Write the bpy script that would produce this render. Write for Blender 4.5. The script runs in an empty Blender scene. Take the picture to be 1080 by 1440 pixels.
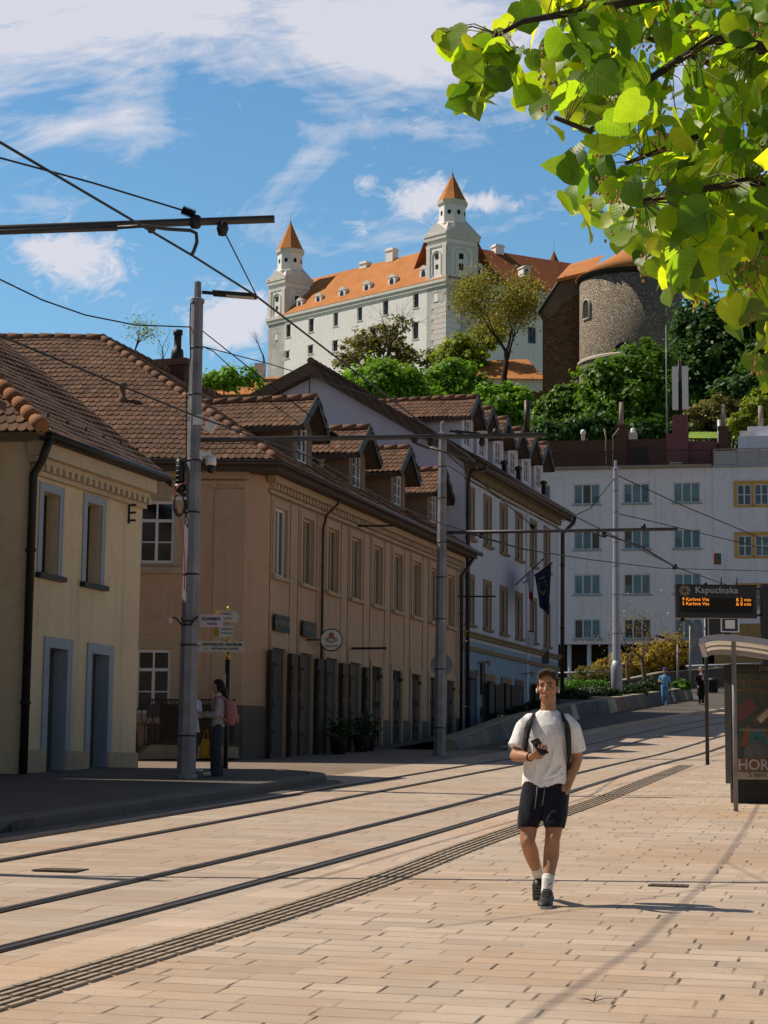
import bpy, bmesh, math, random
import numpy as np
from mathutils import Vector, Matrix
random.seed(7)
R = math.radians
SC = bpy.context.scene
COL = SC.collection

# ---------------------------------------------------------------- camera model (metres; camera foot at the origin, looking along +Y)
F_PX, CX, CY = 2700.0, 540.0, 720.0
PITCH, ROLL = R(7.74), 0.010
CAM = Vector((0, 0, 1.6))
_F = Vector((0, math.cos(PITCH), math.sin(PITCH)))
_U0 = Vector((0, -math.sin(PITCH), math.cos(PITCH)))
_R0 = Vector((1, 0, 0))
_Rt = _R0 * math.cos(ROLL) + _U0 * math.sin(ROLL)
_Up = _U0 * math.cos(ROLL) - _R0 * math.sin(ROLL)

def ray(px, py):
    return _F + _Rt * ((px - CX) / F_PX) + _Up * (-(py - CY) / F_PX)
def at(px, py, Y):
    d = ray(px, py)
    return CAM + d * (Y / d.y)
def proj(P):
    d = Vector(P) - CAM
    k = d.dot(_F)
    return CX + F_PX * d.dot(_Rt) / k, CY - F_PX * d.dot(_Up) / k
# street level: a steady climb that steepens past y = 50
_GY = np.array([-60, 0, 48, 51, 54, 58, 62, 66, 70, 84, 96, 105, 112, 118, 200])
_GZ = np.array([-2.4, 0, 1.992, 2.125, 2.29, 2.56, 2.87, 3.2, 3.53, 4.68, 5.66, 6.35, 6.75, 6.9, 7.2])
def gz(y):
    y0 = math.floor(y); a = float(np.interp(y0, _GY, _GZ)); b = float(np.interp(y0 + 1, _GY, _GZ))
    return a + (b - a) * (y - y0)
def gp(px, py):
    d = ray(px, py); lo, hi = 2.0, 118.0
    f = lambda Y: (CAM.z + d.z * Y / d.y) - gz(Y)
    if f(hi) > 0 and f(lo) > 0:
        pass
    Y = lo; prev = lo
    while Y < hi:
        if f(Y) <= 0: break
        prev = Y; Y += 0.5
    lo, hi = prev, Y
    for _ in range(40):
        m = (lo + hi) / 2
        if f(m) > 0: lo = m
        else: hi = m
    Y = (lo + hi) / 2
    return Vector((d.x * Y / d.y, Y, gz(Y)))

class Frame:
    """facade frame: x along the wall, y into the building, z up; origin on the wall foot"""
    def __init__(s, o, ang):
        s.o = Vector(o); s.ang = ang
        s.ex = Vector((math.cos(ang), math.sin(ang), 0)); s.ey = Vector((-math.sin(ang), math.cos(ang), 0))
    def loc(s, P):
        d = Vector(P) - s.o
        return Vector((d.dot(s.ex), d.dot(s.ey), d.z))
    def w(s, u, v, z):
        return s.o + s.ex * u + s.ey * v + Vector((0, 0, z))
    def pick(s, px, py, v=0.0):
        """local (u, z) where the line of sight meets the plane y = v"""
        d = ray(px, py); n = s.ey
        t = (s.o + n * v - CAM).dot(n) / d.dot(n)
        p = s.loc(CAM + d * t)
        return p.x, p.z

# ---------------------------------------------------------------- mesh builder
class MB:
    def __init__(s): s.v = []; s.f = []; s.m = []; s.sm = []
    def add(s, vs, fs, m=0, sm=False):
        b = len(s.v); s.v.extend([tuple(q) for q in vs])
        for f in fs:
            s.f.append([i + b for i in f]); s.m.append(m); s.sm.append(sm)
        return s
    def poly(s, pts, m=0): return s.add(pts, [list(range(len(pts)))], m)
    def box(s, x0, x1, y0, y1, z0, z1, m=0):
        vs = [(x0,y0,z0),(x1,y0,z0),(x1,y1,z0),(x0,y1,z0),(x0,y0,z1),(x1,y0,z1),(x1,y1,z1),(x0,y1,z1)]
        return s.add(vs, [(0,3,2,1),(4,5,6,7),(0,1,5,4),(1,2,6,5),(2,3,7,6),(3,0,4,7)], m)
    def extrude(s, pts, vec, m=0):
        n = len(pts); v = Vector(vec); a = [Vector(p) for p in pts]; b = [p + v for p in a]
        fs = [list(range(n))[::-1], list(range(n, 2*n))] + [(i, (i+1) % n, n + (i+1) % n, n + i) for i in range(n)]
        return s.add(a + b, fs, m)
    def bar(s, a, b, w, h, m=0, up=(0,0,1)):
        a = Vector(a); b = Vector(b); d = (b - a).normalized(); u = Vector(up)
        sx = d.cross(u)
        if sx.length < 1e-4: sx = d.cross(Vector((1,0,0)))
        sx.normalize(); sz = sx.cross(d).normalized()
        x = sx * (w/2); z = sz * (h/2)
        vs = [a-x-z, a+x-z, a+x+z, a-x+z, b-x-z, b+x-z, b+x+z, b-x+z]
        return s.add(vs, [(0,1,2,3),(7,6,5,4),(0,4,5,1),(1,5,6,2),(2,6,7,3),(3,7,4,0)], m)
    def tube(s, pts, r, n=8, m=0, caps=True, sm=True, flat=1.0, up=None):
        P = [Vector(p) for p in pts]; k = len(P)
        rs = [r]*k if not hasattr(r, '__len__') else list(r)
        ref = None; vs = []
        for i in range(k):
            d = (P[min(i+1, k-1)] - P[max(i-1, 0)])
            d = d.normalized() if d.length > 1e-9 else Vector((0,0,1))
            if ref is None:
                ref = Vector(up) if up is not None else (Vector((0,0,1)) if abs(d.z) < 0.9 else Vector((1,0,0)))
            u = ref - d * ref.dot(d)
            if u.length < 1e-6: u = d.orthogonal()
            u.normalize(); ref = u; w = d.cross(u)
            for j in range(n):
                a = 2*math.pi*(j+0.5)/n
                vs.append(P[i] + u*(math.cos(a)*rs[i]*flat) + w*(math.sin(a)*rs[i]))
        fs = [(i*n+j, i*n+(j+1)%n, (i+1)*n+(j+1)%n, (i+1)*n+j) for i in range(k-1) for j in range(n)]
        s.add(vs, fs, m, sm)
        if caps:
            b = len(s.v) - n*k
            s.f.append([b+j for j in range(n)][::-1]); s.m.append(m); s.sm.append(False)
            s.f.append([b+(k-1)*n+j for j in range(n)]); s.m.append(m); s.sm.append(False)
        return s
    def lathe(s, prof, c=(0,0,0), n=16, m=0, sm=True, a0=0.0):
        c = Vector(c); vs = []
        for r, z in prof:
            for j in range(n):
                a = a0 + 2*math.pi*j/n
                vs.append(c + Vector((r*math.cos(a), r*math.sin(a), z)))
        k = len(prof)
        fs = [(i*n+j, i*n+(j+1)%n, (i+1)*n+(j+1)%n, (i+1)*n+j) for i in range(k-1) for j in range(n)]
        if prof[0][0] > 1e-6: fs.append(list(range(n))[::-1])
        if prof[-1][0] > 1e-6: fs.append([(k-1)*n+j for j in range(n)])
        return s.add(vs, fs, m, sm)
    def ball(s, c, rx, ry, rz, nu=14, nv=9, m=0):
        c = Vector(c); vs = []; 
        for i in range(nv+1):
            t = math.pi*i/nv
            for j in range(nu):
                a = 2*math.pi*j/nu
                vs.append(c + Vector((rx*math.sin(t)*math.cos(a), ry*math.sin(t)*math.sin(a), -rz*math.cos(t))))
        fs = [(i*nu+j, i*nu+(j+1)%nu, (i+1)*nu+(j+1)%nu, (i+1)*nu+j) for i in range(nv) for j in range(nu)]
        return s.add(vs, fs, m, True)
    def wall(s, x0, x1, z0, z1, ops, depth, y=0.0, m=0, mr=None):
        """wall face at y with rectangular openings (a, b, c, d) = x0, x1, z0, z1 and their reveals"""
        mr = m if mr is None else mr
        xs = sorted({x0, x1, *[o[0] for o in ops], *[o[1] for o in ops]}); zs = sorted({z0, z1, *[o[2] for o in ops], *[o[3] for o in ops]})
        xs = [x for x in xs if x0 <= x <= x1]; zs = [z for z in zs if z0 <= z <= z1]
        for i in range(len(xs)-1):
            for j in range(len(zs)-1):
                cx, cz = (xs[i]+xs[i+1])/2, (zs[j]+zs[j+1])/2
                if any(o[0] < cx < o[1] and o[2] < cz < o[3] for o in ops): continue
                s.poly([(xs[i],y,zs[j]),(xs[i+1],y,zs[j]),(xs[i+1],y,zs[j+1]),(xs[i],y,zs[j+1])], m)
        for a, b, c, d in ops:
            e = y + depth
            s.poly([(a,y,c),(a,y,d),(a,e,d),(a,e,c)], mr); s.poly([(b,y,d),(b,y,c),(b,e,c),(b,e,d)], mr)
            s.poly([(a,y,d),(b,y,d),(b,e,d),(a,e,d)], mr); s.poly([(b,y,c),(a,y,c),(a,e,c),(b,e,c)], mr)
        return s
    def frame(s, x0, x1, z0, z1, w, y0, y1, m=0, bottom=True):
        """rectangular frame of bars of width w"""
        s.box(x0, x0+w, y0, y1, z0, z1, m); s.box(x1-w, x1, y0, y1, z0, z1, m)
        s.box(x0+w, x1-w, y0, y1, z1-w, z1, m)
        if bottom: s.box(x0+w, x1-w, y0, y1, z0, z0+w, m)
        return s
    def mesh(s, name):
        me = bpy.data.meshes.new(name); me.from_pydata(s.v, [], s.f); 
        if any(s.m): me.polygons.foreach_set('material_index', s.m)
        if any(s.sm): me.polygons.foreach_set('use_smooth', s.sm)
        me.update(); return me
    def build(s, name, mats, parent=None, loc=None, rotz=None, split=False):
        if split:
            par = list(range(len(s.v)))
            def fd(i):
                while par[i] != i: par[i] = par[par[i]]; i = par[i]
                return i
            for f in s.f:
                a = fd(f[0])
                for i in f[1:]: par[fd(i)] = a
            grp = {}
            for k, f in enumerate(s.f): grp.setdefault(fd(f[0]), []).append(k)
            if split == 'touch':      # pieces that share corner points belong together
                key = {}; 
                for i, v in enumerate(s.v):
                    q = tuple(round(c, 4) for c in v); j = key.setdefault(q, i); par[fd(i)] = fd(j)
                grp = {}
                for k, f in enumerate(s.f): grp.setdefault(fd(f[0]), []).append(k)
            last = None
            for ks in grp.values():
                m2 = MB(); idx = {}
                for k in ks:
                    for i in s.f[k]:
                        if i not in idx: idx[i] = len(m2.v); m2.v.append(s.v[i])
                    m2.f.append([idx[i] for i in s.f[k]]); m2.m.append(s.m[k]); m2.sm.append(s.sm[k])
                last = m2.build(name, mats, parent, loc, rotz)
            return last
        me = s.mesh(name)
        for m in (mats if isinstance(mats, (list, tuple)) else [mats]): me.materials.append(m)
        return link(name, me, parent, loc, rotz)

def link(name, data, parent=None, loc=None, rotz=None):
    o = bpy.data.objects.new(name, data); COL.objects.link(o)
    if parent is not None: o.parent = parent
    if loc is not None: o.location = loc
    if rotz is not None: o.rotation_euler = (0, 0, rotz)
    return o
def tag(o, label=None, cat=None, group=None, kind=None):
    if label: o['label'] = label
    if cat: o['category'] = cat
    if group: o['group'] = group
    if kind: o['kind'] = kind
    return o
def thing(name, label, cat, loc=(0,0,0), rotz=0.0, group=None):
    o = link(name, None, None, loc, rotz); o.empty_display_size = 0.2
    return tag(o, label, cat, group)
def struct(o): o['kind'] = 'structure'; return o
def stuff(o): o['kind'] = 'stuff'; return o
def kids(o): return [c for c in bpy.data.objects if c.parent == o]
def dup(root, loc=None, rotz=None, parent=None, label=None):
    r = root.copy(); COL.objects.link(r)
    if parent is not None: r.parent = parent
    if loc is not None: r.location = loc
    if rotz is not None: r.rotation_euler = (0, 0, rotz)
    if label: r['label'] = label
    for c in kids(root): dup(c, parent=r)
    return r

def text_mesh(body, size, thick=0.004, align='CENTER', bold=0.0, space=1.0, shear=0.0):
    cu = bpy.data.curves.new('lettering', 'FONT'); cu.body = body; cu.size = size; cu.extrude = thick/2
    cu.align_x = align; cu.align_y = 'CENTER'; cu.offset = bold; cu.space_character = space; cu.shear = shear; cu.resolution_u = 3
    o = bpy.data.objects.new('lettering', cu); COL.objects.link(o)
    dg = bpy.context.evaluated_depsgraph_get()
    me = bpy.data.meshes.new_from_object(o.evaluated_get(dg))
    bpy.data.objects.remove(o); bpy.data.curves.remove(cu)
    return me
def lettering(body, size, parent, mat, M, name='lettering', **k):
    """M maps the text plane (x right, y up, z towards the reader) into the parent's space"""
    me = text_mesh(body, size, **k); me.transform(M); me.materials.clear(); me.materials.append(mat)
    return link(name, me, parent)
def face_y(x, y, z):   # text standing on a wall that faces local -y
    return Matrix.Translation((x, y, z)) @ Matrix.Rotation(R(90), 4, 'X')
def point_in(poly, x, y):
    c = False; n = len(poly)
    for i in range(n):
        x1, y1 = poly[i]; x2, y2 = poly[(i+1) % n]
        if (y1 > y) != (y2 > y) and x < (x2-x1)*(y-y1)/(y2-y1)+x1: c = not c
    return c
# ---------------------------------------------------------------- materials
def srgb(r, g, b):
    f = lambda c: (c/255/12.92) if c/255 <= 0.04045 else ((c/255+0.055)/1.055)**2.4
    return (f(r), f(g), f(b))
def newmat(name):
    m = bpy.data.materials.new(name); m.use_nodes = True
    nt = m.node_tree; b = nt.nodes['Principled BSDF']
    return m, nt, b
def N(nt, kind, **kw):
    n = nt.nodes.new(kind)
    for k, v in kw.items():
        if k in n.inputs: n.inputs[k].default_value = v
        else: setattr(n, k, v)
    return n
def L(nt, a, b): nt.links.new(a, b)
def coords(nt, space='Object', scale=(1,1,1), rot=(0,0,0)):
    tc = N(nt, 'ShaderNodeTexCoord'); mp = N(nt, 'ShaderNodeMapping')
    mp.inputs['Scale'].default_value = scale; mp.inputs['Rotation'].default_value = rot
    if space == 'World':
        g = N(nt, 'ShaderNodeNewGeometry'); L(nt, g.outputs['Position'], mp.inputs['Vector'])
    else: L(nt, tc.outputs[space], mp.inputs['Vector'])
    return mp.outputs['Vector']
def noise(nt, vec, scale, detail=4, rough=0.55, dist=0.0):
    n = N(nt, 'ShaderNodeTexNoise'); n.inputs['Scale'].default_value = scale; n.inputs['Detail'].default_value = detail
    n.inputs['Roughness'].default_value = rough; n.inputs['Distortion'].default_value = dist
    L(nt, vec, n.inputs['Vector']); return n.outputs['Fac']
def ramp(nt, fac, stops):
    r = N(nt, 'ShaderNodeValToRGB'); e = r.color_ramp.elements
    while len(e) < len(stops): e.new(0.5)
    for i, (p, c) in enumerate(stops):
        e[i].position = p; e[i].color = (*c, 1) if hasattr(c, '__len__') else (c, c, c, 1)
    L(nt, fac, r.inputs['Fac']); return r.outputs['Color']
def mix(nt, fac, a, b, mode='MIX'):
    m = N(nt, 'ShaderNodeMix', data_type='RGBA', blend_type=mode)
    for sock, val in ((m.inputs[0], fac), (m.inputs[6], a), (m.inputs[7], b)):
        if hasattr(val, 'is_linked'): L(nt, val, sock)
        elif hasattr(val, '__len__'): sock.default_value = (*val[:3], 1)
        else: sock.default_value = val
    return m.outputs[2]
def math_(nt, op, a, b=0.0, clamp=False):
    m = N(nt, 'ShaderNodeMath', operation=op, use_clamp=clamp)
    for i, val in enumerate((a, b)):
        if hasattr(val, 'is_linked'): L(nt, val, m.inputs[i])
        else: m.inputs[i].default_value = val
    return m.outputs[0]
def bump(nt, b, h, strength=0.3, dist=0.02):
    n = N(nt, 'ShaderNodeBump'); n.inputs['Strength'].default_value = strength; n.inputs['Distance'].default_value = dist
    L(nt, h, n.inputs['Height']); L(nt, n.outputs['Normal'], b.inputs['Normal'])
def sc(c, k): return tuple(min(1.0, x*k) for x in c)

def plain(name, col, rough=0.6, metal=0.0, var=0.15, scale=6.0, bmp=0.0, spec=0.5, space='Object'):
    m, nt, b = newmat(name)
    v = coords(nt, space); n = noise(nt, v, scale, 5)
    c = ramp(nt, n, [(0.3, sc(col, 1-var)), (0.7, sc(col, 1+var))])
    L(nt, c, b.inputs['Base Color']); b.inputs['Roughness'].default_value = rough; b.inputs['Metallic'].default_value = metal
    b.inputs['Specular IOR Level'].default_value = spec
    if bmp: bump(nt, b, noise(nt, v, scale*8, 4), bmp, 0.01)
    return m
def plaster(name, col, stain=0.2, bmp=0.25, streak=True, rough=0.9):
    m, nt, b = newmat(name)
    v = coords(nt, 'Object'); big = noise(nt, v, 0.55, 5, 0.6); fine = noise(nt, v, 14, 5, 0.65)
    c = ramp(nt, big, [(0.25, sc(col, 1-stain)), (0.5, col), (0.8, sc(col, 1+stain*0.6))])
    c = mix(nt, 0.35, c, ramp(nt, fine, [(0.3, sc(col, 0.82)), (0.7, sc(col, 1.12))]))
    pn = noise(nt, v, 0.9, 7, 0.75, 1.5); c = mix(nt, ramp(nt, pn, [(0.55, 0.0), (0.59, 0.30), (0.70, 0.16)]), c, sc(col, 0.70)); pn2 = noise(nt, coords(nt, 'Object', (1,1,1), (0.5,0.2,0.9)), 1.7, 6, 0.7, 0.8); c = mix(nt, ramp(nt, pn2, [(0.60, 0.0), (0.63, 0.25)]), c, sc(col, 1.22))
    if streak:
        vs = coords(nt, 'Object', (2.2, 2.2, 0.12)); st = noise(nt, vs, 1.6, 4, 0.6)
        k = ramp(nt, st, [(0.52, 0.0), (0.76, 0.55)])
        c = mix(nt, k, c, sc(col, 0.62))
    L(nt, c, b.inputs['Base Color']); b.inputs['Roughness'].default_value = rough; b.inputs['Specular IOR Level'].default_value = 0.2
    bump(nt, b, noise(nt, v, 45, 3), bmp, 0.01)
    return m
def tile_mat(name, cols, rough=0.85, moss=None):
    """roof tiles: each separate tile takes its own shade"""
    m, nt, b = newmat(name)
    g = N(nt, 'ShaderNodeNewGeometry'); n = len(cols)
    c = ramp(nt, g.outputs['Random Per Island'], [(i/(n-1), cols[i]) for i in range(n)])
    v = coords(nt, 'Object'); big = noise(nt, v, 0.8, 4); 
    c = mix(nt, 0.5, c, mix(nt, 1.0, c, ramp(nt, big, [(0.3, 0.6), (0.7, 1.15)]), 'MULTIPLY'))
    fine = noise(nt, v, 22, 4); c = mix(nt, 0.4, c, mix(nt, 1.0, c, ramp(nt, fine, [(0.3, 0.55), (0.65, 1.15)]), 'MULTIPLY'))
    if moss: c = mix(nt, ramp(nt, noise(nt, v, 1.7, 6, 0.7), [(0.6, 0.0), (0.72, 0.55)]), c, moss)
    L(nt, c, b.inputs['Base Color']); b.inputs['Roughness'].default_value = rough; b.inputs['Specular IOR Level'].default_value = 0.25
    return m
def far_tile(name, col, row=0.35):
    m, nt, b = newmat(name)
    v = coords(nt, 'Object'); w = N(nt, 'ShaderNodeTexWave', wave_type='BANDS', bands_direction='Z'); w.inputs['Scale'].default_value = 0.314/row*1.0; w.inputs['Distortion'].default_value = 0.4
    L(nt, v, w.inputs['Vector'])
    n = noise(nt, v, 0.25, 6, 0.7); c = ramp(nt, n, [(0.3, sc(col, 0.75)), (0.7, sc(col, 1.2))])
    c = mix(nt, 0.35, c, ramp(nt, noise(nt, v, 3.0, 3), [(0.3, sc(col, 0.6)), (0.7, sc(col, 1.3))]))
    L(nt, c, b.inputs['Base Color']); b.inputs['Roughness'].default_value = 0.9; b.inputs['Specular IOR Level'].default_value = 0.2
    bump(nt, b, w.outputs['Fac'], 0.5, 0.05); return m
def rubble(name, cols, scale=2.2, bmp=0.8, flat=1.4):
    m, nt, b = newmat(name)
    v = coords(nt, 'Object', (1, 1, flat)); vo = N(nt, 'ShaderNodeTexVoronoi', feature='F1'); vo.inputs['Scale'].default_value = scale; vo.inputs['Randomness'].default_value = 1.0
    dv = N(nt, 'ShaderNodeTexVoronoi', feature='DISTANCE_TO_EDGE'); dv.inputs['Scale'].default_value = scale
    wn = N(nt, 'ShaderNodeTexNoise'); wn.inputs['Scale'].default_value = 3.0; L(nt, v, wn.inputs['Vector'])
    mv = N(nt, 'ShaderNodeVectorMath', operation='MULTIPLY_ADD'); L(nt, wn.outputs['Color'], mv.inputs[0]); mv.inputs[1].default_value = (0.25, 0.25, 0.25); L(nt, v, mv.inputs[2])
    L(nt, mv.outputs[0], vo.inputs['Vector']); L(nt, mv.outputs[0], dv.inputs['Vector'])
    sepc = N(nt, 'ShaderNodeSeparateColor'); L(nt, vo.outputs['Color'], sepc.inputs[0])
    n = len(cols); c = ramp(nt, sepc.outputs[0], [(i/(n-1), cols[i]) for i in range(n)])
    edge = ramp(nt, dv.outputs['Distance'], [(0.02, 0.0), (0.12, 1.0)])
    c = mix(nt, math_(nt, 'MULTIPLY', math_(nt, 'SUBTRACT', 1.0, edge), 0.75), c, sc(cols[0], 0.5))
    c = mix(nt, ramp(nt, noise(nt, v, 0.18, 4), [(0.45, 0.0), (0.65, 0.6)]), c, cols[-1])
    L(nt, c, b.inputs['Base Color']); b.inputs['Roughness'].default_value = 0.95; b.inputs['Specular IOR Level'].default_value = 0.15
    bump(nt, b, edge, bmp, 0.12); return m
def brickwall(name, c1, c2, mortar, scale=1.0, bw=0.25, rh=0.075):
    m, nt, b = newmat(name)
    tc = N(nt, 'ShaderNodeTexCoord'); sep = N(nt, 'ShaderNodeSeparateXYZ'); L(nt, tc.outputs['Object'], sep.inputs[0])
    cmb = N(nt, 'ShaderNodeCombineXYZ'); L(nt, math_(nt, 'ADD', sep.outputs[0], sep.outputs[1]), cmb.inputs[0]); L(nt, sep.outputs[2], cmb.inputs[1])
    br = N(nt, 'ShaderNodeTexBrick'); br.inputs['Scale'].default_value = scale; br.inputs['Brick Width'].default_value = bw; br.inputs['Row Height'].default_value = rh; br.inputs['Mortar Size'].default_value = 0.008
    br.inputs['Color1'].default_value = (*c1, 1); br.inputs['Color2'].default_value = (*c2, 1); br.inputs['Mortar'].default_value = (*mortar, 1)
    L(nt, cmb.outputs[0], br.inputs['Vector'])
    L(nt, br.outputs['Color'], b.inputs['Base Color']); b.inputs['Roughness'].default_value = 0.9; bump(nt, b, br.outputs['Fac'], -0.3, 0.01); return m
def paving(name, col, ang, bw, rh, var=0.2, joint=0.018, jcol=None, dirt=0.3, dashes=True, rough=0.75, bmp=0.6):
    """stone slabs in running bond, laid at an angle on the ground"""
    m, nt, b = newmat(name)
    v = coords(nt, 'World', (1, 1, 0), (0, 0, ang))
    wob = N(nt, 'ShaderNodeTexNoise'); wob.inputs['Scale'].default_value = 1.3; L(nt, v, wob.inputs['Vector'])
    br = N(nt, 'ShaderNodeTexBrick'); br.offset = 0.37; br.offset_frequency = 2; br.squash = 0.8; br.squash_frequency = 3
    br.inputs['Scale'].default_value = 1.0; br.inputs['Brick Width'].default_value = bw; br.inputs['Row Height'].default_value = rh
    br.inputs['Mortar Size'].default_value = joint*0.5; br.inputs['Mortar Smooth'].default_value = 0.3; br.inputs['Bias'].default_value = 0.0
    br.inputs['Color1'].default_value = (0,0,0,1); br.inputs['Color2'].default_value = (1,1,1,1); br.inputs['Mortar'].default_value = (0.5,0.5,0.5,1)
    L(nt, v, br.inputs['Vector'])
    c = ramp(nt, br.outputs['Color'], [(0.0, sc(col, 1-var)), (0.5, col), (1.0, sc(col, 1+var))])
    big = noise(nt, v, 0.35, 6, 0.65); c = mix(nt, ramp(nt, big, [(0.44, 0.0), (0.68, dirt*1.7)]), c, (col[0]*0.90, col[1]*0.72, col[2]*0.52))
    vst = coords(nt, 'World', (0.35, 2.4, 0), (0, 0, ang)); st = noise(nt, vst, 1.4, 5, 0.7)
    c = mix(nt, ramp(nt, st, [(0.45, 0.0), (0.75, dirt*1.2)]), c, sc(col, 0.62))
    med = noise(nt, v, 2.3, 5, 0.7); c = mix(nt, ramp(nt, med, [(0.5, 0.0), (0.75, dirt)]), c, sc(col, 1.25))
    fine = noise(nt, v, 60, 3, 0.6); c = mix(nt, 0.5, c, mix(nt, 1.0, c, ramp(nt, fine, [(0.3, 0.72), (0.7, 1.18)]), 'MULTIPLY'))
    spots = noise(nt, v, 9.0, 3, 0.5); c = mix(nt, ramp(nt, spots, [(0.68, 0.0), (0.74, 0.35)]), c, sc(col, 0.45))
    jm = br.outputs['Fac']
    if dashes:      # the long joints are mostly filled, the short cross joints stand open here and there
        sp = N(nt, 'ShaderNodeSeparateXYZ'); L(nt, v, sp.inputs[0]); fr = math_(nt, 'FRACT', math_(nt, 'DIVIDE', sp.outputs[1], rh))
        row = math_(nt, 'MAXIMUM', math_(nt, 'LESS_THAN', fr, joint*.62/rh), math_(nt, 'GREATER_THAN', fr, 1-joint*.62/rh))
        jn = noise(nt, v, 1.7, 3, 0.8); j2 = noise(nt, v, 1.1, 4, 0.8)
        ks = ramp(nt, jn, [(0.42, 0.14), (0.60, 0.95)]); kl = ramp(nt, j2, [(0.36, 0.16), (0.68, 0.75)])
        jm = math_(nt, 'MULTIPLY', jm, mix(nt, row, ks, kl))
    c = mix(nt, jm, c, jcol or sc(col, 0.12))
    L(nt, c, b.inputs['Base Color']); b.inputs['Roughness'].default_value = rough; b.inputs['Specular IOR Level'].default_value = 0.3
    h = math_(nt, 'ADD', math_(nt, 'MULTIPLY', jm, -1.0), math_(nt, 'MULTIPLY', fine, 0.12)); bump(nt, b, h, bmp, 0.012)
    return m
def glass(name, col=(0.02,0.025,0.03), rough=0.06, spec=0.8):
    m, nt, b = newmat(name)
    v = coords(nt, 'Object'); n = noise(nt, v, 1.1, 2)
    L(nt, ramp(nt, n, [(0.35, sc(col, 0.5)), (0.65, sc(col, 1.6))]), b.inputs['Base Color'])
    b.inputs['Roughness'].default_value = rough; b.inputs['Specular IOR Level'].default_value = spec
    bump(nt, b, noise(nt, v, 1.3, 1), 0.06, 0.05); return m
def leafmat(name, cols, trans=0.45, tcol=None, rough=0.5, spec=0.3):
    m, nt, b = newmat(name); out = nt.nodes['Material Output']
    g = N(nt, 'ShaderNodeNewGeometry'); n = len(cols)
    c = ramp(nt, g.outputs['Random Per Island'], [(i/(n-1), cols[i]) for i in range(n)])
    v = coords(nt, 'Object'); c = mix(nt, 0.6, c, mix(nt, 1.0, c, ramp(nt, noise(nt, v, 0.45, 3), [(0.3, 0.6), (0.7, 1.3)]), 'MULTIPLY'))
    L(nt, c, b.inputs['Base Color']); b.inputs['Roughness'].default_value = rough; b.inputs['Specular IOR Level'].default_value = spec
    t = N(nt, 'ShaderNodeBsdfTranslucent')
    tc = mix(nt, 1.0, c, tcol or (1.5, 1.6, 0.6), 'MULTIPLY'); L(nt, tc, t.inputs['Color'])
    mx = N(nt, 'ShaderNodeMixShader'); mx.inputs[0].default_value = trans
    L(nt, b.outputs[0], mx.inputs[1]); L(nt, t.outputs[0], mx.inputs[2]); L(nt, mx.outputs[0], out.inputs['Surface'])
    return m
def emit(name, col, k):
    m, nt, b = newmat(name); b.inputs['Base Color'].default_value = (*col, 1); b.inputs['Emission Color'].default_value = (*col, 1); b.inputs['Emission Strength'].default_value = k
    return m

STREET = math.atan2(0.245, 1.0)          # the platform's own direction, right of straight ahead
M = {}
M['platform'] = paving('platform granite slabs', (0.49, 0.383, 0.297), STREET, 0.52, 0.26, 0.15, 0.022, dirt=0.42)
M['trackbed'] = paving('track bed slabs', (0.455, 0.36, 0.285), STREET, 0.85, 0.34, 0.12, 0.016, dirt=0.4)
M['edge_slab'] = paving('platform edge slabs', (0.53, 0.41, 0.32), STREET, 1.0, 0.5, 0.12, 0.012, dirt=0.35)
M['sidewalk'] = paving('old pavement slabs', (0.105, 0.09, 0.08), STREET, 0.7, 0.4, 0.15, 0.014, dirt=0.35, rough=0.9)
M['forecourt'] = paving('forecourt setts', (0.25, 0.195, 0.155), STREET, 0.4, 0.2, 0.16, 0.016, dirt=0.4)  # darker than the lit paving: house shade put into the base colour
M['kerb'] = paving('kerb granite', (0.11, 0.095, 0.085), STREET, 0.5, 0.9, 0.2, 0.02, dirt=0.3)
M['asphalt'] = plain('asphalt', (0.055, 0.052, 0.05), 0.9, var=0.25, scale=1.2, bmp=0.4, space='World')
def ground_mat():
    m, nt, b = newmat('ground: dusty street earth, rough grass on the slope'); v = coords(nt, 'World'); g = N(nt, 'ShaderNodeSeparateXYZ'); L(nt, v, g.inputs[0])
    n = noise(nt, v, 0.25, 6, .65); gr = ramp(nt, n, [(.3,(.045,.065,.018)),(.55,(.075,.10,.026)),(.75,(.10,.095,.04))]); du = ramp(nt, noise(nt, v, 1.1, 5), [(.3,(.05,.045,.04)),(.7,(.075,.066,.056))])
    k = ramp(nt, math_(nt, 'DIVIDE', g.outputs[1], 260.0), [(.50,0.0),(.52,1.0)]); L(nt, mix(nt, k, du, gr), b.inputs['Base Color']); b.inputs['Roughness'].default_value = .95; bump(nt, b, noise(nt, v, 3, 5), .6, .05); return m
M['earth'] = ground_mat(); M['soil'] = plain('planting soil', (0.045, 0.037, 0.028), 0.95, var=0.4, scale=2, bmp=0.5, space='World')
M['paint'] = plain('road paint', (0.6, 0.58, 0.54), 0.7, var=0.2, scale=5, space='World')
M['steel'] = plain('rail steel', (0.075, 0.058, 0.048), 0.42, 0.6, var=0.4, scale=3, space='World')
M['groove'] = plain('rail groove bitumen', (0.026, 0.02, 0.016), 0.9, var=0.4, scale=6, space='World')
M['tactile'] = plain('tactile strip concrete', (0.33, 0.255, 0.185), 0.85, var=0.25, scale=3, bmp=0.4, space='World')
M['iron'] = plain('cast iron', (0.11, 0.085, 0.065), 0.7, 0.2, var=0.3)
M['ochre'] = plaster('ochre plaster', (0.68, 0.53, 0.355), 0.2, 0.6)
M['ochre_low'] = plaster('ochre plinth plaster', (0.44, 0.34, 0.23), 0.3, 0.6)
M['cream_trim'] = plaster('cream cornice', (0.55, 0.44, 0.31), 0.12, 0.2)
M['bluewhite'] = plaster('blue white surround', (0.33, 0.37, 0.43), 0.12, 0.15)
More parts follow.
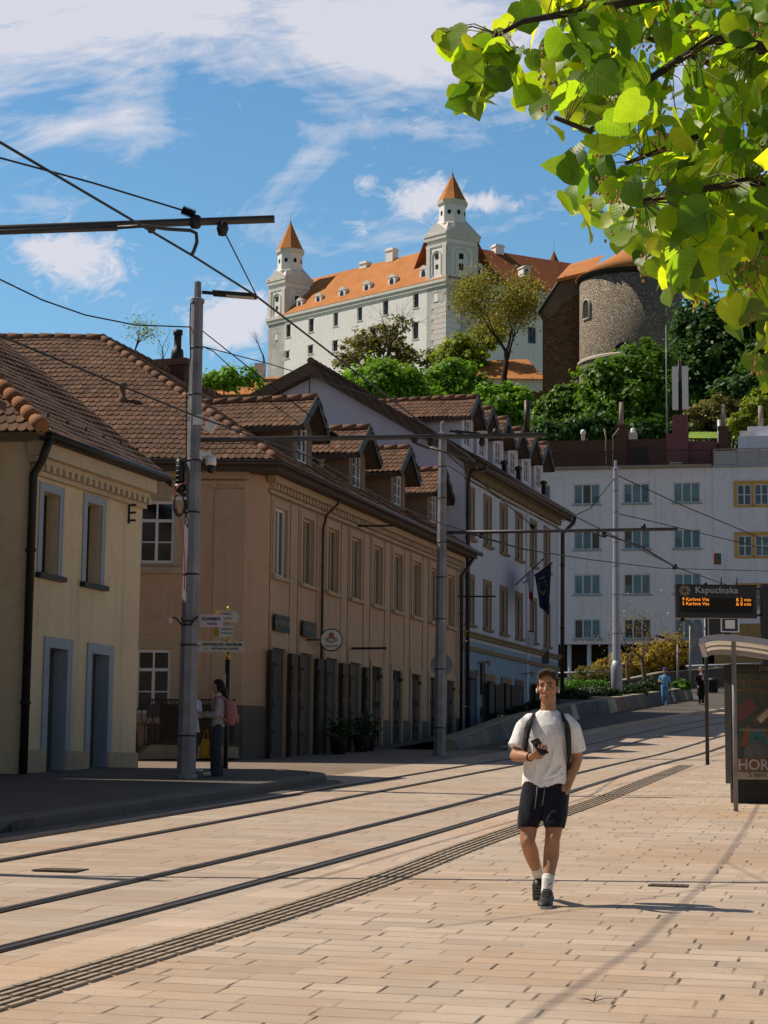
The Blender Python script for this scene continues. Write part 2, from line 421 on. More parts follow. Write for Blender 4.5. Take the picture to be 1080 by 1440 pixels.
M['peach'] = plaster('peach plaster', (0.475, 0.315, 0.215), 0.13, 0.4)
M['peach_trim'] = plaster('sand trim', (0.445, 0.325, 0.225), 0.12, 0.2)
M['grey_plinth'] = plaster('grey plinth', (0.13, 0.112, 0.098), 0.2, 0.4)
M['lilac'] = plaster('lilac gable plaster', (0.56, 0.56, 0.68), 0.07, 0.2, streak=False)
M['paleblue'] = plaster('pale blue plaster', (0.45, 0.48, 0.57), 0.1, 0.2)
M['midblue'] = plaster('blue ground floor plaster', (0.215, 0.30, 0.40), 0.12, 0.2)
M['sandstone'] = plaster('sandstone trim', (0.22, 0.165, 0.10), 0.15, 0.2)
M['grey_block'] = plaster('grey apartment render', (0.74, 0.725, 0.77), 0.10, 0.2)
M['grey_block2'] = plaster('blue grey apartment render', (0.70, 0.70, 0.77), 0.10, 0.2)
M['tan'] = plaster('tan base render', (0.36, 0.23, 0.10), 0.1, 0.2)
M['amber'] = plain('amber frame', (0.52, 0.29, 0.06), 0.7, var=0.1)
M['dark_void'] = plain('dark interior', (0.012, 0.010, 0.009), 0.9, var=0.2)
M['wood_dark'] = plain('dark brown timber', (0.032, 0.020, 0.013), 0.7, var=0.35, scale=9)
M['wood_warm'] = plain('warm brown timber', (0.052, 0.026, 0.014), 0.65, var=0.3, scale=9)
M['door_grey'] = plain('weathered grey door', (0.07, 0.06, 0.052), 0.8, var=0.25)
M['gutter'] = plain('brown sheet metal', (0.045, 0.028, 0.02), 0.5, 0.3, var=0.2)
M['gutter_dark'] = plain('dark sheet metal', (0.022, 0.02, 0.019), 0.55, 0.3, var=0.2)
M['white_frame'] = plain('white window paint', (0.62, 0.61, 0.63), 0.5, var=0.06)
M['glass'] = glass('window glass')
M['glass_blue'] = glass('sky reflecting glass', (0.025, 0.062, 0.085), 0.08, 0.9)  # blue base tint stands in for reflected sky
M['curtain'] = plain('pale curtain', (0.12, 0.22, 0.26), 0.3, var=0.2, scale=1.5)
M['blind'] = plain('drawn blind', (0.085, 0.072, 0.058), 0.6, var=0.15, scale=3)
M['tiles_brown'] = tile_mat('old brown roof tiles', [(0.095,0.050,0.032),(0.13,0.068,0.042),(0.17,0.085,0.052),(0.115,0.068,0.046),(0.21,0.105,0.062)])
M['tiles_dark'] = tile_mat('dark brown roof tiles', [(0.075,0.044,0.03),(0.11,0.065,0.042),(0.145,0.082,0.052)])
M['tiles_ridge'] = tile_mat('ridge tiles', [(0.15,0.076,0.05),(0.19,0.096,0.062),(0.225,0.115,0.074)])
M['tiles_orange'] = tile_mat('new orange ridge tiles', [(0.30,0.125,0.055),(0.34,0.15,0.065),(0.30,0.125,0.06)])  # more orange than the other ridge tiles
M['roof_under'] = plain('roof underlay', (0.07, 0.045, 0.033), 0.9, var=0.2)
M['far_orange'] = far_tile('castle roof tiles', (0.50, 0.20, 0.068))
M['far_shaded'] = far_tile('castle roof tiles in shade', (0.27, 0.085, 0.038))  # darker, redder copy: shade of the turned-away roof put into the colour
M['castle_white'] = plaster('castle whitewash', (0.93, 0.895, 0.89), 0.08, 0.2)
M['castle_trim'] = plaster('castle stone trim', (0.76, 0.72, 0.69), 0.1, 0.2)
M['rubble'] = rubble('bastion rubble', [(0.25,0.205,0.165),(0.33,0.27,0.215),(0.42,0.35,0.28),(0.31,0.25,0.20)], 2.6, bmp=1.0)
M['rubble_brown'] = rubble('brown rubble', [(0.14,0.08,0.042),(0.20,0.115,0.06),(0.27,0.155,0.08),(0.17,0.105,0.062)], 1.9, flat=2.6)
M['band'] = plaster('lime band', (0.5, 0.44, 0.37), 0.1, 0.2)
M['brick_brown'] = brickwall('brown brick', (0.10,0.040,0.026), (0.135,0.055,0.034), (0.06,0.045,0.038))
M['brick_purple'] = brickwall('purple red brick', (0.20,0.062,0.075), (0.25,0.08,0.09), (0.10,0.07,0.07))
M['pole'] = plain('grey pole paint', (0.215, 0.208, 0.225), 0.55, 0.15, var=0.3, scale=2.5, bmp=0.15)
M['pole_pale'] = plain('pale galvanised pole', (0.34, 0.34, 0.40), 0.5, 0.25, var=0.12, scale=2.5)
M['wire'] = plain('overhead wire', (0.012, 0.012, 0.015), 0.6, 0.3)
M['arm'] = plain('cantilever tube', (0.065, 0.06, 0.06), 0.5, 0.4, var=0.2)
M['black'] = plain('black plastic', (0.012, 0.012, 0.012), 0.45, var=0.3)
M['blackmat'] = plain('black fabric', (0.014, 0.013, 0.014), 0.9, var=0.3, scale=20)
M['offwhite'] = plain('off white enamel', (0.72, 0.70, 0.67), 0.4, var=0.05)
M['white'] = plain('white paint', (0.75, 0.74, 0.74), 0.5, var=0.04)
M['gold'] = plain('brass fitting', (0.42, 0.27, 0.08), 0.4, 0.6, var=0.15)
M['cream_sign'] = plain('cream sign face', (0.58, 0.53, 0.46), 0.5, var=0.05)
M['ink'] = plain('dark lettering', (0.02, 0.02, 0.03), 0.6)
M['navy_ink'] = plain('navy lettering', (0.02, 0.03, 0.11), 0.6)
M['pinksign'] = plain('faded pink sign', (0.58, 0.46, 0.50), 0.5)
M['red_cable'] = plain('red cable', (0.50, 0.04, 0.03), 0.5)
M['stone_pale'] = plaster('pale stone wall', (0.30, 0.25, 0.19), 0.2, 0.4)
# ---------------------------------------------------------------- camera, sun, sky
cam = bpy.data.cameras.new('camera'); camo = bpy.data.objects.new('camera', cam); COL.objects.link(camo)
cam.sensor_fit = 'VERTICAL'; cam.sensor_height = 36.0; cam.lens = F_PX/1440*36.0; cam.clip_start = 0.1; cam.clip_end = 20000
camo.matrix_world = Matrix((( _Rt.x, _Up.x, -_F.x, CAM.x), (_Rt.y, _Up.y, -_F.y, CAM.y), (_Rt.z, _Up.z, -_F.z, CAM.z), (0,0,0,1)))
SC.camera = camo
SUN_EL = R(50.3); SUN_AZ = Vector((-0.967, 0.252)).normalized()
to_sun = Vector((SUN_AZ.x*math.cos(SUN_EL), SUN_AZ.y*math.cos(SUN_EL), math.sin(SUN_EL)))
sun = bpy.data.lights.new('sun', 'SUN'); sun.energy = 4.5; sun.angle = R(0.53); sun.color = (1.0, 0.90, 0.74)
suno = bpy.data.objects.new('sun', sun); COL.objects.link(suno); suno.rotation_euler = to_sun.to_track_quat('Z', 'Y').to_euler(); suno.location = (-60, 20, 80)
SC.view_settings.view_transform = 'Standard'; SC.view_settings.look = 'None'; SC.view_settings.gamma = 1.0; SC.view_settings.exposure = 0.16
W = bpy.data.worlds.new('World'); SC.world = W; W.use_nodes = True
nt = W.node_tree; bg = nt.nodes['Background']
sky = N(nt, 'ShaderNodeTexSky', sky_type='NISHITA'); sky.sun_disc = False; sky.sun_elevation = SUN_EL
sky.sun_rotation = math.atan2(SUN_AZ.x, SUN_AZ.y); sky.altitude = 150; sky.air_density = 1.0; sky.dust_density = 0.25; sky.ozone_density = 1.3
hs = N(nt, 'ShaderNodeHueSaturation'); hs.inputs['Saturation'].default_value = 1.2; hs.inputs['Value'].default_value = 1.0
L(nt, sky.outputs[0], hs.inputs['Color'])
tc = N(nt, 'ShaderNodeTexCoord'); sep = N(nt, 'ShaderNodeSeparateXYZ'); L(nt, tc.outputs['Generated'], sep.inputs[0])
# clouds live on the sky's own directions: u = x / y and v = z / y in the sky ahead (|y| elsewhere)
yy = math_(nt, 'MAXIMUM', math_(nt, 'ABSOLUTE', sep.outputs[1]), 0.12)
uu = math_(nt, 'DIVIDE', sep.outputs[0], yy); vv = math_(nt, 'DIVIDE', sep.outputs[2], yy)
def cvec(su, sv, ang=0.0, off=0.0):
    c = N(nt, 'ShaderNodeCombineXYZ')
    ca, sa = math.cos(ang), math.sin(ang)
    u2 = math_(nt, 'ADD', math_(nt, 'MULTIPLY', uu, ca), math_(nt, 'MULTIPLY', vv, sa)); v2 = math_(nt, 'ADD', math_(nt, 'MULTIPLY', uu, -sa), math_(nt, 'MULTIPLY', vv, ca))
    L(nt, math_(nt, 'MULTIPLY', u2, su), c.inputs[0]); L(nt, math_(nt, 'MULTIPLY', v2, sv), c.inputs[1]); c.inputs[2].default_value = off
    return c.outputs[0]
def uv_of(px, py):
    d = ray(px, py); return d.x/d.y, d.z/d.y
n1 = noise(nt, cvec(6, 15, 0.18, 0.3), 1.0, 8, 0.62, 0.9)       # large wispy sheets
n2 = noise(nt, cvec(16, 60, 0.12, 1.7), 1.0, 6, 0.6, 1.2)       # fine fibres
n3 = noise(nt, cvec(48, 66, 0.1, 2.4), 1.0, 9, 0.68, 0.9)       # small puffs
def blob(px, py, rx, ry):
    u0, v0 = uv_of(px, py)
    a = math_(nt, 'DIVIDE', math_(nt, 'SUBTRACT', uu, u0), rx/F_PX); b = math_(nt, 'DIVIDE', math_(nt, 'SUBTRACT', vv, v0), ry/F_PX)
    q = math_(nt, 'ADD', math_(nt, 'MULTIPLY', a, a), math_(nt, 'MULTIPLY', b, b))
    return math_(nt, 'POWER', 2.718, math_(nt, 'MULTIPLY', q, -1.0))
v_lo = uv_of(540, 330)[1]; v_hi = uv_of(540, 30)[1]
el = math_(nt, 'DIVIDE', math_(nt, 'SUBTRACT', vv, v_lo), v_hi - v_lo)       # 0 low .. 1 at the top of the view
sheet = math_(nt, 'ADD', math_(nt, 'MULTIPLY', n1, 1.75), math_(nt, 'MULTIPLY', n2, 0.55))
el_c = math_(nt, 'MINIMUM', math_(nt, 'MAXIMUM', el, -0.6), 1.1)
sheet = math_(nt, 'ADD', sheet, math_(nt, 'MULTIPLY', math_(nt, 'SUBTRACT', el_c, 1.78), 0.34))
for px, py, rx, ry, k in ((330,150,330,40,-0.16),(560,225,330,70,-0.22),(150,250,200,50,-0.10),(150,170,260,40,0.16),(120,60,320,70,0.10),(420,60,260,60,0.06),(640,60,260,60,0.05),(540,180,110,18,0.10)):
    sheet = math_(nt, 'ADD', sheet, math_(nt, 'MULTIPLY', blob(px, py, rx, ry), k))
c1 = ramp(nt, sheet, [(0.63, 0.0), (0.86, 0.5), (1.22, 0.84)])
puff = None
for px, py, rx, ry, k in ((118,365,75,50,1),(60,350,50,20,.6),(345,440,75,45,1),(310,470,45,30,.8),(596,280,48,34,1.0),(685,285,70,15,.95),(505,255,26,18,.6),(510,320,30,22,.6),(560,170,90,22,.5),(720,40,200,60,.7)):
    q = math_(nt, 'MULTIPLY', blob(px, py, rx, ry), k); puff = q if puff is None else math_(nt, 'ADD', puff, q)
pf = math_(nt, 'ADD', math_(nt, 'MULTIPLY', puff, 0.46), math_(nt, 'MULTIPLY', n3, 1.15))
c2 = ramp(nt, pf, [(0.72, 0.0), (1.15, 0.85)])
cl = math_(nt, 'MAXIMUM', c1, c2)
ahead = ramp(nt, sep.outputs[1], [(0.35, 0.0), (0.80, 1.0)]); cl = math_(nt, 'MULTIPLY', cl, ahead)
haz = ramp(nt, vv, [(0.0, 0.55), (0.25, 0.0)])
blue = mix(nt, ahead, mix(nt, 1.0, hs.outputs[0], ramp(nt, sep.outputs[2], [(0.08,(.98,.95,.92)),(0.55,(.44,.42,.40))]), 'MULTIPLY'), mix(nt, 1.0, hs.outputs[0], (1.27,1.46,1.38), 'MULTIPLY'))   # sky brightened ahead, dimmed behind and overhead to cut the fill light
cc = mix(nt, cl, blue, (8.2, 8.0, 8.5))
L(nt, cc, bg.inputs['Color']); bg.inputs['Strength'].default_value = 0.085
SKY_NODES = (sky, hs, bg)
# ---------------------------------------------------------------- ground, road, rails
def spl(xs, ys):
    xs = np.array(xs, float); ys = np.array(ys, float)
    d = np.gradient(ys, xs)
    def f(x):
        if x <= xs[0]: return float(ys[0] + (x-xs[0])*d[0])
        if x >= xs[-1]: return float(ys[-1] + (x-xs[-1])*d[-1])
        i = int(np.searchsorted(xs, x, side='right')-1); h = xs[i+1]-xs[i]; t = (x-xs[i])/h
        return float((2*t**3-3*t**2+1)*ys[i] + (t**3-2*t**2+t)*h*d[i] + (-2*t**3+3*t**2)*ys[i+1] + (t**3-t**2)*h*d[i+1])
    return f
c1 = spl([-12,0,8,12,16,20,25,30,35,40,45,50,55,60,70,80,95,110], [-11.4,-6.95,-4.2,-2.85,-1.64,-0.5,0.85,2.14,3.42,4.7,6.03,7.45,9.0,10.7,14.8,19.6,27.8,36.5])
c2 = lambda y: c1(y) - 3.0
TLx = spl([-12,0,9.76,15.95,20.26,25.38,29.36,36,44.2], [-9.2,-5.1,-1.88,0.0,1.07,2.42,3.47,5.1,7.12])
TUx = lambda y: TLx(y) - 0.37
kerbx = lambda y: c2(y) - 1.12
def tang(fx, y):
    t = Vector((fx(y+0.5)-fx(y-0.5), 1.0, 0)).normalized(); return t
def sheet(name, y0, y1, xl, xr, lift, mat, nx=1, kind='structure', parent=None):
    ys = [y0] + [float(k) for k in range(math.ceil(y0+1e-6), math.floor(y1-1e-6)+1)] + [y1]
    mb = MB(); vs = []
    for y in ys:
        a, b = xl(y), xr(y)
        for i in range(nx+1): vs.append((a+(b-a)*i/nx, y, gz(y)+lift))
    w = nx+1
    fs = [(r*w+i, r*w+i+1, (r+1)*w+i+1, (r+1)*w+i) for r in range(len(ys)-1) for i in range(nx)]
    mb.add(vs, fs); o = mb.build(name, mat, parent)
    if kind: o['kind'] = kind
    return o
K = lambda v: (lambda y: v)

def sstep(a, b, x):
    t = min(1.0, max(0.0, (x-a)/(b-a))); return t*t*(3-2*t)
def hill(x, y):
    h = gz(min(y, 118))
    if y <= 128: return h
    s = sstep(128, 345, y) * 0.85 + 0.15*min(1, (y-128)/217)
    lat = sstep(-190, -60, x) * (1 - 0.8*sstep(140, 420, x))
    back = 1 - sstep(520, 900, y)
    return h + 58.0*s*lat*back + 1.2*math.sin(x*0.11+y*0.07)*sstep(140,180,y)
ys = [-60,-40,-25] + list(range(-12, 129)) + [132,136,141,147,154,162,171,181,192,204,217,231,246,262,279,297,316,336,357,380,405,440,480,540,620,720,850,1000,1400,2200,4000,7000]
xs = [-5000,-2200,-900,-420,-260,-190,-150,-120,-95,-75,-58,-44,-32,-22,-14,-8,-3,2,8,14,21,29,38,48,60,74,90,108,130,160,200,260,360,520,900,2200,5000]
mb = MB(); vs = [(x, y, (gz(y) if y <= 128 else hill(x, y)) - 0.0) for y in ys for x in xs]; w = len(xs)
mb.add(vs, [(r*w+i, r*w+i+1, (r+1)*w+i+1, (r+1)*w+i) for r in range(len(ys)-1) for i in range(w-1)])
g = mb.build('ground', M['earth']); struct(g)

sheet('road', -12, 108, lambda y: min(c2(y)-2.6, -8 if y < 40 else 99) if y < 36 else c2(y)-1.9, lambda y: c1(y)+(1.0 if y < 44 else 4.5), 0.004, M['trackbed'])
sheet('platform_edge', -12, 44.2, lambda y: TUx(y)-0.5, TUx, 0.008, M['edge_slab'])
sheet('platform', -12, 44.2, TLx, K(40), 0.008, M['platform'])
sheet('crossing', 44.2, 108, lambda y: c1(y)+4.5, lambda y: c1(y)+40, 0.004, M['trackbed'])
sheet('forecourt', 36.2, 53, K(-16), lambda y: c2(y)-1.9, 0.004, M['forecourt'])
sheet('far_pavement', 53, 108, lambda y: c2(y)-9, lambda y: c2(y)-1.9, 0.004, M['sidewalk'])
# raised pavement on the left, its kerb and gutter
PV = 0.15
def kend(y):    # kerb line rounding off at its far end
    return kerbx(y) - (0.0 if y < 33.6 else 1.6*((y-33.6)/2.6)**2.2)
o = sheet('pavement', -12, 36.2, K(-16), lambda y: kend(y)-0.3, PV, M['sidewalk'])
mb = MB(); ysk = [-12+i*0.5 for i in range(97)]
pts = [(kend(y), y, gz(y)) for y in ysk if y <= 36.2]
vs = []
for x, y, z in pts: vs += [(x-0.3, y, z+PV), (x-0.03, y, z+PV+0.004), (x, y, z+PV-0.03), (x+0.012, y, z)]
fs = [(i*4+j, i*4+j+1, (i+1)*4+j+1, (i+1)*4+j) for i in range(len(pts)-1) for j in range(3)]
mb.add(vs, fs); mb.poly([(kend(36.2), 36.2, gz(36.2)), (-16, 36.2, gz(36.2)), (-16, 36.2, gz(36.2)+PV), (kend(36.2), 36.2, gz(36.2)+PV)])
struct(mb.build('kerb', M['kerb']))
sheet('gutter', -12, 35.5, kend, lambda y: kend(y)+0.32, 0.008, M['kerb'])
# far kerb, right of the planter pavement
mb = MB(); pts = [(c2(y)-1.9, y, gz(y)) for y in range(53, 109)]; vs = []
for x, y, z in pts: vs += [(x-0.22, y, z+0.11), (x, y, z+0.11), (x, y, z)]
mb.add(vs, [(i*3+j, i*3+j+1, (i+1)*3+j+1, (i+1)*3+j) for i in range(len(pts)-1) for j in range(2)])
struct(mb.build('far_kerb', M['edge_slab']))

# grooved rails, each a thing of its own
def rail(fx, side, label):
    root = None; yr = [-12] + [k*0.5 for k in range(-23, 216)]
    def strip(off0, off1, lift, step=0.0):
        mb = MB(); vs = []
        for y in yr:
            t = tang(fx, y); n = Vector((t.y, -t.x, 0)); b = Vector((fx(y), y, 0))
            for o_ in (off0, off1):
                p = b + n*o_; vs.append((p.x, p.y, gz(p.y)+lift))
        mb.add(vs, [(2*i, 2*i+1, 2*i+3, 2*i+2) for i in range(len(yr)-1)]); return mb
    s = 0.5*side
    root = strip(s-0.07, s+0.07, 0.012).build('tram_rail', M['groove'])
    tag(root, label, 'tram rail', 'grooved tram rails in the street')
    a, b = (s-0.05, s+0.012) if side < 0 else (s-0.012, s+0.05)
    strip(a, b, 0.018).build('rail_head', M['steel'], root)
    a, b = (s+0.045, s+0.062) if side < 0 else (s-0.062, s-0.045)
    strip(a, b, 0.018).build('rail_lip', M['steel'], root)
rail(c1, 1, 'tram rail nearest the platform, running closest to the tactile strip')
rail(c1, -1, 'second tram rail from the platform, paired with the nearest one')
rail(c2, 1, 'third tram rail from the platform, inner rail of the far track')
rail(c2, -1, 'farthest tram rail from the platform, along the shaded kerb')

# tactile strip: pale band with dark grooves and short raised ribs
o = sheet('tactile_strip', -12, 44.2, TUx, TLx, 0.010, M['tactile'], kind=None)
tag(o, 'ribbed tactile warning strip running along the platform edge', 'tactile strip')
gr = MB(); rb = MB(); y = -4.0
while y < 44.0:
    t = tang(TLx, y); n = Vector((t.y, -t.x, 0)); base = Vector((TUx(y), y, 0)); L_ = 0.30
    for k in range(5):
        for (o0, o1, store, h) in ((0.030+k*0.07, 0.054+k*0.07, gr, 0.014), ):
            a = base + n*o0; b = base + n*o1; c = b + t*L_*0.78; d = a + t*L_*0.78
            store.poly([(q.x, q.y, gz(q.y)+h) for q in (a, b, c, d)])
    for k in range(5):
        a = base + n*(0.058+k*0.07); b = base + n*(0.088+k*0.07); c = b + t*L_*0.9; d = a + t*L_*0.9
        rb.extrude([(q.x, q.y, gz(q.y)+0.008) for q in (a, b, c, d)], (0,0,0.016))
    y += L_*t.y
stuff(gr.build('groove', M['groove'], o)); stuff(rb.build('rib', M['tactile'], o))

# drain grates and litter on the paving
def grate(px, py, w, d, label):
    p = gp(px, py); r = thing('drain_grate', label, 'drain grate', (p.x, p.y, p.z+0.006), -STREET, 'drain grates in the paving')
    mb = MB(); mb.frame(-w/2, w/2, -d/2, d/2, 0.03, 0, 0.012)
    f = MB(); f.box(-w/2,w/2,-d/2,-d/2+.03,0,.012); f.box(-w/2,w/2,d/2-.03,d/2,0,.012); f.box(-w/2,-w/2+.03,-d/2+.03,d/2-.03,0,.012); f.box(w/2-.03,w/2,-d/2+.03,d/2-.03,0,.012); f.build('frame', M['iron'], r)
    b = MB(); k = int(w/0.06)
    for i in range(k):
        x = -w/2+.04+i*(w-.08)/k; b.box(x, x+.040, -d/2+.03, d/2-.03, 0.0, .010)
    b.build('bar', M['iron'], r)
    MB().poly([(-w/2,-d/2,-.002),(w/2,-d/2,-.002),(w/2,d/2,-.002),(-w/2,d/2,-.002)]).build('pit', M['dark_void'], r)
grate(85, 1225, 0.40, 0.34, 'square iron drain grate in the far track bed')
grate(940, 1247, 0.32, 0.24, 'small iron drain grate in the sunny platform paving')
p = gp(835, 1412); mb = MB()
for a, l, h in ((0.2,0.12,0.015),(2.6,0.10,0.012),(1.2,0.06,0.05),(3.5,0.08,0.008),(0.8,0.06,0.03)):
    q = Vector((0,0,0.006)); d = Vector((math.cos(a), math.sin(a)*0.6, h/l))
    mb.tube([q, q+d*l*0.5+Vector((0,0,0.008)), q+d*l], [0.003,0.002,0.001], 5)
tag(mb.build('twig', M['wood_warm'], None, (p.x, p.y, p.z+0.008)), 'dry forked twig lying on the platform paving', 'twig')
# ---------------------------------------------------------------- roofs and old houses
def tiles(mb, O, U, V, poly, tw=0.18, ex=0.26, th=0.018, lift=0.0, s0=None):
    """overlapping plain tiles with rounded lower ends on the roof plane O + U s + V t, inside the (s, t) polygon"""
    U = Vector(U).normalized(); V = Vector(V).normalized(); Nn = U.cross(V); O = Vector(O)
    smin = min(p[0] for p in poly); smax = max(p[0] for p in poly); tmin = min(p[1] for p in poly); tmax = max(p[1] for p in poly)
    r = 0; t = tmin
    prof = [(-.5,.09),(-.36,.03),(-.14,0.0),(.14,0.0),(.36,.03),(.5,.09)]
    while t < tmax:
        s = smin - (tw/2 if r % 2 else 0)
        while s < smax + tw:
            if point_in(poly, s, t + ex*0.6):
                j = random.uniform(-0.008, 0.008); sag = .022*math.sin(s*.85+t*.6+O.x) + .012*math.sin(s*2.3+t*1.1); rt_ = random.uniform(-.012,.012); top = t + ex*1.25; g = tw*0.97
                lo = [O + U*(s+a*g) + V*(t+b*ex/0.26*1.0+j) + Nn*(lift+th*2.1+j*0.6+sag) + V*(a*rt_) for a, b in prof]
                lo2 = [q - Nn*th for q in lo]
                hi = [O + U*(s+0.5*g) + V*top + Nn*(lift+th*0.9+sag), O + U*(s-0.5*g) + V*top + Nn*(lift+th*0.9+sag)]
                b0 = len(mb.v); mb.v.extend([tuple(q) for q in lo + hi + lo2])
                mb.f.append([b0+i for i in range(8)]); mb.m.append(0); mb.sm.append(False)
                for i in range(5): mb.f.append([b0+i+1, b0+i, b0+8+i, b0+9+i]); mb.m.append(0); mb.sm.append(False)
            s += tw
        t += ex; r += 1
    return mb
def ridge_tiles(mb, a, b, r=0.11, ln=0.38, lift=0.02):
    a = Vector(a); b = Vector(b); d = b-a; n = max(1, int(d.length/ln)); 
    for i in range(n):
        p = a + d*(i/n); q = a + d*((i+1.12)/n)
        j = Vector((0,0,lift+random.uniform(-.006,.006)))
        mb.tube([p+j+Vector((0,0,.02)), q+j], [r*1.05, r*0.9], 10)
    return mb
def window_part(parent, u, z0, w, h, y=0.12, sash='cross', casing=None, cw=0.14, frame=None, pane=None, sill=True, sillmat=None, proud=0.05, name='window', hood=False):
    """window: casing (own mesh) with frame, pane and sill as sub-parts; origin at the opening's lower middle"""
    mb = MB()
    if casing:
        c = cw; mb.box(-w/2-c, -w/2, -proud, 0.0, 0, h); mb.box(w/2, w/2+c, -proud, 0.0, 0, h); mb.box(-w/2-c, w/2+c, -proud-0.004, 0.0, h, h+c)
        if hood: mb.box(-w/2-c-.05, w/2+c+.05, -proud-.06, 0.0, h+c, h+c+.07)
        if not sill: mb.box(-w/2-c, w/2+c, -proud-0.004, 0.0, -c, 0)
        root = mb.build(name, M[casing], parent, (u, 0, z0))
    else:
        mb.box(-w/2+.004, w/2-.004, y+.07, y+.10, .004, h-.004); root = mb.build(name, M['dark_void'], parent, (u, 0, z0))
    f = MB(); fr = 0.07
    f.frame(-w/2+.002, w/2-.002, 0.002, h-.002, fr, y-.03, y+.03)
    if sash == 'cross':
        f.box(-w/2+fr, w/2-fr, y-.034, y+.026, h*0.66, h*0.66+.07); f.box(-.035, .035, y-.036, y+.024, fr, h*0.66); f.box(-.02, .02, y-.036, y+.024, h*.66+.07, h-fr)
        f.box(-w/2+fr, -.035, y-.03, y+.02, h*.33, h*.33+.03); f.box(.035, w/2-fr, y-.03, y+.02, h*.33, h*.33+.03)
    elif sash == 'two':
        f.box(-.03, .03, y-.034, y+.026, fr, h-fr)
        for k in (1, 2): f.box(-w/2+fr, -.03, y-.03, y+.02, h*k/3-.012, h*k/3+.012); f.box(.03, w/2-fr, y-.03, y+.02, h*k/3-.012, h*k/3+.012)
    elif sash == 'three':
        for k in (-1, 1): f.box(k*w/6-.045, k*w/6+.045, y-.034, y+.026, fr, h-fr)
    elif sash == 'plain2':
        f.box(-.03, .03, y-.034, y+.026, fr, h-fr)
    f.build('frame', M[frame or 'white_frame'], root)
    p = MB(); p.poly([(-w/2+.01, y+.012, .01), (w/2-.01, y+.012, .01), (w/2-.01, y+.012, h-.01), (-w/2+.01, y+.012, h-.01)]); p.build('pane', M[pane or 'glass'], root)
    if sill:
        s = MB(); s.box(-w/2-cw-.04, w/2+cw+.04, -proud-.09, 0.0, -.09, 0.0); s.build('sill', M[sillmat or casing or 'white_frame'], root)
    return root
def dentils(mb, x0, x1, y, z0, h, d, pitch, w, m=0):
    n = int((x1-x0)/pitch)
    for i in range(n+1):
        x = x0 + i*(x1-x0)/n - w/2; mb.box(x, x+w, y-d, y, z0, z0+h, m)
def downpipe(parent, pts, r, mat='gutter', clips=True):
    mb = MB(); mb.tube(pts, r, 10)
    if clips:
        a, b = Vector(pts[-2]), Vector(pts[-1]); n = max(2, int((b-a).length/2))
        for i in range(n):
            c = a + (b-a)*((i+.5)/n); mb.lathe([(r*1.25, -.03), (r*1.25, .03)], c, 10)
    return mb.build('downpipe', M[mat], parent)

# ================================================================ house 1: ochre house, near left
f1 = Frame(at(190, 1071, 37.5), math.atan2(1, 0.32)); f1.o.z = 1.72
h1 = thing('corner_house', 'ochre plaster house with two narrow upper windows and two pale blue framed doors', 'house', f1.o, f1.ang)
Lh = 4.66; EZ = 5.55
ops = [(-4.12,-3.50,3.30,4.76),(-2.40,-1.78,3.30,4.80),(-3.72,-3.02,-0.25,2.02),(-2.03,-1.32,-0.25,2.02)]
mb = MB(); mb.wall(-Lh, 0, -0.8, EZ, ops, 0.34)
mb.poly([(0,0,-.8),(0,9,-.8),(0,9,EZ),(0,4.9,EZ+4.0),(0,0,EZ)])
# the wall that turns away at the near corner, facing down the street
lx, ly = f1.loc(f1.w(-Lh,0,0) + Vector((-7, 0.6, 0)))[:2]
mb.poly([(-Lh,0,-.8),(-Lh,0,EZ),(lx,ly,EZ),(lx,ly,-.8)]); mb.poly([(0,9,-.8),(lx,ly,-.8),(lx,ly,EZ),(0,9,EZ)])
mb.build('wall', M['ochre'], h1)
mb = MB(); mb.box(-1.28, 0.03, -0.05, 0.0, -0.8, 0.22); mb.box(-2.98, -2.07, -0.05, 0.0, -0.8, 0.22); mb.box(-Lh-.02, -3.76, -0.05, 0.0, -0.8, 0.22); mb.build('plinth', M['ochre_low'], h1, split=True)
for a, b, c, d in ops[:2]:
    w = window_part(h1, (a+b)/2, c, b-a, d-c, 0.27, 'plain2', 'bluewhite', 0.15, 'wood_dark', 'glass', True, 'gutter_dark', 0.025)
for a, b, c, d in ops[2:]:
    r = MB(); cw = .19; r.box(a-cw, a, -.03, 0, c, d); r.box(b, b+cw, -.03, 0, c, d); r.box(a-cw, b+cw, -.034, 0, d, d+cw); rt = r.build('door_surround', M['bluewhite'], h1)
    q = MB(); q.box(a+.002, b-.002, .25, .30, c, d-.01); q.box(a+.06, (a+b)/2-.03, .24, .25, c+.35, d-.2); q.box((a+b)/2+.03, b-.06, .24, .25, c+.35, d-.2); q.build('door', M['door_grey'], rt)
    rv = MB(); rv.poly([(a+.003,0.0,c),(a+.003,.25,c),(a+.003,.25,d),(a+.003,0.0,d)]); rv.poly([(b-.003,0.0,c),(b-.003,0.0,d),(b-.003,.25,d),(b-.003,.25,c)]); rv.poly([(a,0,d-.003),(b,0,d-.003),(b,.25,d-.003),(a,.25,d-.003)]); rv.build('reveal', M['bluewhite'], rt)
mb = MB()
for k, (o_, z, h) in enumerate(((0.10, EZ-.56, .08), (0.16, EZ-.36, .10), (0.30, EZ-.26, .26))): mb.box(-Lh-o_*.3, 0.02, -o_, 0.0, z, z+h)
dentils(mb, -Lh+.1, -0.05, -0.10, EZ-.48, .12, .10, .235, .12); mb.build('cornice', M['cream_trim'], h1)
mb = MB(); mb.tube([(-Lh-.25,-.48,EZ+.06),(0.18,-.48,EZ+.06)], .075, 8); mb.box(-Lh-.2,.16,-.44,-.28,EZ-.01,EZ+.05); mb.build('gutter', M['gutter_dark'], h1)
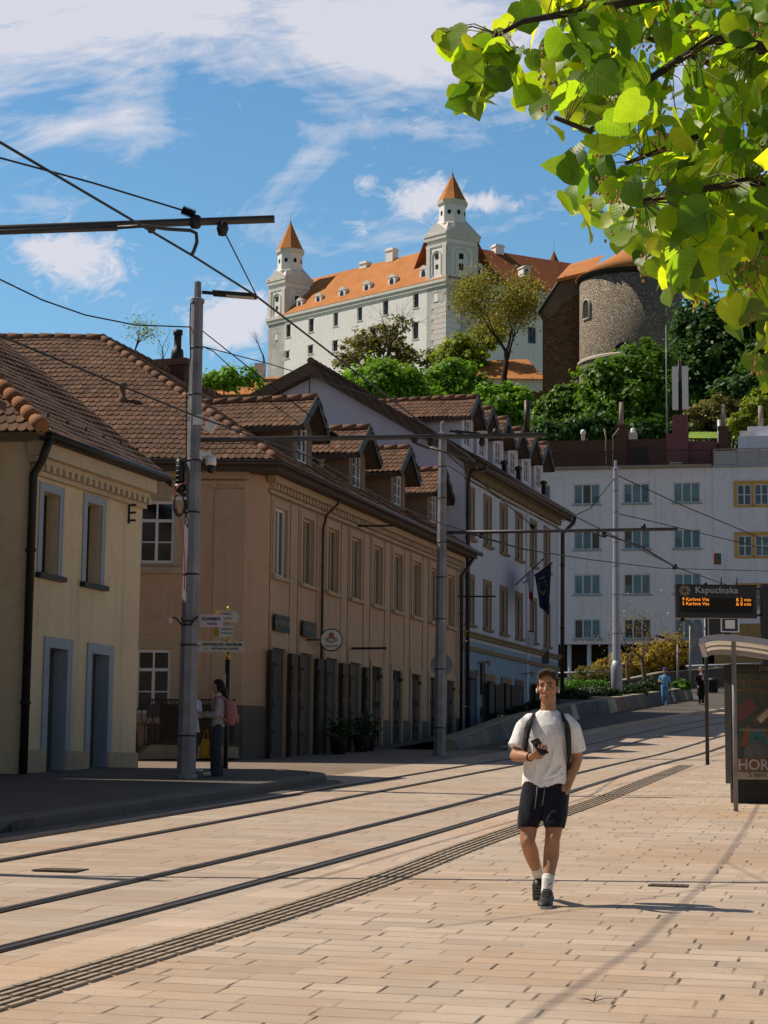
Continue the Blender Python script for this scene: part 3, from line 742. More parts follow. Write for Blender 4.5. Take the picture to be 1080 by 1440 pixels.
downpipe(h1, [(-Lh-.12,-.45,EZ+.02),(-Lh-.10,-.30,EZ-.35),(-Lh-.06,-.12,EZ-.6),(-Lh-.06,-.12,-.3)], .075, 'gutter_dark')
# roof: street slope, gable verge at the far end and a hip at the near corner
tp = math.tan(R(38)); eu = 0.22; D_ = 5.0
roof = MB(); zr = EZ+.06+(D_+.5)*tp
a = (-Lh-.5,-.5,EZ+.06); b = (eu,-.5,EZ+.06); c = (eu,D_,zr); dd = (-Lh+2.6, D_, zr)
roof.poly([a,b,c,dd]); 
l2 = f1.loc(f1.w(-Lh-.5,-.5,0) + Vector((-7,.6,0))); roof.poly([a, dd, (l2.x+4.5, l2.y+3.0, zr), (l2.x, l2.y, EZ+.06)])
roof.poly([dd, c, (eu, 10.5, EZ+.06), (l2.x+4.5, l2.y+3.0, zr)])
roof.extrude([(eu,-.52,EZ-.12),(eu,-.52,EZ+.07),(eu,D_,zr+.01),(eu,D_,zr-.18)], (.05,0,0))
rf = roof.build('roof', M['roof_under'], h1)
sl = math.hypot(D_+.5, zr-EZ-.06); V1 = Vector((0, D_+.5, zr-EZ-.06)).normalized()
mb = MB(); tiles(mb, a, (1,0,0), V1, [(0,0),(Lh+.5+eu,0),(Lh+.5+eu,sl),(3.1,sl)], .17, .24); mb.build('street_tiles', M['tiles_brown'], rf)
U2 = (Vector((l2.x,l2.y,EZ+.06))-Vector(a)).normalized(); 
U2n = -U2; nn = Vector((U2n.y, -U2n.x, 0)); hd = Vector(dd)-Vector(a); hs_ = hd.dot(U2n); inw = -(hd.dot(nn)); V2 = (-nn*inw + Vector((0,0,hd.z))).normalized(); sl2 = math.hypot(inw, hd.z)
mb = MB(); tiles(mb, a, U2n, V2, [(0,0),(-7,0),(-5,sl2),(hs_,sl2)], .17, .24); mb.build('side_tiles', M['tiles_brown'], rf)
mb = MB(); ridge_tiles(mb, Vector(a)+Vector((0,0,.05)), Vector(dd)+Vector((0,0,.05)), .13, .34); mb.build('hip_tiles', M['tiles_orange'], rf)
mb = MB(); ridge_tiles(mb, dd, c, .12, .36); mb.build('ridge_tiles', M['tiles_ridge'], rf)
mb = MB(); mb.bar(Vector(a)+Vector((.28,.08,.10)), Vector(dd)+Vector((.28,.05,.10)), .20, .02); mb.build('flashing', M['offwhite'], rf)
mb = MB()
for k in range(7): x = -4.6+k*.75; mb.bar((x,.1,EZ+.06+.6*tp+.06),(x,.08,EZ+.06+.58*tp+.14),.05,.03)
mb.build('snow_guard', M['gutter_dark'], rf)
mb = MB(); mb.bar((-.62,-.02,4.62),(-.62,-.02,5.05),.03,.03); [mb.bar((-.62,-.02,4.68+k*.15),(-.62,-.16,4.68+k*.15),.03,.04) for k in range(3)]; mb.build('wire_bracket', M['gutter_dark'], h1)

# ================================================================ the house before it (its shade lies across the near pavement)
fn = Frame(Vector((-6.75, 31.4, 1.2)), math.atan2(1, 0.32))
hn = thing('row_house', 'ochre row house standing nearer than the corner house, outside the left edge', 'house', fn.o, fn.ang)
Ln = 36.0; ez = 6.5
ops = [(-2.6-k*3.2-.5, -2.6-k*3.2+.5, 2.9, 4.4) for k in range(10)]
mb = MB(); mb.wall(-Ln, 0, -2.5, ez, ops, .25); mb.poly([(0,0,-2.5),(0,8,-2.5),(0,8,ez),(0,4,ez+2.8),(0,0,ez)]); mb.poly([(-Ln,0,-2.5),(-Ln,0,ez),(-Ln,4,ez+2.8),(-Ln,8,ez),(-Ln,8,-2.5)]); mb.poly([(0,8,-2.5),(-Ln,8,-2.5),(-Ln,8,ez),(0,8,ez)])
mb.build('wall', M['ochre'], hn)
mb = MB(); mb.extrude([(.2,-.4,ez-.05),(.2,4,ez+2.9),(.2,8.4,ez-.05),(.2,8.4,ez-.2),(.2,4,ez+2.72),(.2,-.4,ez-.2)], (-Ln-.4,0,0)); mb.build('roof', M['tiles_brown'], hn)
for a_, b_, c_, d_ in ops: window_part(hn, (a_+b_)/2, c_, b_-a_, d_-c_, .18, 'cross', 'bluewhite', .14, 'white_frame', 'glass')

# ================================================================ house 2: peach corner house
f2 = Frame(Vector((-2.7815, 46.0, 0)), math.atan2(1, 0.3045)); BZ2 = 1.99
h2 = thing('peach_house', 'long peach plaster house with brown tiled hip roof and open shutters', 'house', (f2.o.x, f2.o.y, 0), f2.ang)
L2 = 18.15; EZ2 = 8.72
wu = [0.84+2.03*k for k in range(9)]
wz0, wz1 = 6.32, 8.02; ww = 0.86
dz1 = 4.58; dw = 0.98
ops = [(u-ww/2, u+ww/2, wz0, wz1) for u in wu] + [(u-dw/2, u+dw/2, 1.75+0.045*k*2.0*(k>6), dz1) for k, u in enumerate(wu)]
mb = MB(); mb.wall(0.0, L2, 1.0, EZ2, ops, .24)
# chamfered corner and the end wall that faces down the street (local coordinates)
E_ = f2.loc(Vector((-3.33, 45.55, 0))); G_ = f2.loc(Vector((-14.0, 45.55, 0)))
# end-wall frame: origin at E, x to the left
fe = Frame(Vector((-14.0, 45.55, 0)), 0.0); LE = 14.0-3.33
e_ops = []
for pxl, pxr, pt, pb in ((196.5, 246.5, 704, 792), (192, 241, 913, 1003)):
    a_, t_ = fe.pick(pxl, pt); b_, _ = fe.pick(pxr, pt); _, zb = fe.pick(pxl, pb); e_ops.append((a_, b_, zb, t_))
mb.build('street_wall', M['peach'], h2)
me = MB(); me.wall(0, LE, 1.0, EZ2, e_ops, .2)
q = lambda p: f2.loc(fe.w(p[0], p[1], p[2]))
me.v = [tuple(q(p)) for p in me.v]
cE = f2.loc(Vector((-3.33,45.55,0))); me.poly([(cE.x,cE.y,1.0),(0,0,1.0),(0,0,EZ2),(cE.x,cE.y,EZ2)])
me.poly([(L2,0,1.0),(L2,12,1.0),(L2,12,EZ2),(L2,6.4,EZ2+4.2),(L2,0,EZ2)])
me.build('end_wall', M['peach'], h2, split='touch')
for k, u in enumerate(wu):
    window_part(h2, u, wz0, ww, wz1-wz0, .09, 'plain2', 'peach_trim', .15, 'peach_trim' if k else 'white_frame', 'blind', True, 'peach_trim', .03)
# ground floor doors with their shutters
for k, u in enumerate(wu):
    z0 = 1.80 + (0.0 if k < 4 else 0.10*(k-3))
    s = MB(); s.box(u-dw/2-.13, u-dw/2, -.03, 0, z0-.2, dz1); s.box(u+dw/2, u+dw/2+.13, -.03, 0, z0-.2, dz1); s.box(u-dw/2-.13, u+dw/2+.13, -.035, 0, dz1, dz1+.16+(.16 if k<4 else 0))
    rt = s.build('doorway', M['peach_trim'], h2)
    d = MB(); d.box(u-dw/2+.004, u+dw/2-.004, .05, .09, z0-.3, dz1-.004, 0)
    if k < 4: d.box(u-.03, u+.03, .03, .05, z0, dz1-.02, 0)
    d.build('door', M['door_grey' if k < 4 else 'wood_dark'], rt)
    for sgn in (-1, 1):
        sh = MB()
        if k < 4:   # folded back on their hinges, close to the wall
            x0 = u+sgn*dw/2
            for j in range(2):
                ax = x0 + sgn*(0.03+0.03*j); bx = ax + sgn*.40; y0_ = -.085-.05*j
                sh.bar((ax,y0_,z0+1.32),(bx,y0_-.03,z0+1.32), .035, dz1-z0-.04)
                for zz in (.35,1.15,1.9): sh.bar((ax+sgn*.07,y0_-.028,z0+zz+.2),(bx-sgn*.07,y0_-.054,z0+zz+.2), .02, .6)
            for zz in (0.75, 1.4, 2.35): sh.bar((x0+sgn*.02,-.19,z0+zz),(x0+sgn*.3,-.21,z0+zz), .03, .05)
        else:
            sh.box(min(u,u+sgn*dw/2)+.012, max(u,u+sgn*dw/2)-.012, .05, .10, z0+.02, dz1-.02)
            for zz in (.15,.9,1.7): sh.box(min(u,u+sgn*dw/2)+.08, max(u,u+sgn*dw/2)-.08, .035, .05, z0+zz, z0+zz+.6)
            if sgn > 0: sh.bar((u+.05,.0,z0+1.1),(u+.52,.0,z0+1.1), .03,.05); sh.bar((u+.4,-.02,dz1-.25),(u+.52,-.02,dz1-.25), .05,.09)
        sh.build('shutter', M['wood_warm' if (k+(sgn>0)) % 2 else 'wood_dark'], rt)
# pilaster strips and panel lines between the windows, plinth, cornice
mb = MB()
for k in range(10):
    u = wu[0]-1.015+2.03*k
    for o_ in (-.30, .30):
        if 0.05 < u+o_ < L2-.05: mb.box(u+o_-.02, u+o_+.02, -.012, 0, 3.0, 8.25)
mb.box(.02, L2, -.015, 0, 8.25, 8.29)
mb.build('panel_strip', M['sandstone'], h2)
mb = MB()
eds = sorted([(u-dw/2-.13, u+dw/2+.13) for u in wu]); x = 0.0
for k, (a_, b_) in enumerate(eds):
    if k < 4: mb.box(x, a_-.002, -.06, 0, 1.0, 2.62+.03*k)
    else: mb.box(x, a_-.002, -.04, 0, 1.0, 2.85+.05*k)
    x = b_+.002
mb.box(x, L2, -.04, 0, 1.0, 3.4); mb.build('plinth', M['grey_plinth'], h2, split=True)
mb = MB(); mb.box(-.05, L2, -.06, 0, 8.30, 8.38); mb.box(-.12, L2, -.22, 0, 8.54, 8.72); dentils(mb, .08, L2-.06, 0, 8.40, .13, .13, .24, .13)
mb.build('cornice', M['peach_trim'], h2)
# end wall trim
mb = MB()
def eb(x0,x1,y0,y1,z0,z1): mb.box(x0,x1,y0,y1,z0,z1)
eb(0, LE+.02, -.06, 0, 8.40, 8.5); eb(0, LE+.1, -.2, 0, 8.54, 8.72); dentils(mb, 1, LE-.1, 0, 8.33, .1, .05, .62, .14)
for (a_, b_, c_, d_) in e_ops:
    for (i, (w_, p_)) in enumerate(((.16,.03),(.30,.018))):
        eb(a_-w_, a_-(0 if i==0 else .16), -p_, 0, c_-.1, d_+.02); eb(b_+(0 if i==0 else .16), b_+w_, -p_, 0, c_-.1, d_+.02); eb(a_-w_, b_+w_, -p_-.002*i, 0, d_+(0.02 if i==0 else .2), d_+.2+.14*i)
    eb(a_-.36, b_+.36, -.10, 0, c_-.24, c_-.1)
eb(LE-.72, LE-.02, -.03, 0, 2.0, 8.3)
mb.v = [tuple(q(p)) for p in mb.v]; mb.build('end_trim', M['peach_trim'], h2)
mb = MB(); mb.box(LE-2.2, LE+.01, -.045, 0, 1.0, 3.15); mb.v = [tuple(q(p)) for p in mb.v]
mb.poly([(cE.x-.02,cE.y-.04,1.0),(0,-.05,1.0),(0,-.05,3.15),(cE.x-.02,cE.y-.04,3.15)]); mb.build('end_plinth', M['grey_plinth'], h2)
for (a_, b_, c_, d_) in e_ops:
    w_ = b_-a_; h_ = d_-c_
    rt = window_part(h2, 0, 0, w_, h_, .06, 'cross', None, sill=False, pane='glass'); pt = q(((a_+b_)/2, 0, c_)); rt.location = pt; rt.rotation_euler = (0,0,-f2.ang)
# ---- roof
o2 = .55
er = lambda P: f2.loc(Vector(P))
eaveY = 45.0; ez2 = EZ2 + .2
apex = Vector((-.1508*50.9, 50.9, 13.16))
ap = er(apex)
# eave corner: meets the street eave line (v = -o2) and the end eave line (world y = 45.0)
uc = (eaveY - f2.o.y - f2.ey.y*(-o2))/f2.ex.y; cor = Vector((uc, -o2, ez2))
lf = er((-20, eaveY, ez2)); lr = er((-20, 50.9, 13.16))
U_ = (Vector((cor.x,cor.y,0))-Vector((lf.x,lf.y,0))).normalized()
fr = MB(); far_e = Vector((L2+.35, -o2, ez2)); far_r = Vector((L2+.35, ap.y, ap.z))
fr.poly([lf, cor, ap, lr]); fr.poly([cor, far_e, far_r, ap]); bk = Vector((L2+.35, ap.y*2+o2, ez2)); fr.poly([far_r, bk, er((-8,58,ez2)), ap]); fr.poly([lr, ap, er((-8,58,ez2)), er((-20,57,ez2))])
fr.extrude([cor, far_e, far_e+Vector((0,.02,-.24)), cor+Vector((0,.02,-.24))], (0,.03,0)); 
fr.poly([cor+Vector((0,0,-.22)), far_e+Vector((0,0,-.22)), Vector((L2+.35,0.0,ez2-.22)), Vector((0,0,ez2-.22))])
qa = [lf+Vector((0,0,-.24)), cor+Vector((0,0,-.24)), cor, lf]; fr.poly(qa); fr.poly([lf+Vector((0,0,-.22)), q((0,0,ez2-.22)), q((LE,0,ez2-.22)), Vector((0,0,ez2-.22)), cor+Vector((0,0,-.22))])
rf2 = fr.build('roof', M['roof_under'], h2)
Nf = Vector((0,0,1)).cross(U_); Vf = (ap - cor); Vf = (Vf - U_*Vf.dot(U_)); slf = Vf.length; Vf.normalize(); sap = (ap-lf).dot(U_); scor = (cor-lf).dot(U_)
mb = MB(); tiles(mb, lf, U_, Vf, [(3.5,0),(scor,0),(sap,slf),(3.5,slf)], .165, .26); mb.build('end_tiles', M['tiles_brown'], rf2)
Vs = (far_r - far_e).normalized(); sls = (far_r-far_e).length
mb = MB(); tiles(mb, cor, (1,0,0), Vs, [(0,0),(L2+.35-cor.x,0),(L2+.35-cor.x,sls),(ap.x-cor.x,sls)], .17, .27); mb.build('street_tiles', M['tiles_brown'], rf2)
mb = MB(); ridge_tiles(mb, cor+Vector((.03,.05,.03)), ap, .105, .40); mb.build('hip_tiles', M['tiles_ridge'], rf2)
mb = MB(); ridge_tiles(mb, lr, ap, .12, .42); ridge_tiles(mb, ap, far_r, .12, .42); mb.build('ridge_tiles', M['tiles_ridge'], rf2)
mb = MB(); mb.tube([lf+Vector((0,-.1,-.06)), cor+Vector((-.06,-.08,-.06)), far_e+Vector((.2,-.08,-.06))], .075, 8); mb.build('gutter', M['gutter'], rf2)
mb = MB()
for r_ in range(2):
    for k in range(13): p_ = lf + U_*(4.6+k*.62+r_*.31) + Vf*(.9+r_*.55) + U_.cross(Vf)*.05; mb.bar(p_, p_+Vector((0,0,.12))+U_*.03, .05, .03)
mb.build('snow_guard', M['tiles_ridge'], rf2)
vp = er(at(171, 600, 47.6)); slope_z = lambda P: ez2 + ((Vector(P)-lf) - U_*((Vector(P)-lf).dot(U_))).xy.length*math.tan(math.asin(Vf.z))
vp.z = slope_z(vp); mb = MB(); mb.lathe([(.13,-.1),(.11,.12),(.075,.14),(.075,.42),(.12,.43),(.10,.50)], vp, 10); mb.build('vent', M['tiles_ridge'], rf2)
# chimney on the street slope
cp = er(at(249, 520, 55.5)); cw_ = .42; mb = MB(); mb.box(cp.x-cw_, cp.x+cw_, cp.y-cw_, cp.y+cw_, 11.0, 13.35); mb.box(cp.x-cw_-.08, cp.x+cw_+.08, cp.y-cw_-.08, cp.y+cw_+.08, 13.35, 13.55)
ch = mb.build('chimney', M['brick_brown'], h2); mb = MB(); mb.lathe([(.2,13.55),(.17,13.9),(.11,13.95),(.11,14.35),(.14,14.36),(.14,14.5)], (cp.x,cp.y,0), 12); mb.build('flue', M['gutter_dark'], ch)
# ---- dormers: gabled, tiled, ridge running back into the slope
def dormer(parent, plane_v, u, zb, zt, w, ridge_z, back, wallm, label=None, ex=.24, ov=.32):
    """plane_v: the front's set-back; u: centre; zb..zt: window; the cheeks run back level into the roof"""
    eavez = ridge_z - (w/2+ov)*0.82
    mb = MB(); we = w/2
    ez_ = ridge_z - we*.82 - .06
    o_ = (u-(zt-zb)*.0, 0)
    wh = zt-zb; wd = w*.52
    mb.wall(u-we, u+we, zb-.35, ez_, [(u-wd/2, u+wd/2, zb, min(zt, ez_-.02))], .12, plane_v)
    mb.poly([(u-we,plane_v,ez_),(u+we,plane_v,ez_),(u,plane_v,ridge_z-.08)])
    for s_ in (-1,1):
        x = u+s_*we; P_ = [(x,plane_v,zb-.35),(x,plane_v,ez_),(x,plane_v+back,ez_),(x,plane_v+.1,zb-.35)]; mb.poly(P_ if s_<0 else P_[::-1])
    root = mb.build('dormer', M[wallm], parent)
    w_ = window_part(root, u, zb, wd, min(zt, ez_-.02)-zb, .06, 'two', None, sill=False); w_.location.y = plane_v
    r = MB(); fo = .38; ro = []
    rl = back + 2.2
    for s_ in (-1,1):
        xe = u+s_*(we+ov); ze = ridge_z-(we+ov)*.82
        P_ = [(u,plane_v-fo,ridge_z),(xe,plane_v-fo,ze),(xe,plane_v+back+.2,ze),(u,plane_v+rl,ridge_z)]; D2 = [(a,b,c-.14) for a,b,c in P_]
        r.poly(P_ if s_>0 else P_[::-1]); r.poly(D2[::-1] if s_>0 else D2); r.poly([P_[1],D2[1],D2[2],P_[2]])
    rr = root; r.build('dormer_roof', M['roof_under'], root)
    t_ = MB()
    for s_ in (-1,1):
        Vd = Vector((-s_*(we+ov), 0, (we+ov)*.82)); sl_ = Vd.length; xe = u+s_*(we+ov); ze = ridge_z-(we+ov)*.82
        if s_ < 0: O_ = Vector((xe, plane_v+back+.2, ze)); U__ = Vector((0,-1,0)); poly = [(0,0),(back+.2+fo,0),(back+.2+fo,sl_),(back+.2-rl,sl_)]
        else: O_ = Vector((xe, plane_v-fo, ze)); U__ = Vector((0,1,0)); poly = [(0,0),(back+.2+fo,0),(rl+fo,sl_),(0,sl_)]
        tiles(t_, O_, U__, Vd, poly, .17, ex, lift=.005)
    t_.build('dormer_tiles', M['tiles_brown'], rr)
    b_ = MB(); 
    for s_ in (-1,1):
        xe = u+s_*(we+ov+.02); ze = ridge_z-(we+ov+.02)*.82; b_.bar((xe,plane_v-fo-.02-.004*s_,ze-.04),(u+s_*.01,plane_v-fo-.02-.004*s_,ridge_z-.04+.01), .05, .22)
    b_.build('barge_board', M['gutter_dark'], rr, split=True)
    k_ = MB(); ridge_tiles(k_, (u,plane_v-fo,ridge_z+.02), (u,plane_v+rl-.2,ridge_z+.02), .1, .4); k_.build('ridge_tiles', M['tiles_ridge'], rr)
    return root
M['peach_cheek'] = plaster('grey brown dormer plaster', (.22,.155,.11), .15, .3)
pv = .75
for px, pt, pb, tx, ty in ((426,601,652,437,556),(502.5,638,688,513,598),(560,668,712,573,629),(610,694,735,617,656)):
    u_, zt = f2.pick(px, pt, pv); _, zb = f2.pick(px, pb, pv); ut, zr_ = f2.pick(tx, ty, pv-.38)
    dormer(h2, pv, u_, zb, zt, 1.55, zr_, 1.45, 'peach_cheek')
vq = f2.pick(452, 660, 1.6); mb = MB(); mb.lathe([(.1,-.3),(.1,.25),(.16,.26),(.16,.34),(.02,.42)], (vq[0], 1.6, vq[1]), 10); mb.build('vent', M['offwhite'], rf2)
downpipe(h2, [(4.08,-.5,8.8),(4.05,-.4,8.55),(3.88,-.16,8.25),(3.86,-.08,7.9),(3.86,-.08,1.9)], .036)
downpipe(h2, [(L2+.2,-.5,8.8),(L2+.05,-.3,8.4),(L2-.02,-.1,8.1),(L2-.02,-.1,3.0)], .06)
mb = MB(); mb.bar((6.9,-.02,8.35),(6.9,-1.1,8.33),.05,.05); mb.bar((L2-.15,-.02,7.4),(L2-.15,-1.3,7.38),.05,.05); mb.bar((6.6,-.02,4.95),(6.6,-1.0,4.95),.06,.06); mb.build('wire_bracket', M['gutter_dark'], h2, split=True)
# plaques over the first two doors
for u_, body in ((.84,'COFFEEHOUSE'),(2.87,'BAKERY')):
    a_ = u_-.52; s = MB(); s.box(u_-.52,u_+.52,-.10,-.06,4.98,5.38); rt = s.build('plaque', M['gutter_dark'], h2); lettering(body if u_ < 1 else 'UNICAFÉ', .17 if u_<1 else .2, rt, M['stone_pale'], face_y(u_,-.104,5.18))
# ================================================================ house 3: pale blue house with six dormers
f3 = Frame(Vector((2.6979, 64.0, 0)), math.atan2(1, 0.33))
h3 = thing('blue_house', 'pale blue three storey house with sandstone window surrounds and six tiled dormers', 'house', f3.o, f3.ang)
L3 = 13.95; EZ3 = 12.0
wu3 = [0.74+2.24*k for k in range(6)]; ww3 = .72
ops = [(u-ww3/2,u+ww3/2,9.52,11.14) for u in wu3] + [(u-ww3/2,u+ww3/2,6.6,8.14) for u in wu3]
mb = MB(); mb.wall(0, L3, 6.05, EZ3, ops, .22); mb.build('upper_wall', M['paleblue'], h3)
doors3 = [(.95,.95,3.0),(3.3,1.0,3.25),(5.55,1.0,3.4),(7.5,.8,3.6),(9.97,.9,3.75),(12.2,.8,3.9)]
mb = MB(); mb.wall(0, L3, 1.5, 6.05, [(u-w/2,u+w/2,z,4.8) for u,w,z in doors3], .25); mb.build('lower_wall', M['midblue'], h3)
GR, GZ = 5.45, 15.72
mb = MB(); mb.poly([(0,0,1.5),(0,0,EZ3),(0,GR,GZ-.15),(0,14,GZ-.15-8.5*.458),(0,14,1.5)]); mb.poly([(L3,0,1.5),(L3,14,1.5),(L3,14,GZ-.15-8.5*.458),(L3,GR,GZ-.15),(L3,0,EZ3)]); mb.build('gable_wall', M['lilac'], h3, split=True)
mb = MB(); mb.box(-.012,-.002,GR+.15,GR+.19,9,GZ-.4); mb.build('gable_seam', M['grey_plinth'], h3)
for u in wu3:
    window_part(h3, u, 9.52, ww3, 1.62, .09, 'plain2', 'sandstone', .17, 'sandstone', 'blind', True, 'sandstone', .03)
    window_part(h3, u, 6.6, ww3, 1.54, .09, 'plain2', 'sandstone', .17, 'sandstone', 'blind', True, 'sandstone', .03)
mb = MB(); mb.box(-.02,L3+.02,-.10,0,6.16,6.28); mb.box(-.02,L3+.02,-.16,0,6.28,6.34); mb.box(-.02,L3+.02,-.08,0,5.72,5.86); mb.box(0,L3,-.04,0,11.46,11.52); mb.box(-.1,L3+.1,-.30,0,11.86,12.0); dentils(mb,.1,L3-.1,0,11.60,.24,.15,.22,.12); mb.build('cornice', M['sandstone'], h3)
mb = MB(); mb.box(8.55,8.85,-.05,0,3,11.5); mb.build('pilaster', M['paleblue'], h3)
for k,(u,w,z) in enumerate(doors3):
    s = MB(); s.box(u-w/2-.16,u-w/2,-.05,0,z-.3,4.8); s.box(u+w/2,u+w/2+.16,-.05,0,z-.3,4.8); s.box(u-w/2-.16,u+w/2+.16,-.055,0,4.8,5.05); rt = s.build('doorway', M['grey_plinth' if k in (0,3) else 'sandstone'], h3)
    d = MB(); d.box(u-w/2+.003,u+w/2-.003,.16,.2,z-.3,4.797); d.box(u-.03,u+.03,.14,.16,z,4.7); d.build('door', M['wood_dark' if k!=1 else 'door_grey'], rt)
    if k in (1,2,4):
        for s_ in (-1,1):
            b = MB(); b.bar((u+s_*(w/2+.03),-.08,z+.75),(u+s_*(w/2+.46),-.26,z+.75),.05,4.75-z-.05); b.build('shutter', M['wood_dark' if s_<0 else 'wood_warm'], rt)
mb = MB(); mb.box(2.05,2.45,-.08,0,4.3,5.4); mb.build('menu_board', M['wood_dark'], h3); mb = MB(); mb.box(2.1,2.4,-.10,0,3.55,3.85); mb.build('letter_box', M['wood_warm'], h3)
# roof
ov = .5; er_ = (12.12, GZ)
r = MB(); A_ = (-.42,-ov,12.12); B_ = (L3+.3,-ov,12.12); C_ = (L3+.3,GR,GZ); D_3 = (-.42,GR,GZ); zb_ = GZ-8.8*.458
r.poly([A_,B_,C_,D_3]); r.poly([D_3,C_,(L3+.3,14.2,zb_),(-.42,14.2,zb_)])
for x0 in (-.42, L3+.3): 
    sec = [(x0,-ov,12.12),(x0,GR,GZ),(x0,14.2,zb_),(x0,14.2,zb_-.42),(x0,GR,GZ-.46),(x0,-ov,12.12-.40)]
    r.extrude([(a,b,c+.01) for a,b,c in sec], (.4 if x0<0 else -.3,0,0))
r.box(-.4,L3+.3,-ov,-.31,11.86,12.1)
rf3 = r.build('roof', M['roof_under'], h3)
V3 = Vector((0,GR+ov,GZ-12.12)); s3 = V3.length
mb = MB(); tiles(mb, A_, (1,0,0), V3.normalized(), [(0,0),(L3+.72,0),(L3+.72,s3),(0,s3)], .19, .30); mb.build('street_tiles', M['tiles_dark'], rf3)
mb = MB(); ridge_tiles(mb, D_3, C_, .12, .45); mb.build('ridge_tiles', M['tiles_dark'], rf3)
mb = MB(); mb.tube([(-.45,-ov-.08,12.08),(L3+.45,-ov-.08,12.06)], .08, 8); mb.build('gutter', M['gutter'], rf3)
downpipe(h3, [(L3+.42,-ov-.1,12.0),(L3+.38,-ov-.05,11.75),(L3+.12,-.16,11.3),(L3+.1,-.12,3.6)], .085)
downpipe(h3, [(.75,-.58,12.05),(.6,-.52,11.8),(.12,-.2,11.7),(.06,-.12,11.4),(.06,-.12,2.7)], .07)
pv = .7
for px, pt, pb, tx, ty in ((657.5,589,629,664.7,554),(678.5,608,643.5,687,571),(700.7,621,655.5,707,584.5),(721.5,635,669,728,599),(740.2,645,679,747,610),(757.5,655,687,764,620.6)):
    u_, zt = f3.pick(px, pt, pv); _, zb = f3.pick(px, pb, pv); ut, zr_ = f3.pick(tx, ty, pv-.38)
    dormer(h3, pv, u_, zb, zt, 1.5, zr_, 1.9, 'lilac', ov=.28)
for px, py in ((709,655),(729,663),(764.5,683)):
    vq = f3.pick(px, py, .35); mb = MB(); mb.lathe([(.09,-.35),(.09,.05),(.15,.06),(.15,.16),(.02,.22)], (vq[0], .35, vq[1]), 10); mb.build('vent', M['gutter'], rf3)
cp = f3.loc(at(741, 590, 80)); mb = MB(); mb.box(cp.x-.3,cp.x+.3,cp.y-.3,cp.y+.3,13.5,15.9); ch = mb.build('chimney', M['brick_brown'], h3); mb = MB(); mb.lathe([(.13,15.9),(.13,17.3)], (cp.x,cp.y,0), 10); mb.build('flue', M['gutter'], ch)
# security camera and wall lamp over the ground floor
for u_, z_, nm in ((1.75,5.35,'security_camera'),(.35,4.95,'security_camera'),(8.0,5.3,'wall_lamp')):
    mb = MB(); mb.bar((u_,0,z_),(u_,-.35,z_+.05),.05,.05); mb.lathe([(.02,.0),(.06,-.03),(.06,-.12),(.03,-.17)], (u_,-.4,z_+.08), 10); mb.build(nm, M['stone_pale'], h3)
# projecting signs (each a thing hung from the front)
def projecting_board(name, label, px0, px1, pt, pb, Y, mat, rows, ink):
    a = at(px0, (pt+pb)/2, Y); b = at(px1, (pt+pb)/2, Y); zt = at(px0, pt, Y).z; zb = at(px0, pb, Y).z
    w = b.x-a.x; h = zt-zb; r = thing(name, label, 'sign', ((a.x+b.x)/2, Y, (zt+zb)/2))
    m_ = MB(); m_.box(-w/2, w/2, -.05, .05, -h/2, h/2); m_.build('board', mat, r)
    f_ = MB(); f_.bar((-w/2-.7,.0,h/2+.04),(w/2,.0,h/2+.04),.04,.04); f_.build('bracket', M['gutter_dark'], r)
    for body, sz, x, z in rows: lettering(body, sz, r, ink, face_y(x, -.053, z))
    return r
rr = projecting_board('projecting_sign', 'white projecting sign with a red arc, between the upper windows of the blue house', 721, 751, 889, 909, 72.2, M['paleblue'], [('studio', .15, .05, .02), ('kontakt', .09, .08, -.15)], M['navy_ink'])
mb = MB(); arc = [(-.20+.10*math.cos(t)*1.0, -.06, .06+.17*math.sin(t)) for t in [R(110+k*14) for k in range(11)]]; mb.tube(arc, .012, 6); mb.build('red_arc', M['red_cable'], rr)
projecting_board('projecting_sign', 'black projecting sign with faint lettering at the far end of the blue house', 745, 772, 915, 933, 74.6, M['black'], [('REŠTAURÁCIA', .085, 0, .1), ('PIVOVAR', .11, 0, -.08)], M['gutter'])
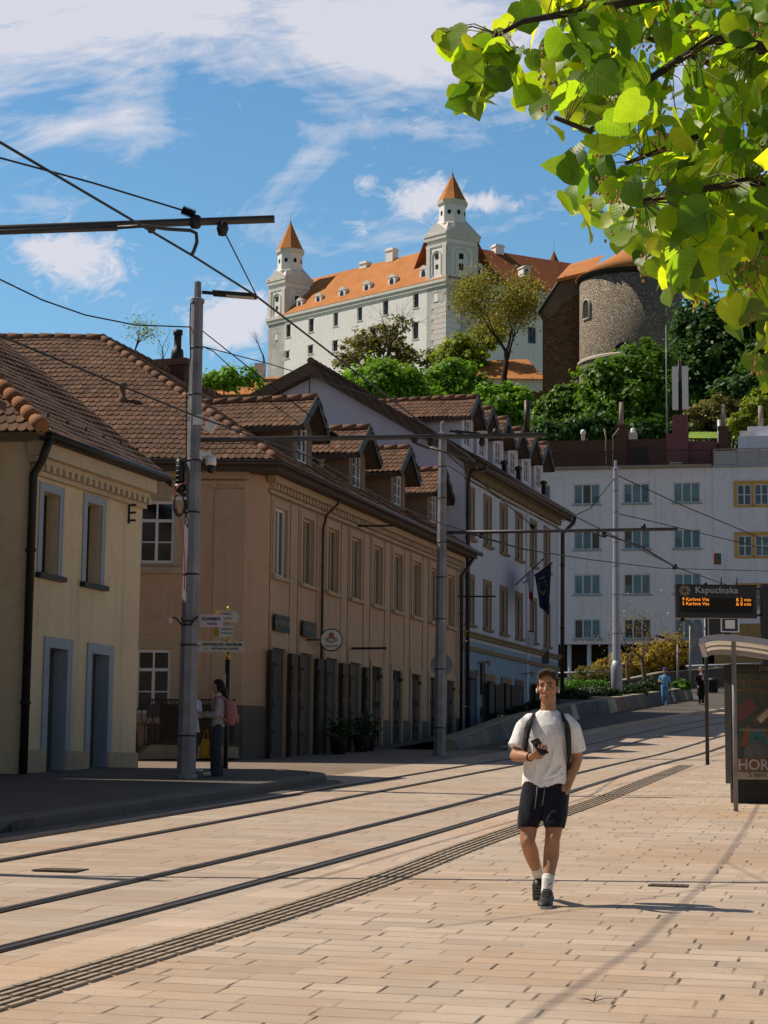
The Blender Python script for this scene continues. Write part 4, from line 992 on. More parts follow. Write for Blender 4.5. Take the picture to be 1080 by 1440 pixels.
# flags on one slanted pole
def flag(name, label, pole_pts, cols, edge, stars=False):
    r = thing(name, label, 'flag', pole_pts[0]); o = Vector(pole_pts[0])
    m_ = MB(); m_.tube([Vector(p)-o for p in pole_pts], .022, 8); m_.ball(Vector(pole_pts[-1])-o, .04,.04,.04,8,6); m_.build('pole', M['gutter'], r)
    nU, nV = 16, 20; A0, A1, len_, drift = edge
    grids = {}
    P = []
    for j in range(nV+1):
        v = j/nV; row = []
        for i in range(nU+1):
            u = i/nU; top = Vector(A0).lerp(Vector(A1), u); w_ = 1-.55*v*drift
            c = Vector(A0).lerp(Vector(A1), .72)
            p = Vector((c.x+(top.x-c.x)*w_, c.y+(top.y-c.y)*w_, top.z+(c.z-top.z)*v*.55 - len_*v*(0.75+.3*u)))
            p += Vector((.03*math.sin(u*9+v*3)*v, .10*math.sin(u*10+v*2)*(.3+v), 0)); row.append(p-o)
        P.append(row)
    m_ = MB(); nc = len(cols)
    for j in range(nV):
        for i in range(nU):
            k = min(nc-1, int(j/nV*nc)) if nc > 1 else 0
            m_.add([P[j][i],P[j+1][i],P[j+1][i+1],P[j][i+1]], [(0,1,2,3)], k, True)
    cl = m_.build('cloth', cols, r)
    bm = bmesh.new(); bm.from_mesh(cl.data); bmesh.ops.remove_doubles(bm, verts=bm.verts, dist=1e-4); bm.to_mesh(cl.data); bm.free()
    if stars:
        s = MB()
        for k in range(12):
            a = 2*math.pi*k/12; u = .46+.26*math.cos(a); v = .42+.20*math.sin(a); i = u*nU; j = v*nV; p = P[int(j)][int(i)]
            pts = []
            for q_ in range(10):
                rr_ = .055 if q_%2==0 else .023; t = math.pi/2+q_*math.pi/5; pts.append(p+Vector((rr_*math.cos(t), -.05, rr_*math.sin(t))))
            s.poly(pts)
        s.build('star_ring', newmat_flat('flag star yellow', (.55,.42,.04)), r)
    return r
def newmat_flat(n, c, rough=.8): return plain(n, c, rough, var=.08)
Yf = 71.0
base = at(719, 828, Yf); tip = at(763, 787, Yf-2.6)
pl = lambda k: Vector(base).lerp(Vector(tip), k)
fw, fb, fr_ = newmat_flat('flag white', (.6,.6,.62)), newmat_flat('flag blue', (.03,.06,.25)), newmat_flat('flag red', (.45,.02,.03))
flag('flag', 'limp white and red flag hanging from a slanted pole on the blue house', [base, tip], [fw, fw, fr_], (pl(.5), pl(.74), 1.25, .8))
b2 = at(733, 822, Yf+1.0); t2 = at(776, 792, Yf-1.9); pl2 = lambda k: Vector(b2).lerp(Vector(t2), k)
flag('flag', 'dark blue flag with a ring of yellow stars hanging from the blue house', [b2, t2], [newmat_flat('flag navy', (.02,.022,.09))], (pl2(.45), pl2(.98), 1.75, .75), True)

# ================================================================ apartment blocks up the street
b4o = at(1005, 930, 118.0); f4 = Frame(Vector((b4o.x, b4o.y, 0)), math.atan2(-0.19, 1.0))
h4 = thing('apartment_block', 'pale grey apartment block with rows of three part windows and brick roof terrace', 'building', f4.o, f4.ang)
cols = []; 
for pxl, pxr, pt in ((807,843.3,680.6),(876,914.5,679.7),(947,984,678.7)):
    a_, t_ = f4.pick(pxl, pt); b_, _ = f4.pick(pxr, pt); cols.append(((a_+b_)/2, b_-a_))
pitch4 = (cols[2][0]-cols[0][0])/2; ww4 = sum(c[1] for c in cols)/3
cu = [cols[0][0]+pitch4*k for k in (-2,-1,0,1,2)]
rows = []
for pt, pb in ((680.6,709),(745.8,773),(807.5,836),(870.5,898.5)):
    _, t_ = f4.pick(826, pt); _, b_ = f4.pick(826, pb); rows.append((b_, t_))
zroof = f4.pick(1000, 657)[1]; zbase = f4.pick(820, 906)[1]; uL = f4.pick(640, 800)[0]
print('B4 cols', cu, ww4, rows, zroof, zbase, uL)
ops = [(u-ww4/2, u+ww4/2, b_, t_) for u in cu for (b_, t_) in rows]
mb = MB(); mb.wall(uL, 0, zbase, zroof, ops, .22); mb.poly([(uL,0,zbase),(uL,0,zroof),(uL,12,zroof),(uL,12,4)]); mb.poly([(0,0,4),(0,12,4),(0,12,zroof),(0,0,zroof)]); mb.poly([(uL,12,4),(uL,12,zroof),(0,12,zroof),(0,12,4)]); mb.build('wall', M['grey_block'], h4)
mb = MB(); mb.poly([(uL,2.5,4),(0,2.5,4),(0,2.5,zbase),(uL,2.5,zbase)]); mb.poly([(uL,0,zbase),(uL,2.5,zbase),(0,2.5,zbase),(0,0,zbase)]); mb.build('undercroft', M['dark_void'], h4)
mb = MB(); 
for px in (828, 858, 800, 770): u_ = f4.pick(px, 920)[0]; mb.lathe([(.14,5.5),(.14,zbase)], (u_,.3,0), 10)
mb.build('column', M['offwhite'], h4, split=True)
def triple(parent, u, z0, w, h, seed):
    rt = window_part(parent, u, z0, w, h, .10, 'three', None, sill=False, pane='glass_blue')
    rnd = random.Random(seed); s = MB(); s.box(-w/2-.1,w/2+.1,-.14,0,-.09,-.0); s.build('sill', M['bluewhite'], rt)
    for k in range(3):
        if rnd.random() < .6:
            x0 = -w/2+.07+k*w/3; x1 = x0+w/3-.13; hh = h-.08; lo = .06 if rnd.random()<.6 else h*rnd.uniform(.2,.6)
            c = MB(); c.poly([(x0,.105,lo),(x1,.105,lo),(x1,.105,hh),(x0,.105,hh)]); c.build('curtain', M['curtain' if rnd.random()<.8 else 'blind'], rt)
    return rt
k = 0
for u in cu:
    for (b_, t_) in rows: triple(h4, u, b_, ww4, t_-b_, k); k += 1
mb = MB(); mb.box(uL, -.02, -.35, 0, zroof-.02, zroof+.16); mb.build('roof_edge', M['stone_pale'], h4)
mb = MB(); mb.box(uL, -.02, -.06, 0, zroof-.55, zroof-.02); mb.build('fascia', M['grey_block2'], h4)
mb = MB(); mb.poly([(uL,0,zroof+.05),(0,0,zroof+.05),(0,12,zroof+.05),(uL,12,zroof+.05)]); mb.build('terrace_floor', M['asphalt'], h4)
uT = f4.pick(937, 630, 2.5)[0]; zt = f4.pick(880, 618, 2.5)[1]
mb = MB(); mb.box(uL+2, uT-.02, 2.5, 9, zroof+.05, zt); mb.build('penthouse', M['brick_brown'], h4)
mb = MB(); u0, u1 = f4.pick(890,640,2.5)[0], f4.pick(911,640,2.5)[0]; mb.box(u0,u1,2.44,2.5,zroof+.06,zroof+.06+1.75); mb.build('terrace_door', M['wood_dark'], h4)
mb = MB(); z1 = f4.pick(940, 610, 2.3)[1]; z2 = f4.pick(950, 583, 2.3)[1]; ua, ub, uc_ = uT, f4.pick(967.5,630,2.3)[0], f4.pick(1008,630,2.3)[0]
mb.box(ua, ub, 2.3, 4, zroof+.05, z1); u3 = f4.pick(945.5,600,2.4)[0]; mb.box(u3, ub-.02, 2.4, 3.6, z1, z2); mb.box(ub+.002, uc_, 2.6, 4, zroof+.05, f4.pick(990,620,2.6)[1]); mb.build('stair_tower', M['brick_purple'], h4)
def rooftop_chimney(px0, px1, ptop, pflue, fl=True):
    a_, z_ = f4.pick(px0, ptop, 3.0); b_, _ = f4.pick(px1, ptop, 3.0); c = MB(); c.box(a_,b_,2.2,3.2,zroof,z_); c.box(a_-.05,b_+.05,2.15,3.25,z_,z_+.12); ch = c.build('chimney', M['brick_brown'], h4)
    zf = f4.pick((px0+px1)/2, pflue, 3.0)[1]; d = MB(); d.lathe([(.17,z_+.1),(.13,zf)], ((a_+b_)/2,2.7,0), 10); d.build('flue', M['stone_pale'], ch)
rooftop_chimney(866.5, 882, 603, 567); rooftop_chimney(1010.5, 1024, 605, 570)
# mast antennas on the purple stack
zb_, zt_ = f4.pick(950,577,3)[1], f4.pick(950,517,3)[1]; ua = f4.pick(945.5,550,3)[0]; ub = f4.pick(968,550,3)[0]
an = MB(); wA = (ub-ua)*.38; 
for x in (ua, ub-wA): an.box(x, x+wA, 2.6, 2.95, zb_, zt_)
ant = an.build('antenna_panel', M['offwhite'], h4, split=True); d = MB(); 
for t_ in (.43,.57): d.tube([(ua+(ub-ua)*t_,3.0,z2),(ua+(ub-ua)*t_,3.0,zt_+.5)], .06, 8)
for t_ in (.15,.4,.65,.9): d.bar((ua+.1,2.97,zb_+(zt_-zb_)*t_),(ub-.1,2.97,zb_+(zt_-zb_)*t_),.06,.06)
d.build('antenna_mast', M['gutter_dark'], ant)
mb = MB(); u_ = f4.pick(937,500,4)[0]; mb.tube([(u_,4,zroof+1),(u_,4,f4.pick(937,457,4)[1])], [.07,.03], 8); mb.build('whip_antenna', M['pole'], h4)
# white roof vent, railing, terrace boxes
a_, z_ = f4.pick(884,608,4); b_, _ = f4.pick(895.5,608,4); mb = MB(); mb.box(a_,b_,4,4.6,zt,z_); mb.lathe([(.14,z_),(.17,z_+.06),(.15,z_+.28),(.03,z_+.34)], ((a_+b_)/2,4.3,0), 10); mb.build('roof_vent', M['offwhite'], h4)
a_, z_ = f4.pick(820,611,5); mb = MB(); mb.lathe([(.13,zt),(.13,z_),(.2,z_+.06),(.15,z_+.28),(.03,z_+.34)], (a_,5,0), 10); mb.build('roof_vent', M['offwhite'], h4)
mb = MB(); zr0, zr1 = zroof+.16, zroof+1.12; uR = f4.pick(1000,640,0)[0]
mb.bar((uL,.1,zr1),(uR,.1,zr1),.06,.06); mb.bar((uL,.1,zr0+.12),(uR,.1,zr0+.12),.04,.04); x = uL+6
while x < uR: mb.box(x-.012,x+.012,.088,.112,zr0,zr1-.03); x += .13
mb.bar((uR,.1,zr1),(uR,2.4,zr1),.06,.06); mb.build('railing', M['gutter_dark'], h4)
mb = MB(); mb.box(uR-.05,uR+.0,.15,2.4,zr0,zr1-.05); mb.build('railing_screen', M['gutter_dark'], h4)
mb = MB(); u_ = f4.pick(860,640,.15)[0]
for px in (852, 862): 
    u_ = f4.pick(px,640,.15)[0]; mb.tube([(u_,.15,zr0),(u_,.15,zr1+1.0),(u_+(.4 if px>855 else -.1),.15,zr1+1.5)], .05, 6)
mb.build('vent_pipe', M['stone_pale'], h4, split=True)
a_, b_ = f4.pick(941,650,1.2)[0], f4.pick(960,650,1.2)[0]; mb = MB(); 
for k in range(3): mb.box(a_+(b_-a_)*k/3+.03, a_+(b_-a_)*(k+1)/3-.03, 1.2, 1.5, zr0, zr0+.4)
mb.build('planter_box', M['offwhite'], h4, split=True)
a_, b_ = f4.pick(966.5,905)[0], f4.pick(988,905)[0]; mb = MB(); mb.box(a_,b_,-.05,-.004,zbase-2,f4.pick(977,876)[1]); mb.build('entrance_panel', M['pole'], h4)

# second block
h5 = thing('apartment_block', 'blue grey apartment block with amber framed window pairs and tan ground floor', 'building', f4.o, f4.ang)
uE = 16.0; z5 = f4.pick(1040, 656.5)[1]; ztan = f4.pick(1040, 877)[1]
am = []
for pt, pb in ((676.5,713),(748.5,785),(820.5,857)):
    t_ = f4.pick(1050,pt)[1]; b_ = f4.pick(1050,pb)[1]; am.append((b_,t_))
ul = f4.pick(1032,700)[0]; uw = f4.pick(1056,700)[0]-f4.pick(1036,700)[0]; ug = f4.pick(1060,700)[0]-f4.pick(1036,700)[0]
grp = [ul, ul+6.2]; ops = []
for g0 in grp:
    for (b_,t_) in am:
        for k in (0,1): x = g0+.2+ug*k; ops.append((x, x+uw, b_+.12, t_-.2))
mb = MB(); mb.wall(.01, uE, ztan, z5, ops, .25, -.06); mb.poly([(uE,-.06,4),(uE,12,4),(uE,12,z5),(uE,-.06,z5)]); mb.poly([(.01,-.06,4),(.01,-.06,z5),(.01,0,z5),(.01,0,4)]); mb.build('wall', M['grey_block2'], h5)
mb = MB(); mb.poly([(.012,-.062,4),(uE,-.062,4),(uE,-.062,ztan),(.012,-.062,ztan)]); mb.build('ground_floor', M['tan'], h5)
for g0 in grp:
    for (b_,t_) in am:
        fr = MB(); wt = .4+ug+uw; x0 = g0; x1 = g0+wt
        fr.box(x0,x1,-.12,-.064,t_-.2,t_); fr.box(x0,x0+.198,-.12,-.064,b_,t_-.2); fr.box(x1-.198,x1,-.12,-.064,b_,t_-.2); fr.box(x0+.2+uw+.002,x0+.2+ug-.002,-.12,-.064,b_+.002,t_-.2); fr.box(x0+.198,x1-.198,-.12,-.064,b_-.02,b_+.118)
        rt = fr.build('window', M['amber'], h5)
        for k in (0,1):
            x = x0+.2+ug*k; w_ = MB(); w_.frame(x+.002,x+uw-.002,b_+.122,t_-.202,.07,.02,.08); w_.box(x+uw/2-.04,x+uw/2+.04,.016,.076,b_+.2,t_-.28); w_.box(x+.07,x+uw/2-.04,.02,.07,b_+.75,b_+.8); w_.box(x+uw/2+.04,x+uw-.07,.02,.07,b_+.75,b_+.8); w_.build('frame', M['white_frame'], rt)
            p = MB(); p.poly([(x,.06,b_+.12),(x+uw,.06,b_+.12),(x+uw,.06,t_-.2),(x,.06,t_-.2)]); p.build('pane', M['glass_blue' if (k+int(b_))%2 else 'glass'], rt)
mb = MB(); mb.box(.05,uE,-.25,-.06,z5-.03,z5+.12); mb.build('roof_edge', M['bluewhite'], h5)
ua, zp = f4.pick(1037.5,613.5,2.2); mb = MB(); u0,u1 = f4.pick(1050,650,2.2)[0], f4.pick(1071,650,2.2)[0]; zq0, zq1 = f4.pick(1060,653,2.2)[1], f4.pick(1060,632,2.2)[1]
mb.wall(ua, uE-1, z5, zp, [(u0,u1,zq0,zq1)], .15, 2.2); mb.poly([(ua,2.2,z5),(ua,2.2,zp),(ua,9,zp),(ua,9,z5)]); mb.poly([(ua,2.2,zp),(uE-1,2.2,zp),(uE-1,9,zp),(ua,9,zp)]); mb.build('penthouse', M['grey_block2'], h5)
w_ = window_part(h5, (u0+u1)/2, zq0, u1-u0, zq1-zq0, .08, 'plain2', None, sill=False, pane='glass_blue'); w_.location.y = 2.2
mb = MB(); zr1 = z5+1.15; mb.bar((.1,.1,zr1),(uE,.1,zr1),.06,.06)
x = .12
while x < uE: mb.box(x-.03,x+.03,.08,.14,z5+.1,zr1); x += 1.4
mb.build('railing', M['stone_pale'], h5)
gl = plain('frosted railing glass', (.30,.28,.27), .2, var=.1); mb = MB(); mb.box(.15,uE,.10,.12,z5+.2,zr1-.1); mb.build('railing_screen', gl, h5)
a_, z_ = f4.pick(1060,606,3.5); mb = MB(); mb.box(a_-.4,a_+1,3.2,4.2,zp,zp+.8); c_ = mb.build('chimney', M['grey_block2'], h5); mb = MB(); mb.lathe([(.17,zp+.8),(.15,f4.pick(1070,570,3.5)[1])],(a_+.45,3.7,0),10); mb.build('flue', M['stone_pale'], c_)
a_, z_ = f4.pick(1040,606,3); b_, _ = f4.pick(1057,606,3); mb = MB(); mb.box(a_,b_,3,3.6,zp+.08,z_); mb.lathe([(.22,.0),(.22,.02)],((a_+b_)/2,2.9,zp+.4),10); mb.build('air_unit', M['offwhite'], h5)
mb = MB(); 
for px, py in ((1017,585),(1012,590)): q_ = f4.pick(px, py, 3.2); mb.lathe([(.16,zroof+1.5),(.16,q_[1])], (q_[0],3.3,0), 10)
mb.build('flue', M['pole_pale'], h4, split=True)
# ================================================================ castle on the hill
Kp = at(628, 392, 400.0); zE = Kp.z
aL = math.atan2(38, -39)                 # long wall runs back to the left
aR = math.atan2(0.54, 1.0)               # other wall runs back to the right
dL = Vector((math.cos(aL), math.sin(aL), 0)); dR = Vector((math.cos(aR), math.sin(aR), 0))
K0 = Vector((Kp.x, Kp.y, 0))
fL = Frame(K0, aL + math.pi)             # x runs towards the corner: u negative along the wall, y into the building
fR = Frame(K0, aR)
castle = thing('castle', 'white hilltop castle with orange tiled roofs and two square corner towers', 'castle', (Kp.x, Kp.y, 0), 0)
C3 = lambda P: Vector(P) - Vector((Kp.x, Kp.y, 0))
ZB = 46.0
def to_castle(mb, fr): mb.v = [tuple(C3(fr.w(*p))) for p in mb.v]; return mb
uLend = fL.pick(377, 470)[0]
wins = []
def cw(fr, px0, px1, pt, pb, v=0.0):
    a, t = fr.pick(px0, pt, v); b, _ = fr.pick(px1, pt, v); _, z = fr.pick((px0+px1)/2, pb, v); return (min(a,b), max(a,b), z, t)
Z = lambda x, y: (360+x/3, 220+y/3)
def zz(x0,x1,y0,y1): return (360+x0/3, 360+x1/3, 220+y0/3, 220+y1/3)
Lw = [zz(126,146,710,762),(*zz(222,243,686,740),),zz(326,346,660,715),zz(427,448,637,692),zz(535,558,610,668),zz(663,686,580,638),zz(751,766,575,610),zz(82,90,747,773),zz(120,140,822,852),zz(218,240,798,832),zz(322,344,778,822),zz(660,685,702,770),zz(430,452,775,830),zz(540,562,740,800)]
Lo = [cw(fL, *w) for w in Lw]
S2 = lambda x0,x1,y0,y1: (660+x0/2.571, 660+x1/2.571, 300+y0/2.571, 300+y1/2.571)
Rw = [zz(860,874,576,606),zz(938,952,570,602),S2(212,243,310,355),S2(212,242,410,470),S2(34,62,390,430)]
Ro = [cw(fR, *w) for w in Rw]
uRend = 46.0
mb = MB(); mb.wall(uLend, 0, ZB, zE, Lo, .8); to_castle(mb, fL).build('left_wall', M['castle_white'], castle)
mb = MB(); mb.wall(0, uRend, ZB, zE, Ro, .8); to_castle(mb, fR).build('right_wall', M['castle_white'], castle)
for fr, lst in ((fL, Lo), (fR, Ro)):
    for a, b, c, d in lst:
        m_ = MB(); m_.box(a-.12,b+.12,-.12,0,c-.22,c); m_.box(a-.12,b+.12,-.1,0,d,d+.2); 
        if d-c > 4.2 or (b-a>2.4 and d < zE-12): m_.box(a-.35,b+.35,-.3,0,d+.8,d+1.05); m_.box(a-.35,b+.35,-.25,0,c-.5,c-.22)
        rt = to_castle(m_, fr).build('window', M['castle_trim'], castle)
        p_ = MB(); p_.poly([(a,.5,c),(b,.5,c),(b,.5,d),(a,.5,d)]); to_castle(p_, fr).build('pane', M['glass'], rt)
        if b-a > 1.6:
            g_ = MB(); xm = (a+b)/2; g_.box(xm-.07,xm+.07,.40,.48,c,d); [g_.box(a,b,.41,.47,c+(d-c)*k-.05,c+(d-c)*k+.05) for k in (.33,.66)]; to_castle(g_, fr).build('frame', M['gutter_dark'], rt)
# quoins of bare stone at the corner, cornice under the eaves
mb = MB(); 
for k in range(22):
    z0 = zE-6-1.15*k; w_ = 3.6 if k%2 else 4.3; mb.box(-w_, 0.0, -.10, -.001, z0, z0+1.05)
to_castle(mb, fL).build('quoin', plaster('bare quoin stone',(.74,.69,.66),.12,.3), castle)
mb = MB()
for k in range(22):
    z0 = zE-6-1.15*k; w_ = 2.6 if k%2 else 3.4; mb.box(0.0, w_, -.10, -.001, z0, z0+1.05)
to_castle(mb, fR).build('quoin', M['castle_white'], castle)
mb = MB(); mb.box(uLend-.5, .3, -.55, 0, zE-.5, zE+.25); mb.box(uLend-.3, .2, -.3, 0, zE-1.3, zE-.5); to_castle(mb, fL).build('cornice', M['castle_trim'], castle)
mb = MB(); mb.box(-.3, uRend, -.55, 0, zE-.5, zE+.25); mb.box(-.2, uRend, -.3, 0, zE-1.3, zE-.5); to_castle(mb, fR).build('cornice', M['castle_trim'], castle)
# roofs
pa = fL.loc(at(600, 353, 407)); rh = 10.9; rd = 9.6
zL = zE + rh
mb = MB(); mb.poly([(uLend+4,-.6,zE+.2),(0,-.6,zE+.2),(0,rd,zL),(uLend+4,rd,zL)]); mb.poly([(uLend+4,rd,zL),(0,rd,zL),(0,2*rd,zE),(uLend+4,2*rd,zE)]); mb.poly([(uLend+4,-.6,zE+.2),(uLend+4,rd,zL),(uLend+4,2*rd,zE)])
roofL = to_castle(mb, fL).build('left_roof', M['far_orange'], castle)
mb = MB(); mb.poly([(0,-.6,zE+.2),(uRend,-.6,zE+.2),(uRend,rd,zL),(0,rd,zL)]); mb.poly([(0,rd,zL),(uRend,rd,zL),(uRend,2*rd,zE),(0,2*rd,zE)]); roofR = to_castle(mb, fR).build('right_roof', M['far_shaded'], castle)
def cdormer(fr, px, pt, pb, roof, tile):
    u, t = fr.pick(px, pt, 1.2); _, b = fr.pick(px, pb, 1.2); h = t-b; w = h*.85
    m_ = MB(); prof = [(u-w/2,1.2,b-.3),(u+w/2,1.2,b-.3),(u+w/2,1.2,b+h*.6)] + [(u+w/2*math.cos(a),1.2,b+h*.6+h*.4*math.sin(a)) for a in (R(30),R(60),R(90),R(120),R(150))] + [(u-w/2,1.2,b+h*.6)]
    m_.extrude(prof, (0,h*1.1,0)); rt = to_castle(m_, fr).build('dormer', M['castle_white'], castle)
    r_ = MB(); r_.extrude([(u-w/2-.2,1.1,b+h*.78),(u+w/2+.2,1.1,b+h*.78),(u+w/2*.6,1.1,b+h*1.04),(u,1.1,b+h*1.12),(u-w/2*.6,1.1,b+h*1.04)], (0,h*1.3,0)); to_castle(r_, fr).build('dormer_roof', tile, rt)
    p_ = MB(); pr = [(u-w*.26,1.17,b),(u+w*.26,1.17,b),(u+w*.26,1.17,b+h*.5)]+[(u+w*.26*math.cos(a),1.17,b+h*.5+w*.26*math.sin(a)) for a in (R(45),R(90),R(135))]+[(u-w*.26,1.17,b+h*.5)]; p_.poly(pr); to_castle(p_, fr).build('pane', M['glass'], rt)
for x, t_, b_ in ((183,600,640),(262,580,622),(362,554,600),(466,528,575),(572,500,548),(706,465,515)): px, pt = Z(x, t_); cdormer(fL, px, pt, 220+b_/3, roofL, M['castle_trim'])
for x, t_, b_ in ((941,455,500),(1142,462,500)): px, pt = Z(x, t_); cdormer(fR, px, pt, 220+b_/3, roofR, M['castle_trim'])
for px, pt, fr, rf_ in ((551,350,fL,roofL),(514,369,fL,roofL),(700,345,fR,roofR)):
    u, z = fr.pick(px, pt, rd); m_ = MB(); m_.box(u-1.1,u+1.1,rd-.9,rd+.9,zL-.8,max(z,zL+.9)); m_.box(u-1.3,u+1.3,rd-1.1,rd+1.1,max(z,zL+.9)-.6,max(z,zL+.9)-.4); to_castle(m_, fr).build('chimney', M['castle_white'], castle)
# corner towers: square block with pilasters and pediments, octagon drum, pyramid roof
def tower(fl, fr_, name, corner, wl, wr, z0, zc, zp, zo, zt):
    """corner: near corner on the ground plan; wl / wr: lengths along the left and right walls"""
    eL = fl.ex*-1; eR = fr_.ex; c = Vector((corner.x, corner.y, 0))
    Q = [c, c+eR*wr, c+eR*wr+eL*wl, c+eL*wl]
    def ring(off, z): 
        m_ = sum(Q, Vector())/4; return [m_+(p-m_)*(1+off) + Vector((0,0,z)) for p in Q]
    def slab(mb, off, za, zb): 
        a = ring(off, za); mb.extrude([C3(p) for p in a], (0,0,zb-za))
    mb = MB(); slab(mb, 0, z0-26, zc); root = mb.build(name, M['castle_white'], castle)
    t_ = MB(); slab(t_, .07, z0-.5, z0+.4); slab(t_, .05, zc-2.6, zc-2.0); slab(t_, .12, zc-1.1, zc-.2); slab(t_, .16, zc-.2, zc+.3)
    ctr = sum(Q, Vector())/4
    for i, (p, q_) in enumerate(((Q[3],Q[0]),(Q[0],Q[1]),(Q[1],Q[2]),(Q[2],Q[3]))):
        e = (q_-p).normalized(); ln = (q_-p).length; n = Vector((e.y,-e.x,0))
        for s_ in (0, 1):
            a = p+e*(0 if s_==0 else ln-1.0); pts = [a, a+e*1.0, a+e*1.0+n*.28, a+n*.28]; t_.extrude([C3(x_+Vector((0,0,z0+.4))) for x_ in pts], (0,0,zc-2.6-z0-.4))
            a = p+e*(.0 if s_==0 else ln-1.3)
        # pediment
        a, b, m_ = p-e*.5, q_+e*.5, p+e*ln/2; pts = [C3(a+n*.45+Vector((0,0,zc+.3))), C3(b+n*.45+Vector((0,0,zc+.3))), C3(m_+n*.45+Vector((0,0,zp)))]
        t_.extrude(pts, C3(Vector((Kp.x,Kp.y,0)) - n*1.1)); pi = [x_ for x_ in pts]
    t_.build('stone_trim', M['castle_trim'], root)
    r_ = MB(); top = Vector((ctr.x,ctr.y,zo-.5)); a = ring(.12, zc+.3)
    for i in range(4): r_.poly([C3(a[i]),C3(a[(i+1)%4]),C3(top)])
    r_.build('shoulder', M['castle_trim'], root)
    rad = min(wl, wr)*.5*1.02; ang0 = fr_.ang+R(22.5)
    d_ = MB(); cc_ = C3(ctr); d_.lathe([(rad,zp-2.2),(rad,zo)], cc_, 8, sm=False, a0=ang0); dr = d_.build('drum', M['castle_white'], root)
    d_ = MB(); d_.lathe([(rad*1.03,zo-.9),(rad*1.14,zo-.4),(rad*1.17,zo+.2),(rad*.9,zo+.35)], cc_, 8, sm=False, a0=ang0); d_.lathe([(rad*1.02,zp-.4),(rad*1.06,zp-.1),(rad*1.02,zp+.1)], cc_, 8, sm=False, a0=ang0); d_.build('drum_cornice', M['castle_trim'], root, split=True)
    w_ = MB()
    for k in range(8):
        a = ang0+R(22.5)+k*R(45); rr = rad*math.cos(R(22.5)); n = Vector((math.cos(a),math.sin(a),0)); t2 = Vector((-n.y,n.x,0)); p = cc_+n*(rr+.06)+Vector((0,0,(zp+zo)/2-.1)); w_.poly([p+t2*(.42*math.cos(j*math.pi/5))+Vector((0,0,.55*math.sin(j*math.pi/5))) for j in range(10)])
    w_.build('oculus', M['dark_void'], root, split=True)
    p_ = MB(); p_.lathe([(rad*1.12,zo+.3),(rad*.8,zo+(zt-zo)*.3),(rad*.02,zt)], cc_, 8, sm=False, a0=ang0); sp = p_.build('spire', M['far_orange'], root)
    f_ = MB(); f_.lathe([(.18,zt-.6),(.25,zt-.2),(.06,zt+.3),(.03,zt+2.6)], cc_, 8); f_.build('finial', M['pole'], root)
    # windows in the two seen faces
    for (p, e, ln, lst) in ((Q[3], -eL, wl, ((.5,.56,.13,.9),(.5,.26,.10,.7))), (Q[0], eR, wr, ((.47,.56,.13,1.0),(.47,.22,.15,1.0)))):
        n = Vector((e.y,-e.x,0))
        fr__ = MB(); ar = [p+e*ln*.28+n*.1+Vector((0,0,z0+.9)), p+e*ln*.28+n*.1+Vector((0,0,z0+(zc-z0)*.5))]
        arch = [p+e*(ln*.5+ln*.22*math.cos(t))+n*.08+Vector((0,0,z0+(zc-z0)*.52+ln*.22*math.sin(t))) for t in [math.pi-k*math.pi/8 for k in range(9)]]
        fr__.tube([C3(p+e*ln*.28+n*.08+Vector((0,0,z0+.9)))]+[C3(x_) for x_ in arch]+[C3(p+e*ln*.72+n*.08+Vector((0,0,z0+.9)))], .16, 5, sm=False); fr__.build('blind_arch', M['castle_trim'], root)
        for fx, fz, hh, ww_ in lst:
            m_ = p+e*ln*fx+n*.05+Vector((0,0,z0+(zc-2.6-z0)*fz+.4)); h_ = (zc-z0)*hh; g_ = MB(); g_.poly([C3(m_-e*ww_*.55), C3(m_+e*ww_*.55), C3(m_+e*ww_*.55+Vector((0,0,h_))), C3(m_-e*ww_*.55+Vector((0,0,h_)))]); g_.build('window', M['dark_void'], root)
    return root
zof = lambda py, Y, px=640: at(px, py, Y).z
wl = -fL.pick(600, 450)[0]; wr = fR.pick(671, 400)[0]
tower(fL, fR, 'near_tower', K0, wl, wr, zE+.4, zof(331,402), zof(314,402), zof(283,402), zof(241,402))
uc1 = fL.pick(401, 440)[0]; cL = fL.w(uc1, 0, 0); wl2 = uc1 - uLend; fq = Frame(Vector((cL.x,cL.y,0)), aR); wr2 = fq.pick(436, 420)[0]
Yl = cL.y
zl = lambda py: at(410, py, Yl).z
tower(fL, fR, 'left_tower', cL, wl2, wr2, zl(446), zl(391), zl(378), zl(349), zl(306))
print('castle', zE, wl, wr, wl2, wr2, uLend, Yl)
# small far spire on the skyline
sp = at(779, 361, 470); s = MB(); s.lathe([(1.0,-12),(1.0,-1.4),(1.3,-1.4),(.1,1.4)], (0,0,0), 8, sm=False); s.lathe([(.05,1.2),(.03,4.5)], (0,0,0), 6)
tag(s.build('roof_turret', M['far_shaded'], None, sp), 'tiny pointed turret roof behind the shaded castle roof', 'turret')

